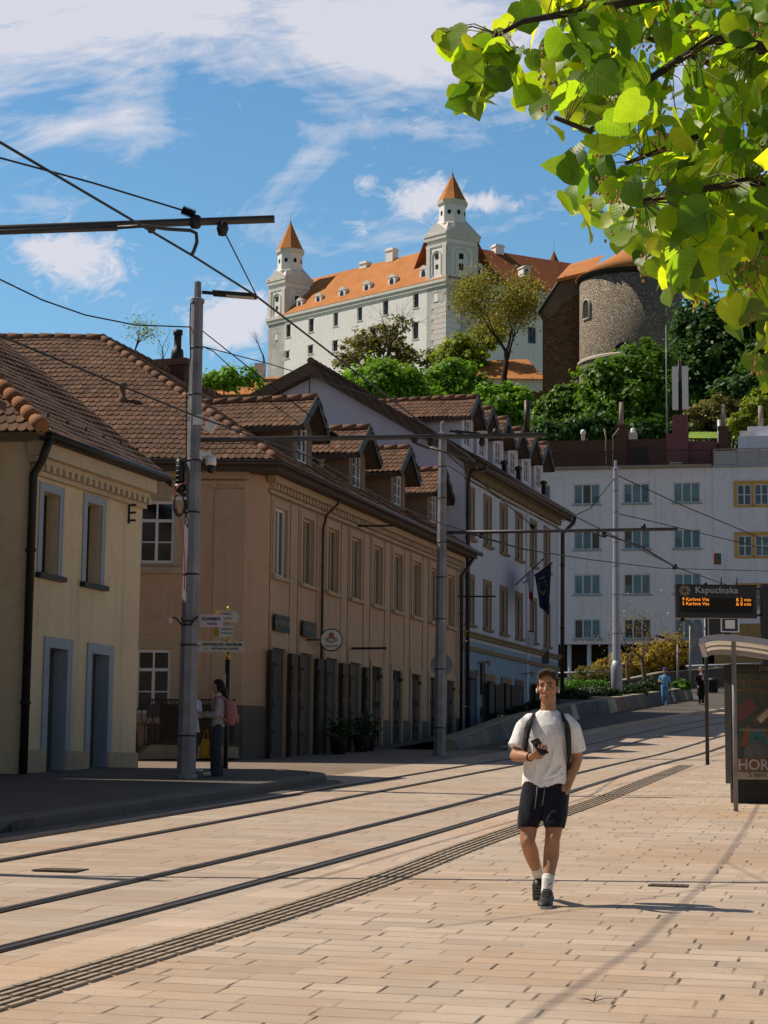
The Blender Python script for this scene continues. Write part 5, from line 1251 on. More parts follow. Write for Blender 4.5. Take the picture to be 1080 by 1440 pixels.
# ================================================================ round bastion and its wing wall
YB = 252.0; cB = at(887, 430, YB+6); rB = (at(960,430,YB).x-at(812,430,YB).x)/2
zBt = at(850, 379, YB).z; zb0 = at(850, 600, YB).z
ba = thing('bastion', 'round rubble stone bastion with conical orange roof, arched window and pale band', 'tower', (cB.x, cB.y, 0))
m_ = MB(); m_.lathe([(rB*1.05,zb0-12),(rB*1.03,zb0),(rB*1.0,at(850,500,YB).z),(rB*.99,zBt)], (0,0,0), 64); m_.build('drum', M['rubble'], ba)
m_ = MB(); m_.lathe([(rB*1.0,zBt-.55),(rB*1.045,zBt-.1),(rB*1.06,zBt+.15),(rB*.97,zBt+.2)], (0,0,0), 64); m_.build('eaves', M['gutter_dark'], ba)
zap = at(887, 346, YB+6).z
m_ = MB(); m_.lathe([(rB*1.07,zBt+.12),(rB*.5,zBt+(zap-zBt)*.55),(.02,zap)], (0,0,0), 48); m_.build('roof', M['far_orange'], ba)
zb1 = at(840, 499, YB).z
m_ = MB(); n = 26; vs = []
for i in range(n+1):
    a = R(178) + R(92)*i/n; 
    for rr, z in ((rB*1.012,zb1-.25),(rB*1.04,zb1-.2),(rB*1.04,zb1+.1),(rB*1.005,zb1+.3)): vs.append((rr*math.cos(a),rr*math.sin(a),z))
m_.add(vs, [(i*4+j,(i+1)*4+j,(i+1)*4+j+1,i*4+j+1) for i in range(n) for j in range(3)]); m_.build('stone_band', M['band'], ba)
def curved_opening(px, pt, pb, w, name, mat, arch=True, surround=None):
    d = ray(px, (pt+pb)/2); 
    # where the line of sight meets the drum
    ox, oy = CAM.x-cB.x, CAM.y-cB.y; A = d.x**2+d.y**2; B = ox*d.x+oy*d.y; Cc = ox*ox+oy*oy-(rB*1.005)**2; t = (-B-math.sqrt(B*B-A*Cc))/A
    p = Vector((ox+d.x*t, oy+d.y*t, 0)); a0 = math.atan2(p.y,p.x); zt = (CAM+ray(px,pt)*t).z; zb = (CAM+ray(px,pb)*t).z
    pts = []; hw = w/2
    prof = [(-hw,zb),(hw,zb),(hw,zt-hw)]+[(hw*math.cos(q_),zt-hw+hw*math.sin(q_)) for q_ in [math.pi*k/8 for k in range(1,8)]]+[(-hw,zt-hw)] if arch else [(-hw,zb),(hw,zb),(hw,zt),(-hw,zt)]
    m_ = MB(); m_.poly([((rB*1.008)*math.cos(a0+x/rB),(rB*1.008)*math.sin(a0+x/rB),z) for x,z in prof]); rt = m_.build(name, mat, ba)
    if surround:
        s_ = MB(); k_ = [((rB*1.012)*math.cos(a0+x*1.12/rB),(rB*1.012)*math.sin(a0+x*1.12/rB),z) for x,z in prof]; s_.tube(k_+[k_[0]], .16, 6); s_.build('surround', surround, rt)
curved_opening(824.5, 421, 449, 1.5, 'window', M['dark_void'], True, M['band'])
curved_opening(878, 480, 500, 3.0, 'loophole', M['dark_void'], True)
curved_opening(951, 492, 505, 2.2, 'loophole', M['dark_void'], False)
# wing wall with half roof, left of the bastion
wg = thing('wing_wall', 'brown rubble gable wall with orange half roof, adjoining the left of the round bastion', 'wall', (at(785,500,YB+9).x, YB+9, 0))
W0 = wg.location
pw = [at(px,py,YB+9)-W0 for px,py in ((763,620),(763,452),(757,440),(786,396),(800,389),(835,381),(835,620))]
m_ = MB(); m_.extrude(pw, (3,10,0)); m_.build('gable', M['rubble_brown'], wg)
pp = [at(px,py,YB+8.9)-W0 for px,py in ((758,438),(786,394.5),(836,380),(836,420),(815,412),(790,428),(772,448))]
m_ = MB(); m_.extrude([p for p in pp], (0,.1,0)); m_.build('plaster_patch', plaster('grey brown plaster',(.17,.125,.09),.3), wg)
m_ = MB(); a_, b_, c_, d_ = [at(px,py,YB+8.3)-W0 for px,py in ((783,392),(836,379),(836,379),(783,392))]
e_ = at(801,372,YB+17)-W0; f_ = at(850,358,YB+17)-W0; m_.poly([a_,b_,f_,e_]); m_.poly([a_,e_,at(812,385,YB+25)-W0]); m_.extrude([a_,b_,b_+Vector((0,0,-.5)),a_+Vector((0,0,-.5))],(0,.2,0)); m_.build('roof', M['far_orange'], wg)
m_ = MB(); m_.tube([at(px,py,YB+8.7)-W0 for px,py in ((757,441),(786,395),(797,389))], .22, 6); m_.build('verge', M['gutter_dark'], wg)

# low house with orange hip roof, white wall and rubble terrace wall
Yh = 285.0
lh = thing('low_house', 'low white house with orange hip roof half hidden behind the budding tree', 'house', at(715, 548, Yh)); O_ = lh.location
P_ = lambda px, py, dy=0: at(px, py, Yh+dy)-O_
m_ = MB(); m_.extrude([P_(664,585),P_(664,531),P_(766,531),P_(766,585)], (0,14,0)); m_.build('wall', M['castle_white'], lh)
m_ = MB(); a_,b_ = P_(660,531,-1),P_(768,533,-1); r0,r1 = P_(688,507,7),P_(742,505,7); c_,d_ = P_(768,533,15),P_(660,531,15); m_.poly([a_,b_,r1,r0]); m_.poly([b_,c_,r1]); m_.poly([a_,r0,d_]); m_.poly([c_,d_,r0,r1]); m_.poly([a_,d_,c_,b_]); m_.build('roof', M['far_orange'], lh)
tw = thing('terrace_wall', 'rough rubble terrace wall on the slope under the low white house', 'wall', at(758, 570, 262)); O2 = tw.location
m_ = MB(); m_.extrude([at(px,py,262)-O2 for px,py in ((725,640),(730,552),(766,549),(835,556),(835,640))], (0,1.2,0)); m_.build('masonry', M['rubble_brown'], tw)
# orange roofed house and white chimney far to the left
oh = thing('distant_house', 'distant house with sunlit orange roof and pale chimney behind the lilac gable', 'house', at(320, 545, 170)); O3 = oh.location
Q_ = lambda px, py, dy=0: at(px, py, 170+dy)-O3
m_ = MB(); m_.extrude([Q_(240,640),Q_(240,554),Q_(420,551),Q_(420,640)], (0,9,0)); m_.build('wall', M['stone_pale'], oh)
m_ = MB(); m_.poly([Q_(235,556,-.6),Q_(425,553,-.6),Q_(408,529,5),Q_(250,536,5)]); m_.poly([Q_(425,553,-.6),Q_(425,553,10),Q_(408,529,5)]); m_.poly([Q_(250,536,5),Q_(408,529,5),Q_(425,553,10),Q_(235,556,10)]); rfh = m_.build('roof', M['far_orange'], oh)
m_ = MB(); b0 = Q_(366,512,4); m_.box(b0.x-.42,b0.x+.42,b0.y-.4,b0.y+.4,b0.z-2.2,b0.z-.1); m_.box(b0.x-.52,b0.x+.52,b0.y-.5,b0.y+.5,b0.z-.35,b0.z); m_.build('chimney', M['castle_trim'], rfh)
# ================================================================ trees and shrubs
rng = np.random.default_rng(11)
def leaf_mesh(name, cent, nrm, size, aspect=0.62, fold=0.18):
    """many small folded leaves: two triangles each side of the midrib (4 corners)"""
    n = len(cent)
    nrm = nrm/np.maximum(np.linalg.norm(nrm, axis=1, keepdims=True), 1e-6)
    r = rng.normal(size=(n,3)); t = np.cross(nrm, r); t /= np.maximum(np.linalg.norm(t, axis=1, keepdims=True), 1e-6); b = np.cross(nrm, t)
    s = (size if np.ndim(size) else np.full(n, size))[:,None]
    v = np.empty((n,4,3)); v[:,0] = cent - t*s; v[:,1] = cent + b*s*aspect + nrm*s*fold; v[:,2] = cent + t*s; v[:,3] = cent - b*s*aspect + nrm*s*fold
    me = bpy.data.meshes.new(name); me.vertices.add(n*4); me.vertices.foreach_set('co', v.reshape(-1))
    me.loops.add(n*4); me.loops.foreach_set('vertex_index', np.arange(n*4, dtype=np.int32)); me.polygons.add(n); me.polygons.foreach_set('loop_start', np.arange(0, n*4, 4, dtype=np.int32)); me.polygons.foreach_set('loop_total', np.full(n, 4, dtype=np.int32))
    me.update(calc_edges=True); me.validate(); return me
def crown_points(blobs, n, clump=0.9, per=36, hollow=0.45):
    """leaf centres gathered into clumps spread through the ellipsoids (centre, radii)"""
    vol = np.array([b[1][0]*b[1][1]*b[1][2] for b in blobs])**0.75; vol = vol/vol.sum()
    C, Nn = [], []
    for (c, rad), w in zip(blobs, vol):
        k = max(1, int(n*w/per)); c = np.array(c); rad = np.array(rad)
        d = rng.normal(size=(k,3)); d /= np.linalg.norm(d, axis=1, keepdims=True); rr = hollow + (1-hollow)*rng.random(k)**0.6
        rr *= 1 + 0.20*np.sin(d[:,0]*5+c[0])*np.cos(d[:,2]*6+c[1]) + 0.10*np.sin(d[:,0]*11+c[1])*np.sin(d[:,2]*12+c[2])
        cc = c + d*rad*rr[:,None]
        m = rng.integers(int(per*.5), int(per*1.5), size=k); idx = np.repeat(np.arange(k), m); cs = clump*(0.6+0.8*rng.random(k))
        off = rng.normal(size=(len(idx),3))*np.array([1,1,.62])*cs[idx][:,None]*0.55
        C.append(cc[idx]+off); Nn.append(d[idx]*0.7 + off*0.5/clump + np.array([0,0,.7]) + rng.normal(size=(len(idx),3))*0.55)
    return np.concatenate(C), np.concatenate(Nn)
def branches(mb, p, d, ln, r, depth, spread=0.55, n=5, up=0.15, rnd=None, tips=None, seg=3, shrink=0.72):
    pts = [p]; rs = [r]; q = p; dd = d.normalized()
    for i in range(seg):
        dd = (dd + Vector((rnd.uniform(-.18,.18), rnd.uniform(-.18,.18), rnd.uniform(-.08,.12)))).normalized(); q = q + dd*(ln/seg); pts.append(q); rs.append(r*(1-0.42*(i+1)/seg))
    mb.tube(pts, rs, n if r > .06 else 4, caps=False)
    if depth == 0:
        if tips is not None: tips.append((q, dd))
        return
    k = rnd.choice((2,3,3)) if depth > 1 else 3
    for j in range(k):
        a = rnd.uniform(0, 2*math.pi) + j*2*math.pi/k; o = dd.orthogonal().normalized(); o = Matrix.Rotation(a, 3, dd) @ o
        nd = (dd + o*spread*rnd.uniform(.6,1.3) + Vector((0,0,up))).normalized()
        s = pts[-1] if j == 0 or rnd.random() < .5 else pts[-2]
        branches(mb, s, nd, ln*shrink*rnd.uniform(.8,1.15), rs[-1]*.72, depth-1, spread, n, up, rnd, tips, seg, shrink)
    if tips is not None and depth <= 2: tips.append((pts[-2], dd))
GREEN = {
 'vivid': leafmat('vivid spring leaves', [(.06,.13,.016),(.10,.205,.02),(.15,.265,.026),(.08,.165,.018)], .35),
 'fresh': leafmat('fresh light leaves', [(.11,.24,.022),(.16,.31,.030),(.21,.36,.038),(.13,.26,.025)], .45),
 'deep': leafmat('deep green leaves', [(.025,.07,.012),(.042,.105,.016),(.06,.14,.02)], .35),
 'lime': leafmat('yellow green leaves', [(.19,.25,.03),(.26,.31,.035),(.32,.34,.045),(.15,.22,.03)], .45),
 'bud': leafmat('olive yellow buds', [(.24,.21,.05),(.32,.27,.06),(.18,.17,.04)], .4),
 'brown': leafmat('brown olive twigs', [(.16,.125,.055),(.22,.17,.07),(.17,.18,.05),(.13,.11,.045)], .4),
 'forsythia': leafmat('yellow blossom', [(.50,.32,.03),(.40,.27,.04),(.22,.16,.03),(.46,.31,.05)], .3),
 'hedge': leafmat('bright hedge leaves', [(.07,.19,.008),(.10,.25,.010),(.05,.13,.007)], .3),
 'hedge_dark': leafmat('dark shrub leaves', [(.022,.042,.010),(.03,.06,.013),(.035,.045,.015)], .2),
}
BARK = plain('bark', (.075,.058,.045), .95, var=.35, scale=8, bmp=.5)
BARK_T = plain('tan twig bark', (.17,.115,.075), .95, var=.3, scale=8)
BARK_D = plain('dark bark', (.035,.026,.02), .95, var=.35, scale=8)
def px_blob(px, py, rx, ry, Y, rd=None):
    c = at(px, py, Y); k = Y/F_PX; return (tuple(c), (rx*k, (rd if rd else (rx+ry)/2)*k, ry*k))
def tree(name, label, blobs, Y, n, size, mat, trunk_px=None, group=None, clump=None, per=36, bare=0, cat='tree', limbs=6, tr=None, hollow=.45):
    B = [px_blob(*b[:4], b[4] if len(b) > 4 else Y) for b in blobs]
    cx = sum(b[0][0] for b in B)/len(B); base_x = at(trunk_px, 560, Y).x if trunk_px else cx
    zg = hill(base_x, Y)-.3; root = thing(name, label, cat, (base_x, Y, zg), 0, group); O = np.array([base_x, Y, zg])
    rnd = random.Random(int(cx*10)+n)
    pts, nr = crown_points(B, int(n*1.5), clump or max(b[1][0] for b in B)*.19, per, hollow*.75)
    zlow = min(b[0][2]-b[1][2] for b in B); H = max(b[0][2]+b[1][2] for b in B)-zg
    r0 = tr or max(.12, H*.022); mb = MB(); top = Vector((cx-base_x, 0, max(1.0, (sum(b[0][2] for b in B)/len(B))-zg)))
    mb.tube([(0,0,-.5), tuple(top*.25), tuple(top*.6+Vector((rnd.uniform(-.3,.3),0,0))), tuple(top)], [r0*1.25, r0, r0*.75, r0*.3], 7)
    t_ = mb.build('trunk', BARK, root)
    lb = MB()
    for j in range(limbs):
        b = B[j % len(B)]; d = rng.normal(size=3); d[2] = abs(d[2]); d /= np.linalg.norm(d); e = Vector(np.array(b[0])+d*np.array(b[1])*.85-O); s = top*rnd.uniform(.35,.8); m_ = s.lerp(e, .5)+Vector((0,0,.12*(e-s).length)); lb.tube([s, m_, e], [r0*.42, r0*.26, r0*.06], 5, caps=False)
    lb.build('limbs', BARK, t_)
    me = leaf_mesh('crown', pts-O, nr, size*.8*(.6+.8*rng.random(len(pts)))); me.materials.append(mat); link('crown', me, root)
    return root
HG = 'trees on the castle hill'
tree('leafy_tree', 'round bright green tree rising behind the lilac gable', [(540,545,58,40,205),(505,560,40,30,205),(578,565,45,30,206),(545,530,36,26,204)], 205, 9000, .34, GREEN['fresh'], group=HG)
tree('leafy_tree', 'low bright green tree above the dormers of the blue house', [(705,568,42,26,185),(680,580,34,26,184),(735,585,26,26,185),(722,560,26,20,186)], 185, 7000, .30, GREEN['fresh'], group=HG)
tree('leafy_tree', 'vivid green tree standing below the rubble gable wall', [(790,578,34,34,172),(772,590,26,26,172),(815,590,30,28,171),(800,558,22,18,173)], 172, 8000, .30, GREEN['vivid'], group=HG)
tree('leafy_tree', 'large vivid green tree in front of the round bastion', [(880,560,64,58,165),(850,540,34,32,164),(905,520,44,36,166),(930,570,40,50,165),(870,595,60,30,164)], 165, 15000, .32, GREEN['vivid'], group=HG)
tree('leafy_tree', 'tall dark green tree at the right of the bastion', [(1010,500,58,64,180),(985,455,40,38,181),(1040,450,50,40,182),(1065,520,50,70,181),(975,540,34,50,180)], 180, 15000, .36, GREEN['deep'], group=HG)
tree('leafy_tree', 'shaded dark green tree at the right edge above the amber windows', [(1050,575,55,50,170),(1090,540,50,70,172)], 170, 8000, .34, GREEN['deep'], group=HG)
tree('leafy_tree', 'yellow green tree against the white castle wall below the near tower', [(650,500,36,36,290),(632,515,30,30,291),(668,520,34,32,292),(690,470,22,20,290)], 290, 8000, .42, GREEN['lime'], group=HG, hollow=.2)
tree('leafy_tree', 'mid green tree between the bright round tree and the yellow green one', [(640,540,44,40,230),(612,560,40,30,230),(668,560,30,26,229)], 230, 8000, .36, GREEN['fresh'], group=HG)
tree('brown_shrub', 'brown olive thicket half in leaf left under the castle wall', [(515,500,46,30,300),(490,520,34,34,300),(560,505,42,34,300),(590,530,36,30,298),(610,510,30,24,300)], 300, 3300, .40, GREEN['brown'], group=HG, hollow=.1, cat='shrub')
tree('brown_shrub', 'brown leafless thicket between the yellow green tree and the low house', [(600,555,40,32,240),(630,585,40,24,240),(650,600,30,20,240)], 240, 6500, .34, GREEN['brown'], group=HG, hollow=.1, cat='shrub')
tree('brown_shrub', 'brown thicket on the shaded slope behind the purple brick stack', [(1010,585,44,34,160),(985,600,36,24,160),(1045,590,40,30,161)], 160, 5000, .26, GREEN['brown'], group=HG, hollow=.1, cat='shrub')
tree('leafy_tree', 'yellow green bush at the right edge beside the grey penthouse', [(1070,570,24,26,150),(1050,598,30,18,150)], 150, 3000, .22, GREEN['lime'], group=HG)
tree('leafy_tree', 'green bush low on the slope left of the castle', [(330,532,46,16,150),(300,536,26,12,150)], 150, 2500, .22, GREEN['fresh'], group=HG, tr=.12)
tree('leafy_tree', 'dark green bush on the slope behind the brick terrace', [(780,612,46,20,150),(840,605,46,24,150),(910,608,50,20,150)], 150, 6000, .24, GREEN['deep'], group=HG)
# bare and budding trees with their branches in view
def bare_tree(name, label, px, base_py, top_py, Y, seed, depth, ln, r, mat, spread=.55, up=.12, leaves=None, nleaf=0, lsize=.2, lean=(0,0), group=HG, shrink=.72, spreadr=.9):
    z0 = at(px, base_py, Y).z; x0 = at(px, base_py, Y).x; rnd = random.Random(seed)
    root = thing(name, label, 'tree', (x0, Y, z0), 0, group); H = at(px, top_py, Y).z - z0
    mb = MB(); tips = []; zg = hill(x0, Y) - z0 - .5
    mb.tube([(0,0,min(zg,-.3)), (0,0,0)], [r*1.15, r], 7, caps=False)
    branches(mb, Vector((0,0,-.05)), Vector((lean[0],lean[1],1)), H*ln, r, depth, spread, 6, up, rnd, tips, 3, shrink)
    zt = max(t[0].z for t in tips); k = H/zt; mb.v = [(x*k, y*k, z*k) if z > 0 else (x, y, z) for x, y, z in mb.v]
    mb.build('branches', mat, root)
    if leaves:
        T = np.array([tuple(t[0]*k) for t in tips]); idx = rng.integers(0, len(T), nleaf); pts = T[idx] + rng.normal(size=(nleaf,3))*spreadr
        me = leaf_mesh('buds', pts, rng.normal(size=(nleaf,3))+np.array([0,0,.5]), lsize*(.6+.8*rng.random(nleaf))); me.materials.append(leaves); stuff(link('buds', me, root))
    return root
bare_tree('budding_tree', 'budding olive yellow tree with dark spreading limbs before the white castle wall', 708, 545, 388, 275, 5, 5, .30, .55, BARK_D, .52, .13, GREEN['bud'], 10000, .20, spreadr=1.25, shrink=.80)
bare_tree('bare_tree', 'leafless tree with open crown against the castle windows', 545, 520, 400, 290, 9, 5, .30, .42, BARK_D, .7, .05, shrink=.8)
bare_tree('bare_tree', 'small leafless tree at the left foot of the castle wall', 372, 520, 462, 330, 3, 4, .32, .22, BARK, .6, .1)
bare_tree('bare_tree', 'thin leafless tree showing over the peach house ridge', 190, 520, 452, 95, 21, 5, .30, .13, BARK_D, .55, .12, GREEN['lime'], 500, .05, group='bare trees behind the peach house', spreadr=.25)
bare_tree('bare_tree', 'thin leafless tree just left of the brick chimney over the roof', 222, 530, 455, 96, 22, 5, .30, .11, BARK_D, .5, .12, group='bare trees behind the peach house')
tree('brown_shrub', 'olive brown shrub tangled under the leafless castle tree', [(548,470,36,26,303),(520,480,34,22,303)], 303, 1800, .34, GREEN['brown'], group=HG, hollow=.1, cat='shrub')
# lawn patch on the slope, its sunlight put into a brighter green
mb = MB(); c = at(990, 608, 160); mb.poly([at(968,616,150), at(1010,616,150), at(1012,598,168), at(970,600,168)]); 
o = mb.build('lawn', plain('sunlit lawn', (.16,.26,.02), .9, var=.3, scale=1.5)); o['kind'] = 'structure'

# ================================================================ planter, walls and shrubs at the street bend
pl_b = [gp(*p) for p in ((645,1055),(725,1037),(818,1011),(935,990),(975,984))]
pl_t = []
for p, (px, py) in zip(pl_b, ((648,1039),(725,1009),(818,988.5),(935,972),(975,966.5))):
    h = at(px, py, p.y).z - p.z; pl_t.append(h)
pw = thing('planter_wall', 'low leaning planter wall of mixed stone slabs along the street bend', 'wall', (0,0,0))
slabs = [plain('slab '+n, c, .8, var=.3, scale=1.6, bmp=.3) for n, c in (('grey',(.11,.10,.095)),('brown',(.17,.12,.085)),('pale',(.44,.35,.25)),('rust',(.24,.12,.07)),('dark',(.07,.068,.07)))]
core = MB(); sl = MB(); cap = MB(); rnd = random.Random(4); vs = []
NP_ = 90
def wall_pt(t):
    k = t*(len(pl_b)-1); i = min(len(pl_b)-2, int(k)); f = k-i; p = pl_b[i].lerp(pl_b[i+1], f); return p, pl_t[i]*(1-f)+pl_t[i+1]*f
prev = None
for i in range(NP_+1):
    p, h = wall_pt(i/NP_); q2, _ = wall_pt(min(1, i/NP_+.01)); q1, _ = wall_pt(max(0, i/NP_-.01)); t = (q2-q1); t.z = 0; t.normalize(); n = Vector((-t.y, t.x, 0))
    prof = [p+Vector((0,0,-.3)), p, p+n*.16+Vector((0,0,h)), p+n*.55+Vector((0,0,h+.01)), p+n*.6+Vector((0,0,-.3))]
    if prev:
        pp, ph = prev
        core.add(pp+prof, [(j, j+1, 6+j, 5+j) for j in range(4)])
        mi = rnd.choices(range(5), (5,3,1.6,1.2,4))[0] if i % 2 else mi
        e0 = pp[1].lerp(prof[1], .03); e1 = pp[1].lerp(prof[1], .97); u0 = pp[2].lerp(prof[2], .03); u1 = pp[2].lerp(prof[2], .97); o_ = -n*.02
        sl.extrude([e0+o_+Vector((0,0,.03)), e1+o_+Vector((0,0,.03)), u1+o_-Vector((0,0,.03)), u0+o_-Vector((0,0,.03))], n*.015, mi)
    else: core.poly(prof)
    prev = (prof, h)
core.poly(prev[0][::-1]); core.build('core', M['stone_pale'], pw); sl.build('slab_facing', slabs, pw)
# soil bed behind it, the upper wall and what grows there
bed = MB(); vs = []
for i in range(31):
    p, h = wall_pt(i/30); q2, _ = wall_pt(min(1, i/30+.02)); q1, _ = wall_pt(max(0, i/30-.02)); t = (q2-q1); t.z = 0; t.normalize(); n = Vector((-t.y, t.x, 0))
    for w_, z_ in ((.5, h-.02), (1.9, h+.05 if i > 14 else .03), (4.5 if i > 14 else 2.4, h+.18 if i > 14 else .02)): vs.append(tuple(p+n*w_+Vector((0,0,z_))))
bed.add(vs, [(i*3+j, i*3+j+1, (i+1)*3+j+1, (i+1)*3+j) for i in range(30) for j in range(2)])
o = bed.build('planting_bed', M['soil']); o['kind'] = 'structure'
uw0 = at(857, 961, 95); uw1 = at(930, 946, 103); uw2 = at(1012, 940, 110)
uw_ = thing('garden_wall', 'low grey concrete garden wall above the planter, before the leafless shrub', 'wall', (uw0.x, uw0.y, 0)); Ou = uw_.location
m_ = MB()
for a, b, za, zb in ((uw0,uw1,uw0.z,uw1.z),(uw1,uw2,uw1.z,uw2.z)): m_.extrude([Vector((a.x,a.y,za-2.4))-Ou, Vector((b.x,b.y,zb-2.4))-Ou, Vector((b.x,b.y,zb))-Ou, Vector((a.x,a.y,za))-Ou], (-.1,.3,0))
m_.build('masonry', M['grey_plinth'], uw_)
m_ = MB(); [m_.bar(Vector((a.x,a.y+.15,a.z+.03))-Ou, Vector((b.x,b.y+.15,b.z+.03))-Ou, .42, .07) for a, b in ((uw0,uw1),(uw1,uw2))]; m_.build('coping', M['stone_pale'], uw_)
def shrub(name, label, blobs, n, size, mats, group=None):
    B = [px_blob(*b) for b in blobs]; c = np.array(B[0][0]); z = min(b[0][2]-b[1][2] for b in B)
    O = np.array([c[0], c[1], z]); r = thing(name, label, 'shrub', tuple(O), 0, group)
    pts, nr = crown_points(B, n, max(b[1][0] for b in B)*.16, 22, .3); me = leaf_mesh('foliage', pts-O, nr, size*(.7+.6*rng.random(len(pts)))); me.materials.append(mats); link('foliage', me, r)
    m_ = MB(); rn = random.Random(n)
    for b in B:
        for k in range(4): e = Vector(b[0])-Vector(O); s = Vector((e.x*.8+rn.uniform(-.2,.2), e.y, -.2)); m_.tube([s, e+Vector((rn.uniform(-1,1)*b[1][0]*.6, 0, rn.uniform(0,.6)*b[1][2]))], [.03,.008], 4, caps=False)
    m_.build('stems', BARK_D, r); return r
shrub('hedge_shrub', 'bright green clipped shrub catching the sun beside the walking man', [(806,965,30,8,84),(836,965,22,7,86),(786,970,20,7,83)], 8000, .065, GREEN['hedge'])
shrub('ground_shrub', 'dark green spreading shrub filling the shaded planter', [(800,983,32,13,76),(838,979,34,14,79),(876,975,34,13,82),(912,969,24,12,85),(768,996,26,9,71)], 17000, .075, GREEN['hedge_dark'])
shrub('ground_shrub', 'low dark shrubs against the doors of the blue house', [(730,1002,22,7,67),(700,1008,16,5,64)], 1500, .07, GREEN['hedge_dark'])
shrub('grass_tuft', 'tuft of long green grass at the far end of the planter wall', [(958,964,13,7,88)], 900, .10, GREEN['hedge'])
shrub('blossom_shrub', 'yellow blossoming shrub behind the concrete garden wall', [(945,915,26,26,106),(915,925,30,22,105),(880,935,26,20,104),(850,945,24,16,103)], 9000, .075, GREEN['forsythia'])
shrub('blossom_shrub', 'russet twiggy shrub left of the third tram pole', [(830,950,22,18,90),(812,958,18,12,90),(850,960,16,12,90)], 3500, .06, GREEN['brown'])
bare_tree('bare_tree', 'leafless shrubby tree fanning out in front of the grey apartment windows', 908, 960, 848, 98, 31, 5, .26, .12, BARK_T, .85, .06, GREEN['forsythia'], 260, .05, group=None, shrink=.78, spreadr=.3)
bare_tree('bare_tree', 'second leafless shrubby tree leaning left behind the pale tram pole', 886, 962, 858, 97, 37, 5, .26, .11, BARK_T, .9, .04, GREEN['brown'], 200, .05, lean=(-.35,0), group=None, shrink=.8, spreadr=.3)

# ================================================================ linden branch hanging into view, upper right
LIND = None
def linden():
    m, nt, b = newmat('linden leaves'); out = nt.nodes['Material Output']
    g = N(nt, 'ShaderNodeNewGeometry')
    c = ramp(nt, g.outputs['Random Per Island'], [(0.0,(.055,.13,.014)),(.4,(.08,.18,.016)),(.75,(.12,.22,.02)),(1.0,(.16,.24,.028))])
    v = coords(nt, 'Object'); c = mix(nt, .35, c, mix(nt, 1.0, c, ramp(nt, noise(nt, v, 30, 3), [(.3,.65),(.7,1.25)]), 'MULTIPLY'))
    uv = N(nt, 'ShaderNodeUVMap'); uv.uv_map = 'leaf'; su = N(nt, 'ShaderNodeSeparateXYZ'); L(nt, uv.outputs[0], su.inputs[0])
    q = math_(nt, 'SUBTRACT', su.outputs[1], math_(nt, 'MULTIPLY', su.outputs[0], .75)); rib = math_(nt, 'ABSOLUTE', math_(nt, 'SUBTRACT', math_(nt, 'FRACT', math_(nt, 'MULTIPLY', q, 6.5)), .5))
    vein = math_(nt, 'MAXIMUM', ramp(nt, rib, [(0.0,1.0),(.10,0.0)]), ramp(nt, su.outputs[0], [(0.0,1.0),(.028,0.0)])); puff = ramp(nt, rib, [(0.0,0.0),(.5,1.0)])
    c = mix(nt, math_(nt, 'MULTIPLY', vein, .32), c, (.20,.27,.07)); c = mix(nt, ramp(nt, noise(nt, v, 85, 3), [(.66,0.0),(.72,.45)]), c, (.12,.09,.02))
    bump(nt, b, math_(nt, 'SUBTRACT', puff, vein), .12, .002)
    L(nt, c, b.inputs['Base Color']); b.inputs['Roughness'].default_value = .42; b.inputs['Specular IOR Level'].default_value = .5
    t = N(nt, 'ShaderNodeBsdfTranslucent'); g2 = math_(nt, 'FRACT', math_(nt, 'MULTIPLY', g.outputs['Random Per Island'], 37.0)); L(nt, mix(nt, 1.0, c, ramp(nt, g2, [(0.0,(.8,.85,.4)),(.30,(2.2,2.1,.7)),(.52,(5.8,4.4,1.0)),(1.0,(10.0,6.4,1.2))]), 'MULTIPLY'), t.inputs['Color'])  # sunlit and shaded looks of single leaves put into random translucent tints
    mx = N(nt, 'ShaderNodeMixShader'); mx.inputs[0].default_value = .58; L(nt, b.outputs[0], mx.inputs[1]); L(nt, t.outputs[0], mx.inputs[2]); L(nt, mx.outputs[0], out.inputs['Surface'])
    return m
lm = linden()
lt = thing('linden_tree', 'linden tree with backlit heart shaped spring leaves hanging in from the right', 'tree', (4.6, 6.4, gz(6.4))); LO = lt.location
rnd = random.Random(12)
mb = MB(); mb.tube([(0,0,-.3),(0,0,.3),(-.05,.05,1.6),(-.05,.1,3.0),(.1,.15,4.6),(.2,.2,7.0)], [.26,.2,.17,.15,.11,.05], 10); tk = mb.build('trunk', BARK, lt)
# boughs as lines of sight given a real distance, then twigs off them
boughs = [[(1500,60,5.6),(1250,90,5.3),(1000,55,5.1),(900,120,5.0),(830,185,4.9),(780,165,4.85)],
          [(1480,330,5.4),(1200,300,5.2),(1050,255,5.0),(960,272,4.9),(890,285,4.8)],
          [(1450,-60,5.5),(1150,-30,5.2),(950,-10,5.0),(820,15,4.85),(735,30,4.8),(690,55,4.75)],
          [(1450,200,5.9),(1200,170,5.8),(1060,160,5.7),(960,200,5.6),(880,230,5.5)],
          [(1500,480,6.2),(1250,430,6.0),(1120,420,5.9),(1045,445,5.8)],
          [(1400,30,6.4),(1150,60,6.2),(1000,90,6.0),(880,40,5.9)],
          [(1480,420,5.6),(1200,360,5.4),(1060,330,5.3),(985,370,5.2)]]
bb = MB(); anchors = []
for bo in boughs:
    P = [at(*q)-LO for q in bo]; P = [Vector((-.02,.1,max(2.4,min(P[0].z,4.4))))] + P
    n = len(P); bb.tube(P, [.05]+[.017*(1-i/(n-.5))**1.3+.0035 for i in range(n-1)], 6)
    for i in range(1, n-1):
        k = int((P[i+1]-P[i]).length/.03)
        for j in range(k): anchors.append(P[i].lerp(P[i+1], j/k))
bb.build('boughs', BARK_D, tk)
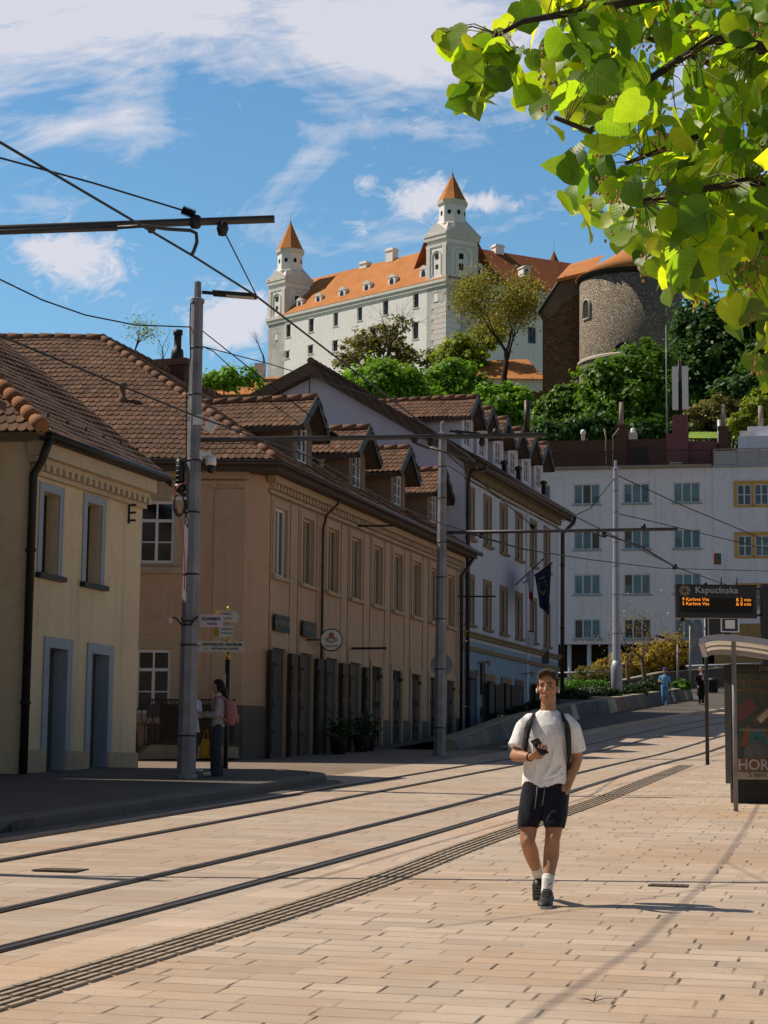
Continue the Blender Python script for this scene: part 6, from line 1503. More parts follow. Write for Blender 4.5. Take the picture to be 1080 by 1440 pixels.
mask = [(728,-30),(737,25),(757,75),(765,160),(790,158),(800,180),(828,175),(824,250),(816,322),(846,345),(893,352),(893,390),(945,395),(958,430),(985,438),(1000,405),(1030,425),(1015,465),(1050,480),(1062,520),(1090,545),(1180,520),(1180,-30)]
holes = [(905,128,20,30),(935,60,10,30),(1000,345,16,8),(870,215,18,34),(795,30,5,10),(845,180,12,10),(745,60,12,25),(925,318,12,10),(1050,60,8,10),(880,80,10,10),(965,330,12,10),(930,180,8,10)]
cluster = [(630,70,24,26),(665,60,30,24),(700,70,28,30),(690,110,22,24),(655,140,18,18),(680,145,20,18),(720,90,20,24),(665,95,30,20)]
LUV = []
def heart(mb, c, up, nrm, s, curl):
    """one heart shaped toothed leaf: base at c, tip along up, folded on the midrib"""
    up = up.normalized(); side = up.cross(nrm).normalized(); nrm = side.cross(up).normalized()
    half = [(0.0,.02),(.17,-.09),(.36,-.07),(.51,.08),(.58,.28),(.56,.48),(.46,.68),(.31,.86),(.14,1.00),(0.0,1.13)]
    mid = [0.02,.07,.16,.28,.42,.56,.71,.86,1.00,1.13]
    base = len(mb.v); f = .10+curl*.22
    def P(x, t): 
        z = f*abs(x) - curl*(t-.4)**2*.5 + .05*math.sin(t*14+x*9)*abs(x); return c + up*(t*s) + side*(x*s) + nrm*(z*s)
    for t in mid: mb.v.append(tuple(P(0, t))); LUV.append((0.0, t))
    for sg in (-1, 1):
        o = len(mb.v)
        for x, t in half: mb.v.append(tuple(P(sg*x*(1+.06*math.sin(t*46)), t))); LUV.append((x, t))
        for i in range(9):
            q = [base+i, base+i+1, o+i+1, o+i]
            mb.f.append(q if sg < 0 else q[::-1]); mb.m.append(0); mb.sm.append(True)
def visible_spot():
    while True:
        px, py = rnd.uniform(720, 1150), rnd.uniform(-25, 545)
        if point_in(mask, px, py) and not any(((px-a)/c)**2+((py-b)/d)**2 < 1 for a,b,c,d in holes): return px, py
lf_ = MB(); pt_ = MB(); A = np.array([tuple(a) for a in anchors])
def put(px, py, Y, s):
    P = at(px, py, Y)-LO
    d = np.linalg.norm(A-np.array(tuple(P)), axis=1); a = Vector(A[int(d.argmin())])
    hang = Vector((rnd.gauss(0,.6)-.15, rnd.gauss(0,.55), -.75+rnd.gauss(0,.45))).normalized()
    nr = Vector((rnd.gauss(-.35,.8), rnd.gauss(-.35,.7), rnd.gauss(.35,.7))).normalized()
    if abs(nr.dot(hang)) > .85: nr = hang.orthogonal()
    c = P - hang*s*.55
    heart(lf_, c, hang, nr, s, rnd.uniform(.1,.7))
    m_ = a.lerp(c, .5) + Vector((0,0,.02)); 
    if (a-c).length < .22: pt_.tube([a, m_, c], [.0022,.0016,.0013], 4, caps=False)
spr = []
while len(spr) < 190:
    px, py = visible_spot()
    if all((px-a)**2+(py-b)**2 > 14.5**2 for a, b in spr): spr.append((px, py))
for px, py in spr:          # leaves sit in sprays, leaving gaps of sky between them
    Y = rnd.uniform(4.65, 6.4); big = rnd.uniform(.85, 1.15)
    for _ in range(rnd.choice((4,5,6,7))):
        put(px+rnd.gauss(0,20), py-14+rnd.gauss(0,20), Y+rnd.gauss(0,.08), rnd.choice((.052,.064,.074,.084))*big)
for a, b, c, d in cluster:
    for _ in range(4): put(a+rnd.gauss(0,.33)*c, b+rnd.gauss(0,.33)*d, rnd.uniform(4.65,4.9), rnd.uniform(.062,.088))
for _ in range(420):      # more of the crown above and to the right of the view
    put(rnd.uniform(1080,1500), rnd.uniform(-350,500), rnd.uniform(4.7,6.6), rnd.uniform(.06,.1))
for _ in range(160):
    put(rnd.uniform(760,1200), rnd.uniform(-350,-30), rnd.uniform(4.8,6.4), rnd.uniform(.06,.1))
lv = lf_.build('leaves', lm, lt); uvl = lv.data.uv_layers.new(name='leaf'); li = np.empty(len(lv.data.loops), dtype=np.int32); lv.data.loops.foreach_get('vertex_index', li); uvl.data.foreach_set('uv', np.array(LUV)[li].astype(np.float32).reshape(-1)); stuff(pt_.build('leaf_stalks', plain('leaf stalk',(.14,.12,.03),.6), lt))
fl = MB(); fm = leafmat('blossom bracts', [(.45,.22,.08),(.5,.30,.14),(.35,.15,.06)], .3)
for _ in range(130):
    px, py = visible_spot(); P = at(px, py, rnd.uniform(4.8,5.6))-LO
    for k in range(5): c = P+Vector((rnd.gauss(0,.014),rnd.gauss(0,.014),rnd.gauss(0,.014))); fl.ball(c, .004,.004,.006, 6, 4)
stuff(fl.build('flower_buds', fm, lt))
# ================================================================ tram poles, overhead line
def P3(px, py, Y): return at(px, py, Y)
def tram_pole(label, px_b, Y, px_t, py_t, r0, r1, lift, mat='pole', n=8):
    t = at(px_t, py_t, Y); b = Vector((at(px_b, 1080, Y).x, Y, gz(Y)+lift)); r = thing('tram_pole', label, 'pole', b, 0, 'tram poles along the street')
    h = t.z-b.z; dx = t.x-b.x; m_ = MB(); k = 14
    prof = [(Vector((dx*i/k*0.35, 0, h*i/k)), r0+(r1-r0)*i/k) for i in range(k+1)]
    m_.tube([p for p,_ in prof], [q for _,q in prof], n, sm=False); m_.build('shaft', M[mat], r)
    c = MB(); c.lathe([(r1*1.15,h-.02),(r1*1.15,h+.05),(r1*.6,h+.08),(r1*.55,h+.35),(.01,h+.38)], (dx*.35,0,0), n, sm=False); c.build('cap', M[mat], r)
    d = MB(); [d.lathe([(r0+(r1-r0)*z/h+.004,z-.014),(r0+(r1-r0)*z/h+.004,z+.014)], (dx*.35*z/h,0,0), 12) for z in (.7,2.2,h*.42,h*.55,h*.66,h*.8,h*.9)]; d.build('steel_band', M['gutter_dark'], r, split=True)
    f = MB(); f.lathe([(r0*1.08,-.02),(r0*1.08,.05),(r0*1.02,.07)], (0,0,0), n, sm=False); f.build('foot', M['pole'], r)
    return r, b, h, dx*.35
def lamp_head(parent, a, b):
    a = Vector(a); b = Vector(b); d = b-a; m_ = MB(); m_.bar(a, a+d*.25, .05, .05); m_.bar(a+d*.2, b, .22, .06); rt = m_.build('lamp_arm', M['gutter_dark'], parent)
    g_ = MB(); g_.bar(a+d*.45+Vector((0,0,-.035)), b+d*-.04+Vector((0,0,-.035)), .17, .012); g_.build('lens', M['offwhite'], rt)
def cantilever(label, pts, r, group='cantilever arms over the tracks'):
    p0 = Vector(pts[0]); o = thing('cantilever_arm', label, 'cantilever arm', p0, 0, group); m_ = MB(); m_.tube([Vector(p)-p0 for p in pts], r, 10); m_.build('tube', M['arm'], o); return o, p0
def insul(o, p0, a, b, r=.05, name='insulator'):
    a = Vector(a)-p0; b = Vector(b)-p0; m_ = MB(); d = b-a; k = 7; m_.tube([a+d*(i/ (2*k)) for i in range(2*k+1)], [r if i%2 else r*.55 for i in range(2*k+1)], 10, sm=False); m_.build(name, M['gutter_dark'], o)
# near pole, left of the frame, with its arm in view
Y0 = 18.0
tram_pole('grey tram pole off the left edge that carries the near cantilever arm', -660, Y0, -655, 130, .15, .10, PV)
px0 = at(-655, 325, Y0)
a1, p1 = cantilever('nearest cantilever arm, cut by the left edge against the sky', [px0, at(0,322,Y0), at(386,308,Y0)], .038)
m_ = MB(); m_.tube([at(x,y,Y0-.05)-p1 for x,y in ((-500,330),(0,326.5),(165,321))], .026, 8); m_.tube([at(x,y,Y0-.06)-p1 for x,y in ((165,320),(205,317.5),(235,322),(268,324),(276,328),(277,340),(273,352),(270,358))], .018, 8); m_.build('steady_arm', M['arm'], a1)
m_ = MB(); m_.tube([at(x,y,Y0)-p1 for x,y in ((262,299),(268,303),(274,314),(274,321))], .016, 6); m_.lathe([(.045,-.06),(.06,-.03),(.06,.03),(.045,.06)], at(275,312,Y0)-p1, 8); m_.lathe([(.04,-.07),(.06,0),(.04,.07)], at(313,321,Y0)-p1, 8); m_.lathe([(.03,-.05),(.05,0),(.03,.05)], at(213,320,Y0)-p1, 8); m_.build('clamp', M['gutter_dark'], a1, split=True)
insul(a1, p1, at(256,295,Y0), at(274,302,Y0), .05)
pole1, b1, hh1, dx1 = tram_pole('tram pole with cameras, cable coil and stickers at the left kerb', 262, 32.0, 278, 425, .165, .105, PV)
pole2, b2_, hh2, dx2 = tram_pole('tram pole standing in front of the peach house at its far end', 618, 49.5, 626, 612, .165, .11, 0.0)
pole3, b3, hh3, dx3 = tram_pole('pale tram pole behind the planter before the grey apartments', 868, 80.0, 866.5, 660, .19, .11, .9, 'pole_pale', 12)
m_ = MB(); m_.lathe([(.24,-1.2),(.24,.7),(.25,.8),(.16,1.15)], (0,0,0), 12); m_.build('sleeve', M['pole_pale'], pole3)
lamp_head(pole1, at(284,411,32)-b1, at(361,417,32)-b1)
lamp_head(pole2, at(632,606,49.5)-b2_, at(676,611,49.4)-b2_)
# what hangs on the first pole
def part(o, name, mat, fn): m_ = MB(); fn(m_); return m_.build(name, M[mat], o)
q1 = lambda px, py, dy=0: at(px, py, 32+dy)-b1
part(pole1, 'dome_camera', 'black', lambda m: m.ball(q1(296.5,659), .075,.075,.085, 12, 8))
part(pole1, 'camera_housing', 'offwhite', lambda m: (m.lathe([(.03,.15),(.085,.10),(.095,.0),(.085,-.03)], q1(296.5,652), 12), m.bar(q1(281,640), q1(297,638), .10, .07), m.bar(q1(282,647), q1(282,634), .12, .06)))
part(pole1, 'floodlight', 'offwhite', lambda m: m.bar(q1(291,607), q1(302,591), .13, .15))
part(pole1, 'splice_canister', 'black', lambda m: (m.lathe([(.05,-.32),(.10,-.30),(.10,-.2)], q1(253.5,665), 12), m.lathe([(.075,-.24),(.078,.22),(.05,.24)], q1(253.5,665), 12), [m.lathe([(.083,z),(.083,z+.02)], q1(253.5,665), 12) for z in (-.15,-.07,.01,.09,.17)]))
def coil(m):
    for k in range(4):
        c = q1(254-k*.8, 707+k, -.05*k); m.tube([c+Vector((.11*math.cos(t)*(1-.06*k), .02*math.sin(3*t), .19*math.sin(t))) for t in [2*math.pi*i/20 for i in range(21)]], .013, 6, caps=False)
part(pole1, 'cable_coil', 'black', coil)
part(pole1, 'coil_hanger', 'offwhite', lambda m: m.bar(q1(241,701,-.1), q1(262,701,-.1), .04, .05))
part(pole1, 'red_cable', 'red_cable', lambda m: m.tube([q1(x,y,-.12) for x,y in ((262,680),(253,681),(246,690),(246,705),(252,730),(257,750),(260,790),(259,830))], .010, 6))
part(pole1, 'cable', 'black', lambda m: m.tube([q1(x,y,-.13) for x,y in ((275,418),(268,428),(267,460),(268,500),(262,540),(262,600),(262,650))], .012, 6))
part(pole1, 'hook_bracket', 'gutter_dark', lambda m: (m.tube([q1(x,y,-.15) for x,y in ((243,868),(247,869),(256,879),(262,878),(268,879),(276,868),(279,868))], .016, 6), m.tube([q1(x,y,-.2) for x,y in ((255,868),(257,873),(272,873),(276,868))], .014, 6)))
pb = part(pole1, 'plate', 'offwhite', lambda m: m.box(q1(278,593,-.17).x-.085, q1(278,593,-.17).x+.085, q1(278,593,-.17).y-.01, q1(278,593,-.17).y+.01, q1(278,600).z, q1(278,586).z))
lettering('O2', .10, pb, M['ink'], face_y(q1(278,0).x, q1(0,0,-.185).y, q1(278,592).z)); 
st = part(pole1, 'sticker', 'cream_sign', lambda m: [m.box(q1(px,0).x-w, q1(px,0).x+w, -.172, -.166, q1(px,py+h).z, q1(px,py-h).z) for px,py,w,h in ((263,874,.03,4),)])
sg = thing('street_sign', 'small faded pink and white street name sign bracketed to the tram pole', 'sign', at(297,873,32.1)); m_ = MB(); m_.box(-.19,.19,-.012,.012,-.105,.105); m_.build('plate', M['pinksign'], sg)
m_ = MB(); m_.bar((-.27,.0,-.08),(-.18,.0,.09),.02,.02); m_.bar((-.27,.02,.06),(-.15,.02,.06),.02,.02); m_.build('bracket', M['pinksign'], sg)
lettering('KLARISKÁ', .070, sg, M['navy_ink'], face_y(.0,-.018,.028), bold=.003); lettering('ULICA', .058, sg, M['navy_ink'], face_y(.02,-.018,-.05), bold=.002)
# second and third cantilevers
a2, p2 = cantilever('second cantilever arm reaching right from the camera pole', [at(268,619,32), at(300,618.5,32), at(769,612,32)], .042)
m_ = MB(); m_.tube([at(x,y,32)-p2 for x,y in ((582,619),(584,623),(604,631),(606,627),(606,620))], .022, 6); m_.tube([at(x,y,31.8)-p2 for x,y in ((604,629),(640,640),(668,648))], .02, 6); m_.build('steady_arm', M['arm'], a2)
m_ = MB(); [m_.lathe([(.04,-.06),(.06,0),(.04,.06)], at(x,y,32)-p2, 8) for x,y in ((678,622),(697,608),(606,622),(583,618))]; m_.build('clamp', M['gutter_dark'], a2, split=True); insul(a2, p2, at(463,607,32), at(474,614,32), .05)
a3, p3 = cantilever('third cantilever arm reaching right from the far peach house pole', [at(623,749,49.5), at(953,744,49.5)], .045)
m_ = MB(); m_.tube([at(x,y,49.4)-p3 for x,y in ((660,750),(678,755),(682,757),(735,772)) ], .024, 6); m_.tube([at(x,y,49.3)-p3 for x,y in ((835,748),(845,754),(852,752),(900,768),(949,797))], .024, 6); m_.build('steady_arm', M['arm'], a3)
m_ = MB(); [m_.lathe([(.05,-.07),(.07,0),(.05,.07)], at(x,y,49.5)-p3, 8) for x,y in ((905,741),(677,753),(850,752),(949,797))]; m_.build('clamp', M['gutter_dark'], a3, split=True); insul(a3, p3, at(745,737,49.5), at(752,743,49.5), .06)
def wire(label, pts, r, name='overhead_wire', sag=0.0):
    P = [Vector(at(*p)) if len(p) == 3 else Vector(p) for p in pts]; o = P[0]; Q = []
    if len(P) == 2 and sag: Q = [P[0].lerp(P[1], i/14)-Vector((0,0,sag*4*(i/14)*(1-i/14))) for i in range(15)]
    else:
        for i in range(len(P)-1):
            for k in range(4): Q.append(P[i].lerp(P[i+1], k/4))
        Q.append(P[-1])
    m_ = MB(); m_.tube([q-o for q in Q], r, 6); w = m_.build(name, M['wire'], None, o); return tag(w, label, 'wire', 'overhead wires')
wire('thick contact wire running from the upper left corner down past the near arm', [(-420,-40,10.6),(0,200,13.8),(270,359,18),(360,416,20),(578,583,26.2),(668,648,31)], .0115)
wire('contact wire from the second arm to the tip of the third arm', [(668,648,31),(797,720,39.2),(949,797,49.5)], .013)
wire('contact wire of the far track crossing in front of the tiled hip roof', [(-260,370,17),(0,472,20.5),(267,582,25.5),(443,645,31.5),(547,706,38),(617,735,44),(735,772,49.5)], .013)
wire('contact wire continuing right from the third arm across the grey apartments', [(735,772,49.5),(830,787,60),(929,799,72),(1080,803,90)], .018)
wire('contact wire leaving the third arm tip towards the right edge', [(949,797,49.5),(1020,822,56),(1120,855,66)], .014)
wire('blue feeder cable rising to the upper left from the near arm insulator', [(-300,150,14.5),(0,222,16),(130,257,17),(258,296,18)], .009)
wire('short stay from the near arm clamp down to the contact wire', [(314,323,18),(361,416,20)], .0075)
wire('slack cable drooping from the left edge to the camera pole', [(-160,320,24),(0,393,27),(60,422,28.3),(120,443,29.6),(190,457,30.8),(270,460,32)], .012)
wire('upper stay from the camera pole to the second arm insulator', [(283,464,32),(464,607,32)], .010)
wire('lower stay from the camera pole to the second arm', [(284,487,32),(300,494,32),(372,560,32),(520,668,36)], .009)
wire('thin feeder cable from the camera pole to the far peach house pole', [(284,487,32),(380,512,36),(520,556,42),(621,612,49)], .010, sag=0)
wire('stay from the far peach house pole down to the third arm insulator', [(630,640,49.5),(747,738,49.5)], .013)
wire('second stay from the far peach house pole to the third arm', [(631,655,49.5),(700,700,49.5),(745,722,49.5),(797,748,49.5)], .010)
wire('span wire from the pale pole top falling to the right edge', [(867,668,80),(960,711,84),(1090,765,90)], .022)
wire('span wire from the pale pole shaft running right', [(867,722,80),(912,732,82),(1090,775,90)], .020)
wire('span wire from the pale pole falling left to the blue house gutter', [(866,670,80),(830,715,79),(787,735,78)], .018)
# red and green signal plate on the span
sp_ = thing('signal_plate', 'small hanging plate half dark red half green on the span wire', 'sign', at(1009,786,86)); k = 86/F_PX; m_ = MB(); m_.box(-5.2*k,0,-.03,.03,-8*k,8*k); m_.build('red_half', plain('dull red', (.20,.03,.03), .6), sp_); m_ = MB(); m_.box(0.002,5.2*k,-.03,.03,-8*k,8*k); m_.build('green_half', plain('dull green', (.02,.11,.05), .6), sp_)

# ================================================================ finger post
YF = 37.6; fb = Vector((at(317,1080,YF).x, YF, gz(YF))); fp = thing('finger_post', 'finger post with white direction signs and brass fittings by the stairs', 'sign post', fb)
zf = lambda py: at(317,py,YF).z - fb.z; xf = lambda px: at(px,900,YF).x - fb.x
m_ = MB(); m_.lathe([(.05,0),(.05,zf(928))], (0,0,0), 12); m_.build('post', M['gutter_dark'], fp)
m_ = MB(); m_.lathe([(.056,zf(928)),(.056,zf(917))], (0,0,0), 12); m_.lathe([(.04,zf(903)),(.075,zf(901)),(.03,zf(898)),(.055,zf(896))], (0,0,0), 12); m_.lathe([(.055,zf(877)),(.055,zf(875)),(.02,zf(873))],(0,0,0),12); m_.lathe([(.04,zf(858)),(.05,zf(855)),(.01,zf(852))],(0,0,0),12); m_.build('brass_fitting', M['gold'], fp)
m_ = MB(); m_.box(xf(262), xf(343), -.09, -.05, zf(917), zf(902.5)); s_ = m_.build('direction_board', M['cream_sign'], fp)
lettering('HISTORICKÉ CENTRUM', .074, s_, M['ink'], face_y(xf(313),-.094,zf(907)), bold=.003); lettering('HISTORICAL CENTRE', .056, s_, M['ink'], face_y(xf(317),-.094,zf(912.8)), bold=.001); lettering('TIC', .05, s_, M['ink'], face_y(xf(290),-.094,zf(913))); lettering('i', .12, s_, M['navy_ink'], face_y(xf(281),-.094,zf(910)))
for (pxa, pxb, pt, pb_, point, rows) in ((311,336,859,875,1,(('HRAD',.06,-.06,.045),('CASTLE',.045,-.05,-.045))),(308,328,879.5,895.5,0,(('RADNICA',.05,.02,.03),('TOWN HALL',.04,.02,-.05)))):
    za, zb2 = zf(pt), zf(pb_); x0, x1 = xf(pxa), xf(pxb); m_ = MB(); zc = (za+zb2)/2
    pts = [(x0,-.08,zb2),(x1-(.05 if point else 0),-.08,zb2-.02)] + ([(x1,-.08,zc)] if point else []) + [(x1-(.05 if point else 0),-.08,za-.02),(x0,-.08,za)]
    m_.extrude(pts, (0,.05,0)); s_ = m_.build('direction_board', M['cream_sign'], fp)
    g_ = MB(); g_.extrude([(x0-.005,-.08,zb2),(x0-.12,.02,zb2+.02),(x0-.12,.02,za+.01),(x0-.005,-.08,za)], (0,.04,0)); g_.build('end_board', M['gold'], s_)
    for body, sz, dx_, dz_ in rows: lettering(body, sz, s_, M['navy_ink'], face_y((x0+x1)/2+dx_,-.085,zc+dz_))
# stairs with railing against the end wall of the peach house
YS = 44.2
so = Vector((at(205,1060,YS).x, YS, gz(YS))); stt = thing('entrance_steps', 'pale entrance steps with curved iron railing against the peach end wall', 'steps', so)
S_ = lambda px, py, dy=0: at(px,py,YS+dy)-so
m_ = MB(); m_.extrude([S_(192,1068),S_(331,1066),S_(331,1050),S_(212,1047),S_(194,1062)], (0,1.1,0)); m_.build('stair_block', M['stone_pale'], stt)
m_ = MB(); [m_.box(S_(192,0).x-.3*k, S_(212,0).x, .1, 1.0, -.1, .30-.1*k) for k in range(3)]; m_.build('step', M['stone_pale'], stt)
m_ = MB(); a = [S_(x,y,-.02) for x,y in ((187,1002),(212,984),(331,984))]; m_.tube(a, .022, 6); b = [S_(x,y,-.02) for x,y in ((187,1058),(212,1042),(331,1042))]; m_.tube(b, .015, 6)
def hoop(x0, x1, yt, yb, inv):
    if inv: pts = [(x0,yt),(x0,yb-6),(x0+.15*(x1-x0),yb-2),((x0+x1)/2,yb),(x1-.15*(x1-x0),yb-2),(x1,yb-6),(x1,yt)]
    else: pts = [(x0,yb),(x0,yt+6),(x0+.15*(x1-x0),yt+2),((x0+x1)/2,yt),(x1-.15*(x1-x0),yt+2),(x1,yt+6),(x1,yb)]
    m_.tube([S_(x,y,-.02) for x,y in pts], .012, 6)
for (x0,x1,yt,yb,iv) in ((187.5,193,1030,1055,0),(199,207,990,1017,1),(211,218,1014,1042,0)): hoop(x0,x1,yt,yb,iv)
m_.tube([S_(203,1017,-.02),S_(203,1048,-.02)], .012, 6); m_.tube([S_(190,1000,-.02),S_(190,1030,-.02)], .012, 6); m_.tube([S_(214.5,984,-.02),S_(214.5,1014,-.02)], .012, 6)
m_.build('railing', M['gutter_dark'], stt)
m_ = MB(); x = 226.0
while x < 331: p_ = S_(x,984,0); m_.box(p_.x-.012,p_.x+.012,p_.y-.05,p_.y-.02,S_(x,1047,0).z,p_.z); x += 2.6
m_.bar(S_(226,1046,0), S_(226,984,0), .05, .05); m_.build('railing_panel', M['wood_dark'], stt)
m_ = MB(); m_.box(S_(226,1000).x, S_(330,1000).x, .03, .06, S_(226,1040).z, S_(226,990).z); m_.build('railing_screen', M['wood_dark'], stt)
mb = MB(); bb_ = gp(187,1066); mb.lathe([(.085,0),(.085,.02),(.06,.04),(.06,.62),(.075,.66),(.01,.70)], (0,0,0), 12); tag(mb.build('bollard', M['gutter_dark'], None, bb_), 'short dark bollard at the corner of the ochre house', 'bollard')
# round cafe sign and flower tubs along the peach front
u_, z_ = f2.pick(466, 900, -.62); cs = thing('cafe_sign', 'round white cafe sign with smiling cup and red flower on the peach front', 'sign', f2.w(u_, -.62, z_), f2.ang-R(72))
rr_ = .29; m_ = MB()
def disc(m, r, y0, y1, mi=0, n=36, cx=0, cz=0): m.extrude([(cx+r*math.cos(2*math.pi*i/n), y0, cz+r*math.sin(2*math.pi*i/n)) for i in range(n)], (0, y1-y0, 0), mi)
disc(m_, rr_, -.06, .06); rim = m_.build('rim', M['gutter_dark'], cs)
m_ = MB(); disc(m_, rr_*.90, -.066, -.0605); face = m_.build('face', M['cream_sign'], cs)
m_ = MB(); m_.tube([(-.105,-.072,.045),(.105,-.072,.045)], .009, 6); m_.tube([(.098*math.cos(t),-.072,.04+.115*math.sin(t)) for t in [math.pi+math.pi*i/12 for i in range(13)]], .009, 6)
for s_ in (-1,1): m_.tube([(s_*(.115+.032*math.cos(t)),-.072,.0+.038*math.sin(t)) for t in [2*math.pi*i/12 for i in range(13)]], .008, 6)
m_.tube([(.05*math.cos(t),-.072,.0+.04*math.sin(t)) for t in [math.pi+.3+(math.pi-.6)*i/8 for i in range(9)]], .007, 6)
for s_ in (-1,1): m_.tube([(s_*.045+.018*math.cos(t),-.072,.01+.014*math.sin(t)) for t in [.2+(math.pi-.4)*i/6 for i in range(7)]], .006, 6)
m_.build('cup_drawing', M['navy_ink'], face)
m_ = MB(); 
for k in range(6): disc(m_, .034, -.074-.001*k, -.068, 0, 14, .042*math.cos(k*math.pi/3), .115+.042*math.sin(k*math.pi/3))
m_.build('flower', plain('sign red', (.36,.05,.02), .6), face)
lettering('Kapucínka', .085, face, M['ink'], face_y(.0,-.072,-.155), shear=.25)
m_ = MB(); m_.tube([(-rr_,0,.0),(-rr_-.55,.12,.0)], .018, 8); m_.build('bracket', M['gutter_dark'], cs)
def tub(u, label, seed):
    p = f2.w(u, -.55, 0); p.z = gz(p.y); r = thing('flower_tub', label, 'planter', p, f2.ang, 'plant tubs by the shutters'); m_ = MB(); m_.lathe([(.17,0),(.24,.42),(.25,.44),(.22,.44),(.2,.36)], (0,0,0), 14); m_.build('tub', M['gutter_dark'], r)
    n = 260; c = rng.normal(size=(n,3))*np.array([.16,.16,.16])+np.array([0,0,.62]); me = leaf_mesh('foliage', c, rng.normal(size=(n,3))+np.array([0,0,.6]), .05*(.6+.8*rng.random(n))); me.materials.append(GREEN['hedge_dark']); link('foliage', me, r)
tub(3.95, 'dark plant tub beside the second pair of open shutters', 1); tub(5.9, 'dark plant tub beside the third pair of open shutters', 2); tub(6.45, 'dark plant tub nearest the fourth pair of open shutters', 3)
rs = thing('round_sign', 'round traffic sign seen from behind, half hidden by the far tram pole', 'sign', at(621,935,51)); m_ = MB(); disc(m_, .30, -.015, .015); m_.build('disc', M['pole'], rs); m_ = MB(); m_.bar((-.1,-.03,-.05),(.1,-.03,-.05),.03,.04); m_.build('clip', M['gutter_dark'], rs)

# ================================================================ tram stop: display, stop sign, shelter
def box_at(o, name, mat, x0, x1, y0, y1, z0, z1): m_ = MB(); m_.box(x0,x1,y0,y1,z0,z1); return m_.build(name, M[mat], o)
YD = 34.0; dc = at(1006.5, 847, YD); db = thing('departure_display', 'black electronic departure display on a pylon with orange lines of text', 'display', dc)
k = YD/F_PX; w2, h2_ = 56.5*k, 22.6*k
m_ = MB(); m_.box(-w2,w2,-.09,.09,-h2_,h2_); m_.build('housing', M['black'], db)
box_at(db, 'hood', 'gutter_dark', -w2-.01, w2+.01, -.12, .1, h2_, h2_+.02); scn = box_at(db, 'screen', 'dark_void', -w2+.07, w2-.07, -.094, -.0905, -h2_+.09, h2_*.25)
lettering('Kapucínska', .155, db, plain('grey lettering', (.34,.34,.36), .5), face_y(.0,-.094,h2_*.72), bold=.004, space=1.08)
led = emit('orange led', (1.0, .30, .02), 0.95)
for r_, (n_, d_, t_) in enumerate((('9','Karlova Ves','2 min'),('5','Karlova Ves','8 min'))):
    z_ = h2_*(.14-.27*r_); lettering(n_+' '+d_, .085, scn, led, face_y(-w2+.10,-.0975,z_), align='LEFT', bold=.0, thick=.002); lettering('& '+t_, .085, scn, led, face_y(w2-.10,-.0975,z_), align='RIGHT', bold=.0, thick=.002)
m_ = MB()
for i in range(8):
    a = i*math.pi/4; c_ = Vector((-w2+.15,-.094,h2_*.70)); q = []
    for rr2, da in ((.03,-.2),(.03,.2),(.10,.30),(.10,-.30)): q.append(c_+Vector((rr2*math.cos(a+da),0,rr2*math.sin(a+da))))
    m_.extrude(q, (0,-.003,0))
m_.build('wheel_emblem', M['stone_pale'], db)
m_ = MB(); [m_.tube([(x,0,h2_+.02),(x,0,h2_+z)], .012, 6) for x,z in ((.1,.17),(.38,.18))]; m_.ball((-.18,0,h2_+.04), .035,.035,.035,10,6); m_.build('aerial', M['gutter_dark'], db)
m_ = MB(); m_.ball((-w2+.12,0,-h2_-.04), .05,.05,.04,10,6); m_.build('sensor', M['black'], db)
pyx = at(1077,900,YD).x-dc.x; pz0 = gz(YD)-dc.z
m_ = MB(); m_.box(pyx-.075,pyx+.115,-.12,.12,pz0,at(1077,822,YD).z-dc.z); m_.build('pylon', M['black'], db)
m_ = MB(); m_.box(w2,pyx-.07,-.03,.03,h2_-.06,h2_-.02); m_.box(w2,pyx-.07,-.03,.03,-h2_+.04,-h2_+.08); m_.build('bracket', M['black'], db)
# stop sign
sb = gp(995,1076); ss = thing('stop_sign', 'thin black tram stop post with blue and white stop flag behind the display', 'stop sign', sb); Ys = sb.y
q_ = lambda px, py: at(px, py, Ys)-sb
m_ = MB(); m_.lathe([(.045,0),(.045,q_(995,845).z)], (0,0,0), 10); m_.build('post', M['black'], ss)
bd = box_at(ss, 'board', 'black', q_(997,880).x, q_(1027,880).x, -.03, .03, q_(1010,894).z, q_(1010,852).z)
box_at(bd, 'white_panel', 'offwhite', q_(1001,0).x, q_(1026,0).x, -.04, -.031, q_(0,879).z, q_(0,856).z); box_at(bd, 'blue_panel', 'navy_ink' , q_(1003,0).x, q_(1024,0).x, -.045, -.041, q_(0,877.5).z, q_(0,858).z)
box_at(bd, 'tram_symbol', 'offwhite', q_(1007,0).x, q_(1020,0).x, -.05, -.046, q_(0,874).z, q_(0,862).z)
lettering('Kapucínska', .085, bd, M['offwhite'], face_y((q_(1001,0).x+q_(1026,0).x)/2, -.034, q_(0,883).z))
for k_, (c_, mname) in enumerate((((.5,.4,.02),'amber'),((.5,.05,.05),'red_cable'),((.6,.6,.6),'offwhite'))): box_at(bd, 'line_mark', mname, q_(1002+k_*7,0).x, q_(1004.5+k_*7,0).x, -.036, -.031, q_(0,889).z, q_(0,886.5).z)
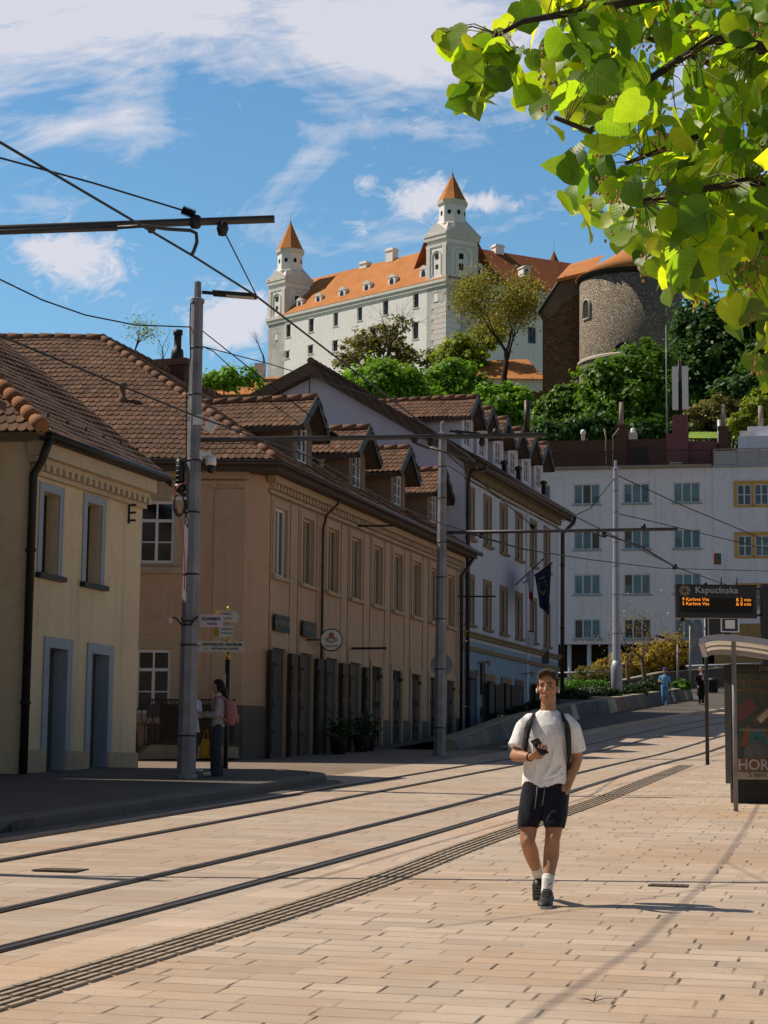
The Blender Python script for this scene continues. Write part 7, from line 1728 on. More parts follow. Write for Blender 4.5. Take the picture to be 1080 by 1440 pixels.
# shelter with curved roof
spb = gp(1035,1142); sh = thing('tram_shelter', 'tram shelter with curved pale translucent roof and slim steel posts', 'shelter', spb, 0)
ax = Vector((.18,1,0)).normalized(); q_ = lambda px, py, Y: at(px, py, Y)-spb
roofp = [(986,899),(996,895),(1010,893.5),(1035,894.5),(1060,897.5),(1090,902.5),(1140,913),(1180,924)]
m_ = MB(); Yr = spb.y-.25; ln = 4.4
top = [q_(x,y,Yr) for x,y in roofp]; n = len(top); lo = [p-Vector((0,0,.075)) for p in top]
bk = [p+ax*ln+Vector((0,0,ln*.02)) for p in top]; bl = [p+ax*ln+Vector((0,0,ln*.02)) for p in lo]
m_.add(top+bk, [(i,i+1,n+i+1,n+i) for i in range(n-1)], 0, True); 
acr = leafmat('opal roof sheet', [(.55,.47,.38),(.57,.49,.40)], .35, (1,1,1), .3); rfs = m_.build('roof_sheet', acr, sh)
m_ = MB()
for i in range(n-1): m_.bar(top[i]-Vector((0,0,.03)), top[i+1]-Vector((0,0,.03)), .07, .085); m_.bar(bk[i]-Vector((0,0,.03)), bk[i+1]-Vector((0,0,.03)), .07, .085); m_.bar((top[i]+bk[i])/2-Vector((0,0,.04)), (top[i+1]+bk[i+1])/2-Vector((0,0,.04)), .03, .03)
for i in (0, n-1): m_.bar(top[i]-Vector((0,0,.03)), bk[i]-Vector((0,0,.03)), .07, .075)
m_.build('roof_frame', M['pole_pale'], sh)
zt_ = lambda px: q_(px,897,Yr).z
m_ = MB(); m_.lathe([(.032,0),(.032,zt_(1035)-.02)], (0,0,0), 12); m_.lathe([(.05,0),(.05,.015)], (0,0,0), 12); m_.build('post', M['pole'], sh)
pb2 = ax*3.9; m_ = MB(); m_.lathe([(.032,gz(spb.y+pb2.y)-spb.z),(.032,zt_(1035)+.05)], (pb2.x,pb2.y,0), 12); m_.build('post', M['pole'], sh)
for (ox, oy) in ((2.1,0.0),(2.1+pb2.x,pb2.y)): m_ = MB(); m_.lathe([(.05,gz(spb.y+oy)-spb.z),(.05,zt_(1035)-.45)], (ox,oy,0), 12); m_.build('post', M['pole'], sh)
m_ = MB(); m_.box(1.2,1.9,.9,3.2,.62,.66); m_.build('bench', M['wood_dark'], sh)
m_ = MB(); m_.box(2.09,2.11,.1,3.8,.35,2.0); m_.build('glass_screen', M['glass'], sh)
# advertising panel
ab = gp(1040,1131); ap_ = thing('advertising_panel', 'dark advertising panel with brown orange do it yourself poster at the shelter end', 'advertising panel', ab, R(9)); ka = ab.y/F_PX
zt2 = at(1040,934,ab.y).z-ab.z; zb2 = at(1040,1102,ab.y).z-ab.z; wA = 1.30; x0 = -.12
m_ = MB(); m_.box(x0,x0+wA,0,.26,zb2,zt2); m_.build('housing', M['black'], ap_)
m_ = MB(); m_.box(x0+.06,x0+wA-.06,.04,.22,.0,zb2); m_.build('pedestal', M['gutter_dark'], ap_)
m_ = MB(); m_.frame(x0,x0+wA,zb2,zt2,.045,-.02,-.001); m_.build('door_frame', M['gutter_dark'], ap_)
pzb, pzt = zb2+.06, zt2-.14; pc = plain('poster ground', (.028,.036,.022), .35, var=.5, scale=2.5); m_ = MB(); m_.box(x0+.05,x0+wA-.05,-.008,-.002,pzb,pzt); po = m_.build('poster', pc, ap_)
lettering('JCDecaux', .085, ap_, plain('dim lettering',(.2,.17,.14),.5), face_y(x0+.62,-.023,zt2-.06))
xm = x0+wA/2; pm = lambda n,c: plain('poster '+n, c, .4, var=.25, scale=7)
orange, brown, rust, teal, creamy, darkg = pm('orange',(.17,.055,.012)), pm('brown',(.11,.05,.02)), pm('rust',(.12,.03,.03)), pm('teal',(.02,.11,.14)), pm('cream',(.30,.27,.19)), pm('dark',(.035,.035,.035))
def slab_(x,z,w,h,a,mat,name='shape',y=-.012):
    c,s = math.cos(R(a)),math.sin(R(a)); m_ = MB(); m_.extrude([(x+dx*c-dz*s, y, z+dx*s+dz*c) for dx,dz in ((-w/2,-h/2),(w/2,-h/2),(w/2,h/2),(-w/2,h/2))],(0,-.002,0)); return m_.build(name, mat, po)
H_ = pzt-pzb
m_ = MB(); m_.frame(x0+.07,x0+.22,pzt-.26,pzt-.10,.03,-.012,-.008); m_.build('emblem', brown, po)
lettering('ČAS ROZBIŤ', .115, po, orange, face_y(x0+.28,-.012,pzt-.13), align='LEFT'); lettering('SVOJU NEBU', .115, po, orange, face_y(x0+.28,-.012,pzt-.26), align='LEFT')
slab_(x0+.22,pzb+H_*.66,.36,.20,35,rust); slab_(x0+.55,pzb+H_*.62,.16,.62,-52,brown); slab_(x0+.62,pzb+H_*.66,.09,.5,-48,creamy,y=-.015); slab_(x0+.42,pzb+H_*.50,.40,.10,-20,darkg,y=-.018); slab_(x0+.85,pzb+H_*.6,.3,.4,15,brown)
slab_(x0+.28,pzb+H_*.40,.20,.34,-22,orange); slab_(x0+.44,pzb+H_*.385,.30,.24,6,teal,y=-.016); slab_(x0+.62,pzb+H_*.37,.10,.36,20,orange,y=-.018)
lettering('dielo', .10, po, darkg, face_y(x0+.44,-.020,pzb+H_*.39)); lettering('tvoje', .08, po, darkg, face_y(x0+.44,-.020,pzb+H_*.35))
m_ = MB()
for i in range(26): m_.extrude([(x0+.12+i*.043,-.021,pzb+H_*.455),(x0+.14+i*.043,-.021,pzb+H_*.455),(x0+.165+i*.043,-.021,pzb+H_*.48),(x0+.145+i*.043,-.021,pzb+H_*.48)],(0,-.001,0))
m_.build('hazard_stripe', creamy, po)
m_ = MB(); [m_.ball((x,-.018,z),rx,.004,rz,14,8) for x,z,rx,rz in ((x0+.42,pzb+H_*.31,.13,.09),(x0+.30,pzb+H_*.24,.12,.16),(x0+.50,pzb+H_*.22,.16,.18),(x0+.75,pzb+H_*.24,.16,.16))]; m_.build('figure', pm('grey',(.085,.085,.085)), po)
slab_(xm,pzb+H_*.135,wA-.12,.20,0,orange,'name_bar',-.022); lettering('HORNBACH', .225, po, pm('light',(.34,.36,.36)), face_y(x0+.09,-.026,pzb+H_*.135), align='LEFT', bold=.004); slab_(xm,pzb+H_*.045,wA-.12,.135,0,creamy,'line_bar',-.022); lettering('S nami to zvládneš', .105, po, M['ink'], face_y(xm,-.026,pzb+H_*.045))
# slender street lamp, sign post, railings and litter bin up the street
def small_lamp(px_b, py_b, px_t, py_t, px_h, py_h, Y, label):
    b = at(px_b, py_b, Y); o = thing('street_lamp', label, 'street lamp', b); q = lambda x,y: at(x,y,Y)-b; m_ = MB(); m_.tube([q(px_b,py_b)-Vector((0,0,1)), q(px_t,py_t)], [.07,.05], 8); m_.build('post', M['pole'], o); m_ = MB(); m_.tube([q(px_t,py_t), q((px_t*.6+px_h*.4),(py_t*.7+py_h*.3)-1), q(px_h+6,py_h+2)], .035, 6); m_.build('arm', M['pole'], o); m_ = MB(); m_.bar(q(px_h+8,py_h+3), q(px_h-4,py_h), .28, .10); m_.build('lamp_head', M['gutter_dark'], o)
small_lamp(953, 946, 953, 902, 926, 894, 100, 'small street lamp with bent arm above the yellow blossom')
b = at(970.5,965,92); o = thing('sign_post', 'thin grey traffic sign post at the end of the planter wall', 'sign post', b); q = lambda x,y: at(x,y,92)-b
m_ = MB(); m_.tube([q(970.5,967),q(970.5,880)], .05, 8); m_.build('post', M['pole'], o); m_ = MB(); m_.box(q(963,0).x,q(969,0).x,-.02,.02,q(0,884).z,q(0,876).z); m_.build('sign_plate', M['pole'], o)
ra = at(788,946,90); o = thing('railing', 'pale two bar railing in front of the dark undercroft', 'railing', ra); q = lambda x,y,d=0: at(x,y,90+d)-ra; m_ = MB(); m_.tube([q(770,947),q(870,944)], .05, 6); m_.tube([q(770,954),q(870,952)], .04, 6); [m_.tube([q(x,y),q(x,y+16)], .035, 6) for x,y in ((801,946),(835,945),(866,944))]; m_.build('bars', M['pole_pale'], o)
rb_ = at(1000,935,112); o = thing('railing', 'light blue pipe railing behind the shelter', 'railing', rb_); q = lambda x,y: at(x,y,112)-rb_; m_ = MB(); m_.tube([q(965,937),q(1090,933)], .08, 6); [m_.tube([q(x,935),q(x,955)], .05, 6) for x in (970,1006,1040,1080)]; m_.build('bars', M['bluewhite'], o)
gw = at(1010,940,113); o = thing('garden_wall', 'long grey wall closing the street end behind the black coated woman', 'wall', gw); q = lambda x,y,d=0: at(x,y,113+d)-gw; m_ = MB(); m_.extrude([q(990,985),q(1150,985),q(1150,940),q(990,941)],(0,.4,0)); m_.build('masonry', M['grey_plinth'], o)
bn = gp(1003,975); bn = at(1003,975,98); o = thing('litter_bin', 'dark litter bin beside the grey wall at the street end', 'litter bin', bn); m_ = MB(); m_.lathe([(.22,0),(.26,.9),(.28,.92),(.28,1.0),(.2,1.08),(.02,1.1)], (0,0,-.3), 12); m_.build('body', M['gutter_dark'], o)
# ================================================================ people
def remesh(name, mb, mats, parent, voxel, smooth=3, parts_m=None):
    """grow one continuous surface over the joined volumes"""
    me = mb.mesh('volume'); o = bpy.data.objects.new('volume', me); COL.objects.link(o)
    md = o.modifiers.new('r', 'REMESH'); md.mode = 'VOXEL'; md.voxel_size = voxel; md.use_smooth_shade = True
    if smooth: s = o.modifiers.new('s', 'SMOOTH'); s.factor = .5; s.iterations = smooth
    dg = bpy.context.evaluated_depsgraph_get(); m2 = bpy.data.meshes.new_from_object(o.evaluated_get(dg)); bpy.data.objects.remove(o); bpy.data.meshes.remove(me)
    m2.materials.clear(); [m2.materials.append(m) for m in (mats if isinstance(mats, list) else [mats])]
    m2.polygons.foreach_set('use_smooth', [True]*len(m2.polygons)); m2.polygons.foreach_set('material_index', [0]*len(m2.polygons)); m2.name = name
    return link(name, m2, parent)
def loft(mb, rings, n=28, e=2.4):
    """rings: (cx, cy, z, rx, ry[, tilt in x per unit])"""
    vs = []
    for r in rings:
        cx, cy, z, rx, ry = r[:5]; tz = r[5] if len(r) > 5 else 0.0
        for j in range(n):
            a = 2*math.pi*j/n; c, s = math.cos(a), math.sin(a); X = rx*math.copysign(abs(c)**(2/e), c); Yv = ry*math.copysign(abs(s)**(2/e), s)
            vs.append((cx+X, cy+Yv, z+tz*X))
    k = len(rings); fs = [(i*n+j, i*n+(j+1)%n, (i+1)*n+(j+1)%n, (i+1)*n+j) for i in range(k-1) for j in range(n)]
    if rings[-1][2] > rings[0][2]: fs += [list(range(n))[::-1], [(k-1)*n+j for j in range(n)]]
    else: fs = [f[::-1] for f in fs] + [list(range(n)), [(k-1)*n+j for j in range(n)][::-1]]
    mb.add(vs, fs, 0, True); return mb
def limb(mb, pts, rs, n=14, flat=1.0, end=True):
    P = [Vector(p) for p in pts]
    Q, S = [], []
    for i in range(len(P)-1):
        for k in range(5): t = k/5; Q.append(P[i].lerp(P[i+1], t)); S.append(rs[i]+(rs[i+1]-rs[i])*t)
    Q.append(P[-1]); S.append(rs[-1]); mb.tube(Q, S, n, flat=flat); mb.ball(P[0], rs[0],rs[0],rs[0],12,8); end and mb.ball(P[-1], rs[-1],rs[-1],rs[-1],12,8); return mb
def skinmat(name, c):
    m, nt, b = newmat(name); v = coords(nt, 'Object'); L(nt, ramp(nt, noise(nt, v, 22, 4), [(.3, sc(c,.86)), (.7, sc(c,1.1))]), b.inputs['Base Color']); b.inputs['Roughness'].default_value = .5; b.inputs['Subsurface Weight'].default_value = .12; b.inputs['Subsurface Radius'].default_value = (.012,.005,.003); b.inputs['Subsurface Scale'].default_value = .6; return m
def cloth(name, c, rough=.9, wr=.5, sc_=9):
    m, nt, b = newmat(name); v = coords(nt, 'Object', (1,1,.55), (.3,.4,0)); n1_ = noise(nt, v, sc_, 4, .55, .8); L(nt, ramp(nt, noise(nt, v, 30, 3), [(.3, sc(c,.9)), (.7, sc(c,1.06))]), b.inputs['Base Color']); b.inputs['Roughness'].default_value = rough; b.inputs['Specular IOR Level'].default_value = .15; b.inputs['Sheen Weight'].default_value = .15
    bump(nt, b, n1_, wr, .03); return m
SKIN = skinmat('warm skin', (.40,.20,.11)); SKIN2 = skinmat('fair skin', (.44,.26,.17))
def hand(mb, w, d, palmn, curl=.9, s=1.0, thumb_side=1):
    """hand from the wrist w along d; palmn faces the palm; fingers bend towards palmn"""
    w = Vector(w); d = Vector(d).normalized(); pn = Vector(palmn); pn = (pn-d*pn.dot(d)).normalized(); sd = d.cross(pn)*thumb_side
    pc = w+d*.045*s
    mb.tube([w-d*.01, w+d*.02*s, w+d*.055*s, w+d*.09*s], [.024*s,.032*s,.038*s,.034*s], 12, flat=.5, up=pn)
    for i, (o, ln, r) in enumerate(((.030,.070,.0085),(.010,.080,.009),(-.011,.074,.0085),(-.030,.058,.0075))):
        p = w+d*.085*s+sd*o*s; dd = d.copy(); pts = [p-d*.015*s, p]
        for k, f in enumerate((.45,.32,.25)):
            a = curl*(.55+.2*k)+.06*i; dd = (dd*math.cos(a)+pn*math.sin(a)).normalized() if k or True else dd; p = p+dd*ln*f*s*1.15; pts.append(p)
        mb.tube(pts, [r*s*1.05,r*s,r*s*.95,r*s*.9,r*s*.75], 8); mb.ball(pts[-1], r*.8*s,r*.8*s,r*.8*s,8,6)
    t0 = w+d*.02*s+sd*.028*s; t1 = t0+(d*.5+sd*.75+pn*.25).normalized()*.042*s; t2 = t1+(d*.85+sd*.1+pn*.6).normalized()*.032*s; t3 = t2+(d*.8-sd*.2+pn*.7).normalized()*.024*s
    mb.tube([t0,t1,t2,t3],[.015*s,.0115*s,.010*s,.008*s],8); mb.ball(t3,.008*s,.008*s,.008*s,8,6)
def head(mb, c, yaw=0.0, pitch=0.0, s=1.0):
    """head volume around c (between the ears), facing -y before the turn"""
    Rm = Matrix.Rotation(yaw, 3, 'Z') @ Matrix.Rotation(pitch, 3, 'X'); c = Vector(c); T = lambda x,y,z: c + Rm @ Vector((x*s,y*s,z*s))
    def bl(x,y,z,a,b_,d_):
        t = MB(); t.ball((0,0,0),a*s,b_*s,d_*s,20,14); mb.add([T(x,y,z)+Rm@Vector(v) for v in t.v], t.f, 0, True)
    bl(0,.012,.045,.074,.094,.082); bl(0,-.010,-.005,.067,.078,.090); bl(0,-.020,-.058,.057,.066,.052); bl(0,-.046,-.088,.034,.036,.026); bl(0,-.062,-.104,.020,.016,.013)
    for sg in (-1,1): bl(sg*.034,-.056,-.018,.028,.026,.026); bl(sg*.040,-.012,-.070,.020,.050,.030); bl(sg*.076,.012,-.008,.010,.020,.031); bl(sg*.030,-.071,.026,.026,.013,.008)
    mb.tube([T(0,-.080,.020),T(0,-.090,-.002),T(0,-.106,-.024),T(0,-.098,-.036)],[.009*s,.010*s,.014*s,.010*s],10); bl(.011,-.088,-.033,.010,.010,.008); bl(-.011,-.088,-.033,.010,.010,.008)
    bl(0,-.076,-.060,.024,.012,.007); bl(0,-.075,-.073,.021,.012,.008)
    return T
def face_parts(parent, T, s=1.0, brow=(.02,.012,.008)):
    hairm = plain('brow hair', brow, .9); lipm = plain('lips', (.25,.105,.07), .5); m_ = MB()
    for sg in (-1,1): m_.tube([T(sg*.013,-.0835,.028),T(sg*.030,-.0845,.033),T(sg*.050,-.070,.027)], [.004*s,.0055*s,.003*s], 6)
    m_.build('eyebrow', hairm, parent, split=True)
    for sg in (-1,1):
        m_ = MB(); m_.ball(T(sg*.030,-.0715,.010), .0115*s,.0085*s,.0055*s,12,8); e_ = m_.build('eye', plain('eye white', (.20,.17,.15), .4), parent)
        m_ = MB(); m_.ball(T(sg*.030,-.0775,.010), .0055*s,.0035*s,.0050*s,10,6); m_.build('iris', plain('iris', (.02,.013,.009), .2), e_)
        m_ = MB(); m_.tube([T(sg*.016,-.074,.0125),T(sg*.030,-.0795,.0165),T(sg*.045,-.072,.0125)], [.0025*s,.0035*s,.0025*s], 6); m_.build('eyelid', hairm, e_)
    m_ = MB(); m_.tube([T(-.022,-.079,-.0685),T(-.010,-.0865,-.0645),T(0,-.088,-.066),T(.010,-.0865,-.0645),T(.022,-.079,-.0685)], [.0015*s,.0035*s,.004*s,.0035*s,.0015*s], 6); m_.tube([T(-.013,-.082,-.0725),T(0,-.0865,-.073),T(.013,-.082,-.0725)], [.0015*s,.0035*s,.0015*s], 6); m_.build('lips', lipm, parent)
def shoe(parent, heel, toe, up, mats, s=1.0, name='shoe'):
    h = Vector(heel); t = Vector(toe); d = (t-h).normalized(); u = Vector(up); u = (u-d*u.dot(d)).normalized(); sd = d.cross(u); ln = (t-h).length
    def ring(f, w, z0, z1): return [h+d*(ln*f)+sd*(w*math.cos(a))+u*(z0+(z1-z0)*(.5+.5*math.sin(a))) for a in [2*math.pi*j/16 for j in range(16)]]
    m_ = MB(); R_ = [ring(.0,.030,.02,.100),ring(.05,.041,.018,.128),ring(.20,.047,.018,.150),ring(.33,.048,.018,.150),ring(.44,.048,.018,.118),ring(.58,.050,.018,.092),ring(.77,.052,.018,.072),ring(.91,.043,.018,.056),ring(.99,.020,.02,.040)]
    vs = [tuple(v) for r in R_ for v in r]; fs = [(i*16+j,i*16+(j+1)%16,(i+1)*16+(j+1)%16,(i+1)*16+j) for i in range(8) for j in range(16)]+[list(range(16))[::-1],[8*16+j for j in range(16)]]; m_.add(vs, fs, 0, True); rt = m_.build(name, mats[0], parent)
    m_ = MB(); vs = []; prof = [(-.02,.024),(.0,.036),(.2,.043),(.4,.043),(.6,.050),(.8,.052),(.95,.040),(1.03,.015)]
    for zz in (0,.026): 
        for f,w in prof: vs.append(h+d*(ln*f)+sd*w+u*zz)
        for f,w in prof[::-1]: vs.append(h+d*(ln*f)-sd*w+u*zz)
    k = 16; m_.add(vs, [list(range(k))[::-1], list(range(k,2*k))]+[(j,(j+1)%k,k+(j+1)%k,k+j) for j in range(k)]); m_.build('sole', mats[1], rt)
    m_ = MB()
    for f in (.36,.43,.50,.57): m_.bar(h+d*(ln*f)+sd*.026+u*(.150-.20*(f-.30)), h+d*(ln*f)-sd*.026+u*(.150-.20*(f-.30)), .010,.008)
    m_.bar(h+d*(ln*.5)+sd*.046+u*.045, h+d*(ln*.15)+sd*.044+u*.075, .012,.012); m_.bar(h+d*(ln*.5)-sd*.046+u*.045, h+d*(ln*.15)-sd*.044+u*.075, .012,.012); m_.build('laces', mats[2], rt); return rt
# ---------------------------------------------------------------- the walking man
mg = gp(768, 1276); mY = mg.y+.20
man = thing('person', 'young man in white t-shirt and dark shorts walking towards us holding a phone', 'person', (at(768,1277,mY).x, mY, gz(mY-.3)), R(-7))
hc = Vector((.018,-.03,1.660))
b = MB()
Th = head(b, hc, R(-9), R(3), 1.03)
limb(b, [(.018,.0,1.40),(.018,-.003,1.47),(.02,-.006,1.58)], [.082,.060,.056])
loft(b, [(0,.0,.86,.15,.10),(0,.0,1.0,.135,.09),(.005,.0,1.15,.14,.095),(.01,.0,1.30,.165,.105),(.012,.0,1.40,.15,.085),(.015,.0,1.46,.075,.06)])
LE_, LW = Vector((-.235,-.045,1.135)), Vector((-.098,-.255,1.125))
limb(b, [(-.146,.0,1.375),LE_], [.047,.040]); limb(b, [LE_,LE_.lerp(LW,.35),LW], [.043,.044,.027])
RE_, RW = Vector((.243,.05,1.135)), Vector((.176,-.015,.93))
limb(b, [(.172,.0,1.375),RE_], [.047,.043]); limb(b, [RE_,RE_.lerp(RW,.35),RW,RW+Vector((-.02,-.02,-.05))], [.044,.043,.030,.03])
hd_ = Vector((.62,-.72,.30)).normalized(); hand(b, LW, hd_, Vector((.25,.35,.9)), .75, 1.0, -1)
hand(b, RW+Vector((-.01,-.01,-.02)), Vector((-.2,-.15,-1)), Vector((-1,0,0)), .3, .9, 1)
KL, AL = Vector((-.138,-.09,.485)), Vector((-.068,.25,.205)); KR, AR = Vector((.052,-.10,.505)), Vector((.010,-.185,.115))
limb(b, [(-.095,.0,.88),(-.125,-.05,.66),KL], [.095,.076,.057]); limb(b, [KL,KL.lerp(AL,.3)+Vector((0,.02,-.0)),KL.lerp(AL,.75),AL], [.056,.060,.042,.036])
limb(b, [(.085,.0,.88),(.075,-.05,.68),KR], [.095,.076,.058]); limb(b, [KR,KR.lerp(AR,.3)+Vector((.004,.03,0)),KR.lerp(AR,.75),AR], [.057,.062,.042,.037])
b.ball(KL+Vector((0,-.02,.01)),.04,.045,.05,12,8); b.ball(KR+Vector((0,-.02,.01)),.04,.045,.05,12,8)
limb(b, [AL,AL+Vector((.0,.05,-.14))],[.034,.028]); limb(b, [AR,AR+Vector((-.006,-.06,-.06))],[.034,.026])
bod = remesh('body', b, SKIN, man, .0058, 2)
face_parts(man, Th, 1.03)
h_ = MB()      # short side-swept hair with a raised fringe
def hb(x,y,z,a,b_,c_): 
    t = MB(); t.ball((0,0,0),a,b_,c_,18,12); h_.add([Th(x,y,z)+Vector(v) for v in t.v], t.f, 0, True)
hb(0,.028,.062,.079,.094,.080); hb(0,.065,.01,.070,.056,.075); hb(.0,-.030,.118,.060,.058,.026); hb(-.022,-.058,.108,.040,.030,.022); hb(.03,-.045,.108,.040,.040,.024); hb(-.052,-.01,.088,.026,.06,.04); hb(.052,-.01,.088,.027,.06,.04)
for sg in (-1,1): hb(sg*.073,.0,.045,.012,.036,.045)
hb(-.05,-.058,.092,.018,.018,.016)
hair = cloth('brown hair', (.040,.020,.010), .55, .9, 30); remesh('hair', h_, hair, man, .007, 2)
# ear buds
m_ = MB(); [m_.tube([Th(sg*.083,-.004,-.010),Th(sg*.084,-.014,-.040)],[.008,.005],8) for sg in (-1,1)]; m_.build('ear_bud', M['white'], man, split=True)
# t-shirt
SHIRT = cloth('white cotton', (.86,.85,.87), .85, .55, 7)
s_ = MB()
loft(s_, [(-.018,.0,.800,.170,.118,.0),(-.012,.0,.95,.173,.119,.0),(-.008,.0,1.05,.166,.112),(.002,-.004,1.18,.168,.118),(.010,-.006,1.29,.178,.126),(.013,.0,1.37,.176,.112),(.015,.0,1.422,.150,.090),(.017,.0,1.458,.104,.076),(.018,.0,1.482,.076,.068)], 32, 2.15)
limb(s_, [(-.118,.0,1.395),(-.168,.0,1.345),(-.203,-.02,1.25),(-.225,-.035,1.195)], [.070,.074,.071,.074], end=False)
limb(s_, [(.148,.0,1.395),(.196,.0,1.345),(.226,.02,1.25),(.240,.035,1.172)], [.070,.074,.070,.072], end=False)
# folds: soft ridges pulled towards the hem and the arm
for pts, r_ in (([(-.10,-.112,1.24),(-.06,-.118,1.08),(-.08,-.114,.95)],.012),([(.08,-.118,1.22),(.04,-.120,1.05),(-.03,-.116,.95)],.013),([(.15,-.085,1.08),(.08,-.115,1.00),(.0,-.118,.97)],.012),([(.14,-.08,1.00),(.06,-.112,.95),(-.05,-.118,.92)],.012),([(-.15,-.07,1.20),(-.09,-.108,1.10)],.011),([(.16,-.06,1.25),(.11,-.105,1.13)],.011)): s_.tube(pts, [.004]+[r_]*(len(pts)-2)+[.004], 8)
sh_ = remesh('t_shirt', s_, SHIRT, man, .0078, 4)
m_ = MB(); m_.tube([(.018+.066*math.cos(t),-.002+.060*math.sin(t),1.478-.014*math.sin(-t)*1.0) for t in [2*math.pi*i/24 for i in range(25)]], .008, 8, caps=False); m_.build('collar', SHIRT, sh_)
# shorts
SHORT = cloth('dark navy jersey', (.012,.013,.022), .9, .6, 8)
s_ = MB(); loft(s_, [(-.015,.0,.955,.160,.112),(-.014,.0,.90,.172,.118),(-.012,.0,.82,.180,.124),(-.012,-.005,.76,.178,.12)], 28, 2.5)
limb(s_, [(-.092,.0,.84),(-.118,-.045,.70),(-.134,-.075,.618)], [.104,.094,.086], 18); limb(s_, [(.075,.0,.84),(.072,-.045,.70),(.068,-.078,.632)], [.106,.096,.088], 18)
SH_TRIM = 1
st_ = remesh('shorts', s_, SHORT, man, .0085, 3)
# cut the hems flat
def trim(o, planes):
    bm = bmesh.new(); bm.from_mesh(o.data)
    for co, no in planes: bmesh.ops.bisect_plane(bm, geom=bm.verts[:]+bm.edges[:]+bm.faces[:], plane_co=co, plane_no=no, clear_outer=True)
    bm.to_mesh(o.data); bm.free()
trim(st_, [((0,-.06,.588),(0,-.12,-1))]); trim(sh_, [((-.015,-.1,.898),(.09,.02,-1))])
m_ = MB(); [m_.tube([(x,-.128,.905),(x-.004,-.138,.84),(x-.018,-.134,z)],.0045,6) for x,z in ((-.062,.735),(-.006,.765))]; m_.build('drawstring', plain('drawstring',(.16,.16,.18),.8), st_)
# socks and trainers
SOCK = cloth('white sock', (.72,.71,.70), .9, .3, 20)
for A_, K_, nm in ((AL,KL,1),(AR,KR,2)):
    m_ = MB(); u_ = (K_-A_).normalized(); limb(m_, [A_-u_*.05, A_+u_*.03, A_+u_*.11], [.044,.042,.048], 14); sk = m_.build('sock', SOCK, man); m_ = MB(); m_.bar(A_+u_*.055+Vector((.012,-.043,0)), A_+u_*.072+Vector((.034,-.034,0)), .004,.006); m_.build('mark', M['ink'], sk)
tr_ = [plain('black trainer',(.014,.013,.012),.55,var=.4,scale=20), plain('grey white sole',(.42,.40,.38),.6), plain('grey lace',(.16,.15,.14),.7)]
dR_ = Vector((-.10,-1,-.02)).normalized(); hR = AR+Vector((.012,.078,-.112)); shoe(man, hR, hR+dR_*.305, (0,.0,1), tr_)
tL = Vector((-.052,.365,.03)); hL = AL+Vector((.0,.075,-.055)); shoe(man, hL, hL+(Vector((-.06,.235,.0))-hL).normalized()*.275, (0,-1,.35), tr_)
# phone in the hand, wrist band, backpack
fc = LW+hd_*.10+Vector((.0,.0,.045)); ph = thing('phone', 'black smartphone held up in the walking man right hand', 'phone', man.location+Matrix.Rotation(R(-7),3,'Z')@fc); ph.rotation_euler = (R(-38),R(-18),R(28))
m_ = MB(); m_.box(-.036,.036,-.0045,.0045,-.074,.074); m_.build('case', plain('phone case',(.03,.025,.022),.3), ph); m_ = MB(); m_.box(-.030,-.006,-.008,-.0046,.03,.066); m_.build('camera_block', plain('lens block',(.10,.08,.07),.25), ph); m_ = MB(); m_.box(-.033,.033,.0046,.0055,-.07,.07); m_.build('screen', M['glass'], ph)
m_ = MB(); d_ = (LW-LE_).normalized(); c_ = LW-d_*.02; o_ = d_.orthogonal().normalized(); o2_ = d_.cross(o_); m_.tube([c_+o_*.031*math.cos(t)+o2_*.031*math.sin(t) for t in [2*math.pi*i/18 for i in range(19)]], .006, 6, caps=False); m_.build('wristband', M['black'], man)
bp = thing('backpack', 'black backpack with two shoulder straps on the walking man back', 'backpack', man.location, R(-7))
m_ = MB(); loft(m_, [(.01,.235,.98,.13,.06),(.01,.245,1.05,.15,.085),(.01,.24,1.2,.155,.09),(.01,.22,1.35,.145,.08),(.01,.20,1.43,.10,.05)], 24, 3); m_.build('bag', M['blackmat'], bp)
def strap(pts, w, t):
    P = [Vector(p) for p in pts]; m = MB(); Q = []
    for i in range(len(P)-1):
        p0, p1, p2, p3 = P[max(i-1,0)], P[i], P[i+1], P[min(i+2,len(P)-1)]
        for k in range(5): u = k/5; Q.append(.5*((2*p1)+(p2-p0)*u+(2*p0-5*p1+4*p2-p3)*u*u+(3*p1-p0-3*p2+p3)*u**3))
    Q.append(P[-1]); vs = []
    for i, q in enumerate(Q):
        d = (Q[min(i+1,len(Q)-1)]-Q[max(i-1,0)]).normalized(); out = (q-Vector((.01,.02,q.z-.05))).normalized(); sd = d.cross(out).normalized(); out = sd.cross(d)
        vs += [q-sd*w/2, q+sd*w/2, q+sd*w/2+out*t, q-sd*w/2+out*t]
    n_ = len(Q); m.add(vs, [(i*4+j,i*4+(j+1)%4,(i+1)*4+(j+1)%4,(i+1)*4+j) for i in range(n_-1) for j in range(4)]+[(0,1,2,3),((n_-1)*4+3,(n_-1)*4+2,(n_-1)*4+1,(n_-1)*4)], 0, True); return m.build('strap', M['blackmat'], bp)
s1 = strap([(-.06,.16,1.40),(-.090,.05,1.452),(-.103,-.06,1.425),(-.125,-.128,1.35),(-.148,-.118,1.24),(-.150,-.112,1.19)], .058, .014)
s2 = strap([(.09,.16,1.40),(.122,.05,1.448),(.138,-.06,1.42),(.162,-.122,1.33),(.172,-.092,1.20),(.172,-.02,1.08),(.15,.12,1.0)], .058, .014)
m_ = MB(); m_.bar((-.148,-.135,1.275),(-.118,-.14,1.285),.010,.03); m_.build('buckle', plain('grey buckle',(.35,.35,.36),.4), s1); m_ = MB(); m_.bar((-.150,-.125,1.20),(-.152,-.115,1.13),.028,.006); m_.build('strap_end', M['blackmat'], s1)
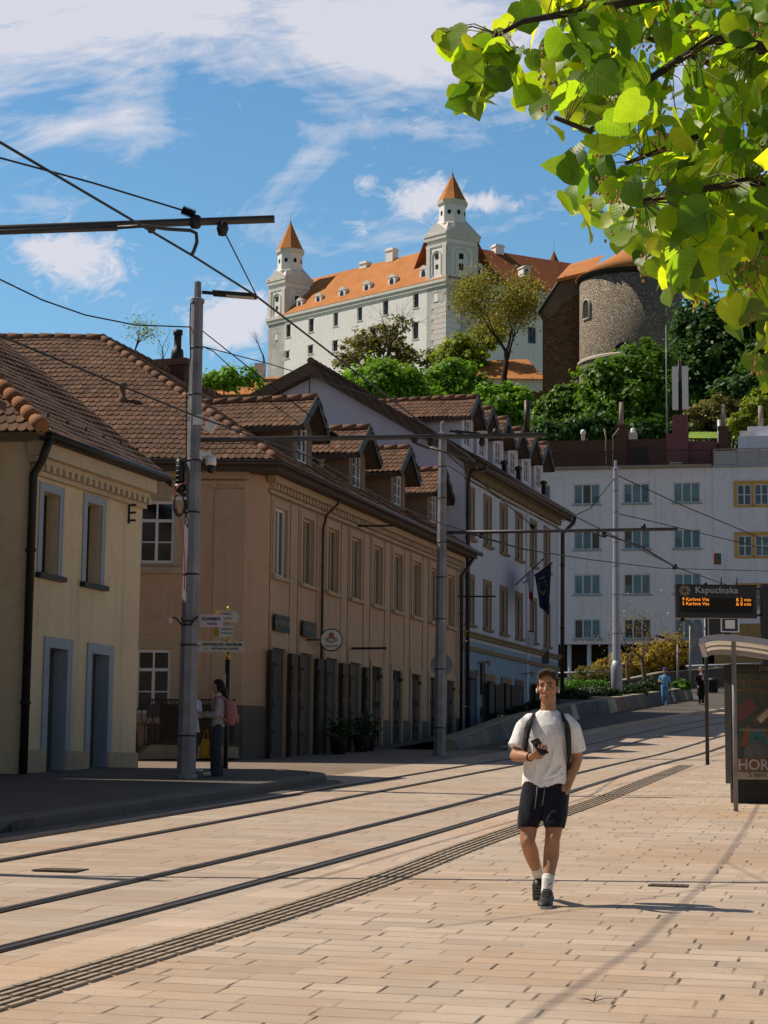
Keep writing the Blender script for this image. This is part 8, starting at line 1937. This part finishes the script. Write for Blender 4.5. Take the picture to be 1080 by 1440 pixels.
# ---------------------------------------------------------------- passers-by
def figure(label, loc, rotz, H, tops, trous, hairm, skin, pose, group=None, voxel=.012, coat=0.0, hair='long', shoes=None, wide=0.0, sleeve=1.0):
    """a standing or walking figure facing -y in its own frame, H tall"""
    k = H/1.7; V = lambda x,y,z: Vector((x*k,y*k,z*k)); r = thing('person', label, 'person', loc, rotz, group)
    b = MB(); T = head(b, V(0,-.02,1.575), 0, R(pose.get('nod',8)), k*.98)
    limb(b, [V(0,.01,1.33),V(0,0,1.40),V(0,-.01,1.50)], [.07*k,.05*k,.047*k])
    loft(b, [(0,0,.82*k,.14*k,.10*k),(0,0,1.02*k,.115*k,.085*k),(0,0,1.2*k,.135*k,.10*k),(0,0,1.34*k,.13*k,.08*k)])
    arms = pose['arms']
    for sh__, el, wr, hdir in arms:
        limb(b, [V(*sh__),V(*el)], [.045*k,.036*k]); limb(b, [V(*el),V(*wr)], [.036*k,.024*k]); hand(b, V(*wr), Vector(hdir), Vector((0,-.3,.9)), .7, .95*k, 1 if sh__[0] > 0 else -1)
    for hp, kn, an, toe in pose['legs']:
        limb(b, [V(*hp),V(*kn),V(*an)], [.085*k,.053*k,.036*k]); limb(b, [V(*an), V(*toe)], [.036*k,.028*k])
    remesh('body', b, skin, r, voxel*.8, 2)
    t_ = MB(); zb_ = .86-coat
    rings = [(0,0,zb_*k,(.155+.05*(coat>.1))*k,.125*k),(0,0,1.0*k,.142*k,.112*k),(0,0,1.2*k,.152*k,.120*k),(0,0,1.32*k,.150*k,.10*k),(0,0,1.385*k,.09*k,.07*k)]
    loft(t_, rings, 24)
    for sh__, el, wr, hdir in arms:
        e2 = V(*el); w2 = V(*wr); s2_ = V(*sh__)
        if sleeve >= 1: limb(t_, [s2_,e2,e2.lerp(w2,.86)], [.062*k,.052*k,.042*k])
        else: limb(t_, [s2_,s2_.lerp(e2,sleeve)], [.064*k,.060*k])
    remesh('jacket' if coat else 'top', t_, tops, r, voxel, 2)
    l_ = MB(); loft(l_, [(0,0,.95*k,.135*k,.10*k),(0,0,.85*k,.155*k,.115*k),(0,0,.78*k,.15*k,.11*k)][::-1], 20)
    for hp, kn, an, toe in pose['legs']: limb(l_, [V(*hp),V(*kn),V(*an)-V(0,0,.02)], [.098*k,(.068+wide)*k,(.05+wide*1.3)*k])
    remesh('trousers', l_, trous, r, voxel, 2)
    h_ = MB()
    def hb_(x,y,z,a,b_,c_): t = MB(); t.ball((0,0,0),a*k,b_*k,c_*k,16,10); h_.add([T(x,y,z)+Vector(v) for v in t.v], t.f, 0, True)
    hb_(0,.03,.055,.085,.098,.082)
    if hair == 'long': hb_(0,.075,-.03,.08,.06,.11); hb_(0,.10,-.15,.075,.05,.11); hb_(0,.115,-.25,.055,.035,.08); [hb_(sg*.075,.02,-.03,.018,.05,.08) for sg in (-1,1)]
    elif hair == 'short': hb_(0,.06,.0,.078,.06,.085); [hb_(sg*.074,.02,.0,.018,.05,.06) for sg in (-1,1)]
    elif hair == 'cap': hb_(0,.0,.09,.09,.11,.055); hb_(0,-.115,.055,.07,.07,.012)
    remesh('cap' if hair == 'cap' else 'hair', h_, hairm, r, .010*k, 2)
    for hp, kn, an, toe in pose['legs']:
        h0 = V(*an)+V(0,.05,0); h0.z = V(*toe).z-.028*k; t0 = V(*toe)+V(0,-.06,0); t0.z = h0.z; m_ = MB(); limb(m_, [h0+Vector((0,0,.045*k)),(h0+t0)/2+Vector((0,0,.035*k)),t0+Vector((0,0,.025*k))], [.040*k,.042*k,.030*k], 12, .9); m_.build('shoe', shoes or M['black'], r)
    return r, V, T
Yw = 33.0; wl_ = Vector((at(305,1090,Yw).x, Yw, gz(Yw)+PV))
hairD = cloth('black brown hair', (.012,.009,.008), .5, .8, 30)
w_, V_, T_ = figure('long haired woman with pink backpack and patchwork trousers standing by the tram pole', wl_, R(-82), 1.64, cloth('pale knit top',(.36,.32,.33),.9,.4), cloth('patchwork denim',(.035,.045,.06),.9,.4), hairD, SKIN2,
    dict(nod=14, arms=[((-.14,.0,1.32),(-.16,-.02,1.08),(-.10,-.24,1.10),(.1,-1,.1)),((.14,.0,1.32),(.17,-.04,1.06),(.10,-.24,1.06),(-.1,-1,.1))], legs=[((-.07,0,.86),(-.08,-.02,.47),(-.09,.03,.07),(-.09,-.10,.035)),((.07,0,.86),(.09,-.03,.47),(.10,-.03,.07),(.10,-.16,.035))]), voxel=.011, shoes=M['white'], wide=.035)
m_ = MB(); [m_.extrude([Vector(p) for p in q], (0,.004,0)) for q in ()]
pt = MB(); [pt.ball(V_(x,y,z), .055,.03,.11, 12, 8) for x,y,z in ((-.13,-.03,.62),(-.15,-.02,.34),(-.11,.05,.2))]; pt.build('patch', cloth('grey patch',(.17,.16,.15),.9,.3), w_, split=True)
m_ = MB(); m_.tube([T_(.09*math.cos(t),-.01+.075*math.sin(t),-.155) for t in [R(-200+k*11) for k in range(21)]], .014, 8); m_.build('headphones', M['white'], w_)
bpk = thing('backpack', 'dusty pink backpack on the long haired woman back', 'backpack', wl_, R(-82)); m_ = MB(); loft(m_, [(0,.20,.86,.12,.07),(0,.22,.95,.145,.10),(0,.22,1.10,.15,.105),(0,.20,1.24,.135,.085),(0,.17,1.30,.09,.05)], 20, 3); PINK = cloth('dusty pink nylon',(.42,.17,.16),.7,.5); m_.build('bag', PINK, bpk)
m_ = MB(); loft(m_, [(0,.315,.90,.095,.03),(0,.325,1.0,.10,.035),(0,.31,1.06,.09,.025)], 16, 3); m_.build('pocket', PINK, bpk)
for sg in (-1,1): m_ = MB(); m_.tube([(sg*.10,.14,1.27),(sg*.10,.04,1.36),(sg*.105,-.08,1.32),(sg*.12,-.11,1.18),(sg*.14,.02,1.0),(sg*.13,.15,.93)], .017, 8); m_.build('strap', PINK, bpk)
tg = thing('tote_bag', 'yellow tote bag hanging from the long haired woman hand', 'bag', at(288,1052,Yw-.05)); kk = Yw/F_PX; m_ = MB(); loft(m_, [(0,0,-14*kk,.06,.035),(0,0,-12*kk,.095,.05),(.01,0,4*kk,.085,.04),(.01,0,13*kk,.06,.02)], 18, 3); YEL = cloth('yellow cloth',(.50,.27,.02),.9,.6); m_.build('bag', YEL, tg); m_ = MB(); m_.tube([(-.04,0,12*kk),(-.01,0,22*kk),(.03,0,26*kk),(.05,0,20*kk),(.05,0,12*kk)], .009, 6); m_.build('handle', YEL, tg)
mp_ = thing('folded_map', 'pale folded map held between the long haired woman and her companion', 'map', at(284,1008,Yw-.1)); m_ = MB(); m_.extrude([(-.14,0,.0),(.0,.0,-.02),(.13,0,.03),(.11,.18,.06),(-.01,.18,.03),(-.13,.18,.05)],(0,0,.004)); m_.build('sheet', M['cream_sign'], mp_)
Yc = 34.4; cl_ = Vector((at(267,1085,Yc).x, Yc, gz(Yc)+PV))
figure('companion in loose white and blue shirt mostly hidden behind the tram pole', cl_, R(55), 1.62, cloth('white blue shirt',(.46,.48,.58),.9,.6), cloth('dark trousers',(.02,.019,.02),.9,.4), hairD, SKIN2,
    dict(nod=16, arms=[((-.19,.0,1.30),(-.25,.02,1.06),(-.12,-.20,1.04),(.3,-1,.1)),((.19,.0,1.30),(.25,.0,1.06),(.10,-.22,1.06),(-.3,-1,.1))], legs=[((-.08,0,.86),(-.09,-.02,.47),(-.10,.02,.07),(-.11,-.12,.035)),((.08,0,.86),(.09,-.02,.47),(.10,.02,.07),(.11,-.12,.035))]), voxel=.012, hair='short', shoes=M['white'], coat=.12)
Yb = 83.0; bl_ = Vector((at(935,990,Yb).x, Yb, at(935,993.5,Yb).z))
figure('woman in light blue top and jeans with purple cap walking down the far pavement', bl_, R(-12), 1.66, cloth('light blue cotton',(.14,.36,.62),.9,.3), cloth('blue denim',(.10,.22,.40),.9,.3), cloth('purple cap',(.10,.06,.33),.8,.2), SKIN,
    dict(nod=12, arms=[((-.17,.0,1.30),(-.25,.0,1.08),(-.10,-.22,1.13),(.3,-1,.3)),((.17,.0,1.30),(.23,.05,1.05),(.25,-.03,.82),(0,-.2,-1))], legs=[((-.08,0,.86),(-.07,-.10,.47),(-.05,.08,.09),(-.05,-.06,.035)),((.08,0,.86),(.08,-.08,.47),(.07,-.10,.08),(.07,-.24,.035))]), voxel=.016, hair='cap', shoes=M['black'], sleeve=.75)
bk_ = Vector((at(986,990,Yb+.6).x, Yb+.6, at(986,992.5,Yb+.6).z))
d_, Vd, Td = figure('blonde woman in long black coat with pale scarf on the far pavement', bk_, R(10), 1.68, cloth('black wool coat',(.010,.009,.009),.95,.3), cloth('black trousers',(.012,.011,.011),.95,.3), cloth('blonde hair',(.40,.28,.15),.6,.5), SKIN2,
    dict(nod=6, arms=[((-.18,.0,1.30),(-.24,.03,1.05),(-.20,-.12,.88),(.1,-.5,-.8)),((.18,.0,1.30),(.24,.03,1.05),(.14,-.18,.98),(-.3,-.8,.1))], legs=[((-.07,0,.86),(-.07,-.04,.47),(-.05,.06,.08),(-.05,-.08,.035)),((.07,0,.86),(.06,-.08,.47),(.05,-.08,.08),(.05,-.22,.035))]), voxel=.016, hair='short', coat=.42)
m_ = MB(); m_.ball(Vd(.02,-.08,1.36), .10,.07,.07,14,9); m_.ball(Vd(.05,-.13,1.22), .05,.03,.12,12,8); m_.build('scarf', cloth('pale scarf',(.45,.34,.33),.9,.4), d_)

# ---------------------------------------------------------------- keep to thing > part > sub-part
bpy.context.view_layer.update()
def depth(o):
    d = 0
    while o.parent: o = o.parent; d += 1
    return d
for o in [o for o in bpy.data.objects if depth(o) >= 3]:
    a = o
    while depth(a) > 1: a = a.parent
    mw = o.matrix_world.copy(); o.parent = a; o.matrix_parent_inverse = Matrix(); o.matrix_basis = a.matrix_world.inverted() @ mw
bpy.context.view_layer.update()
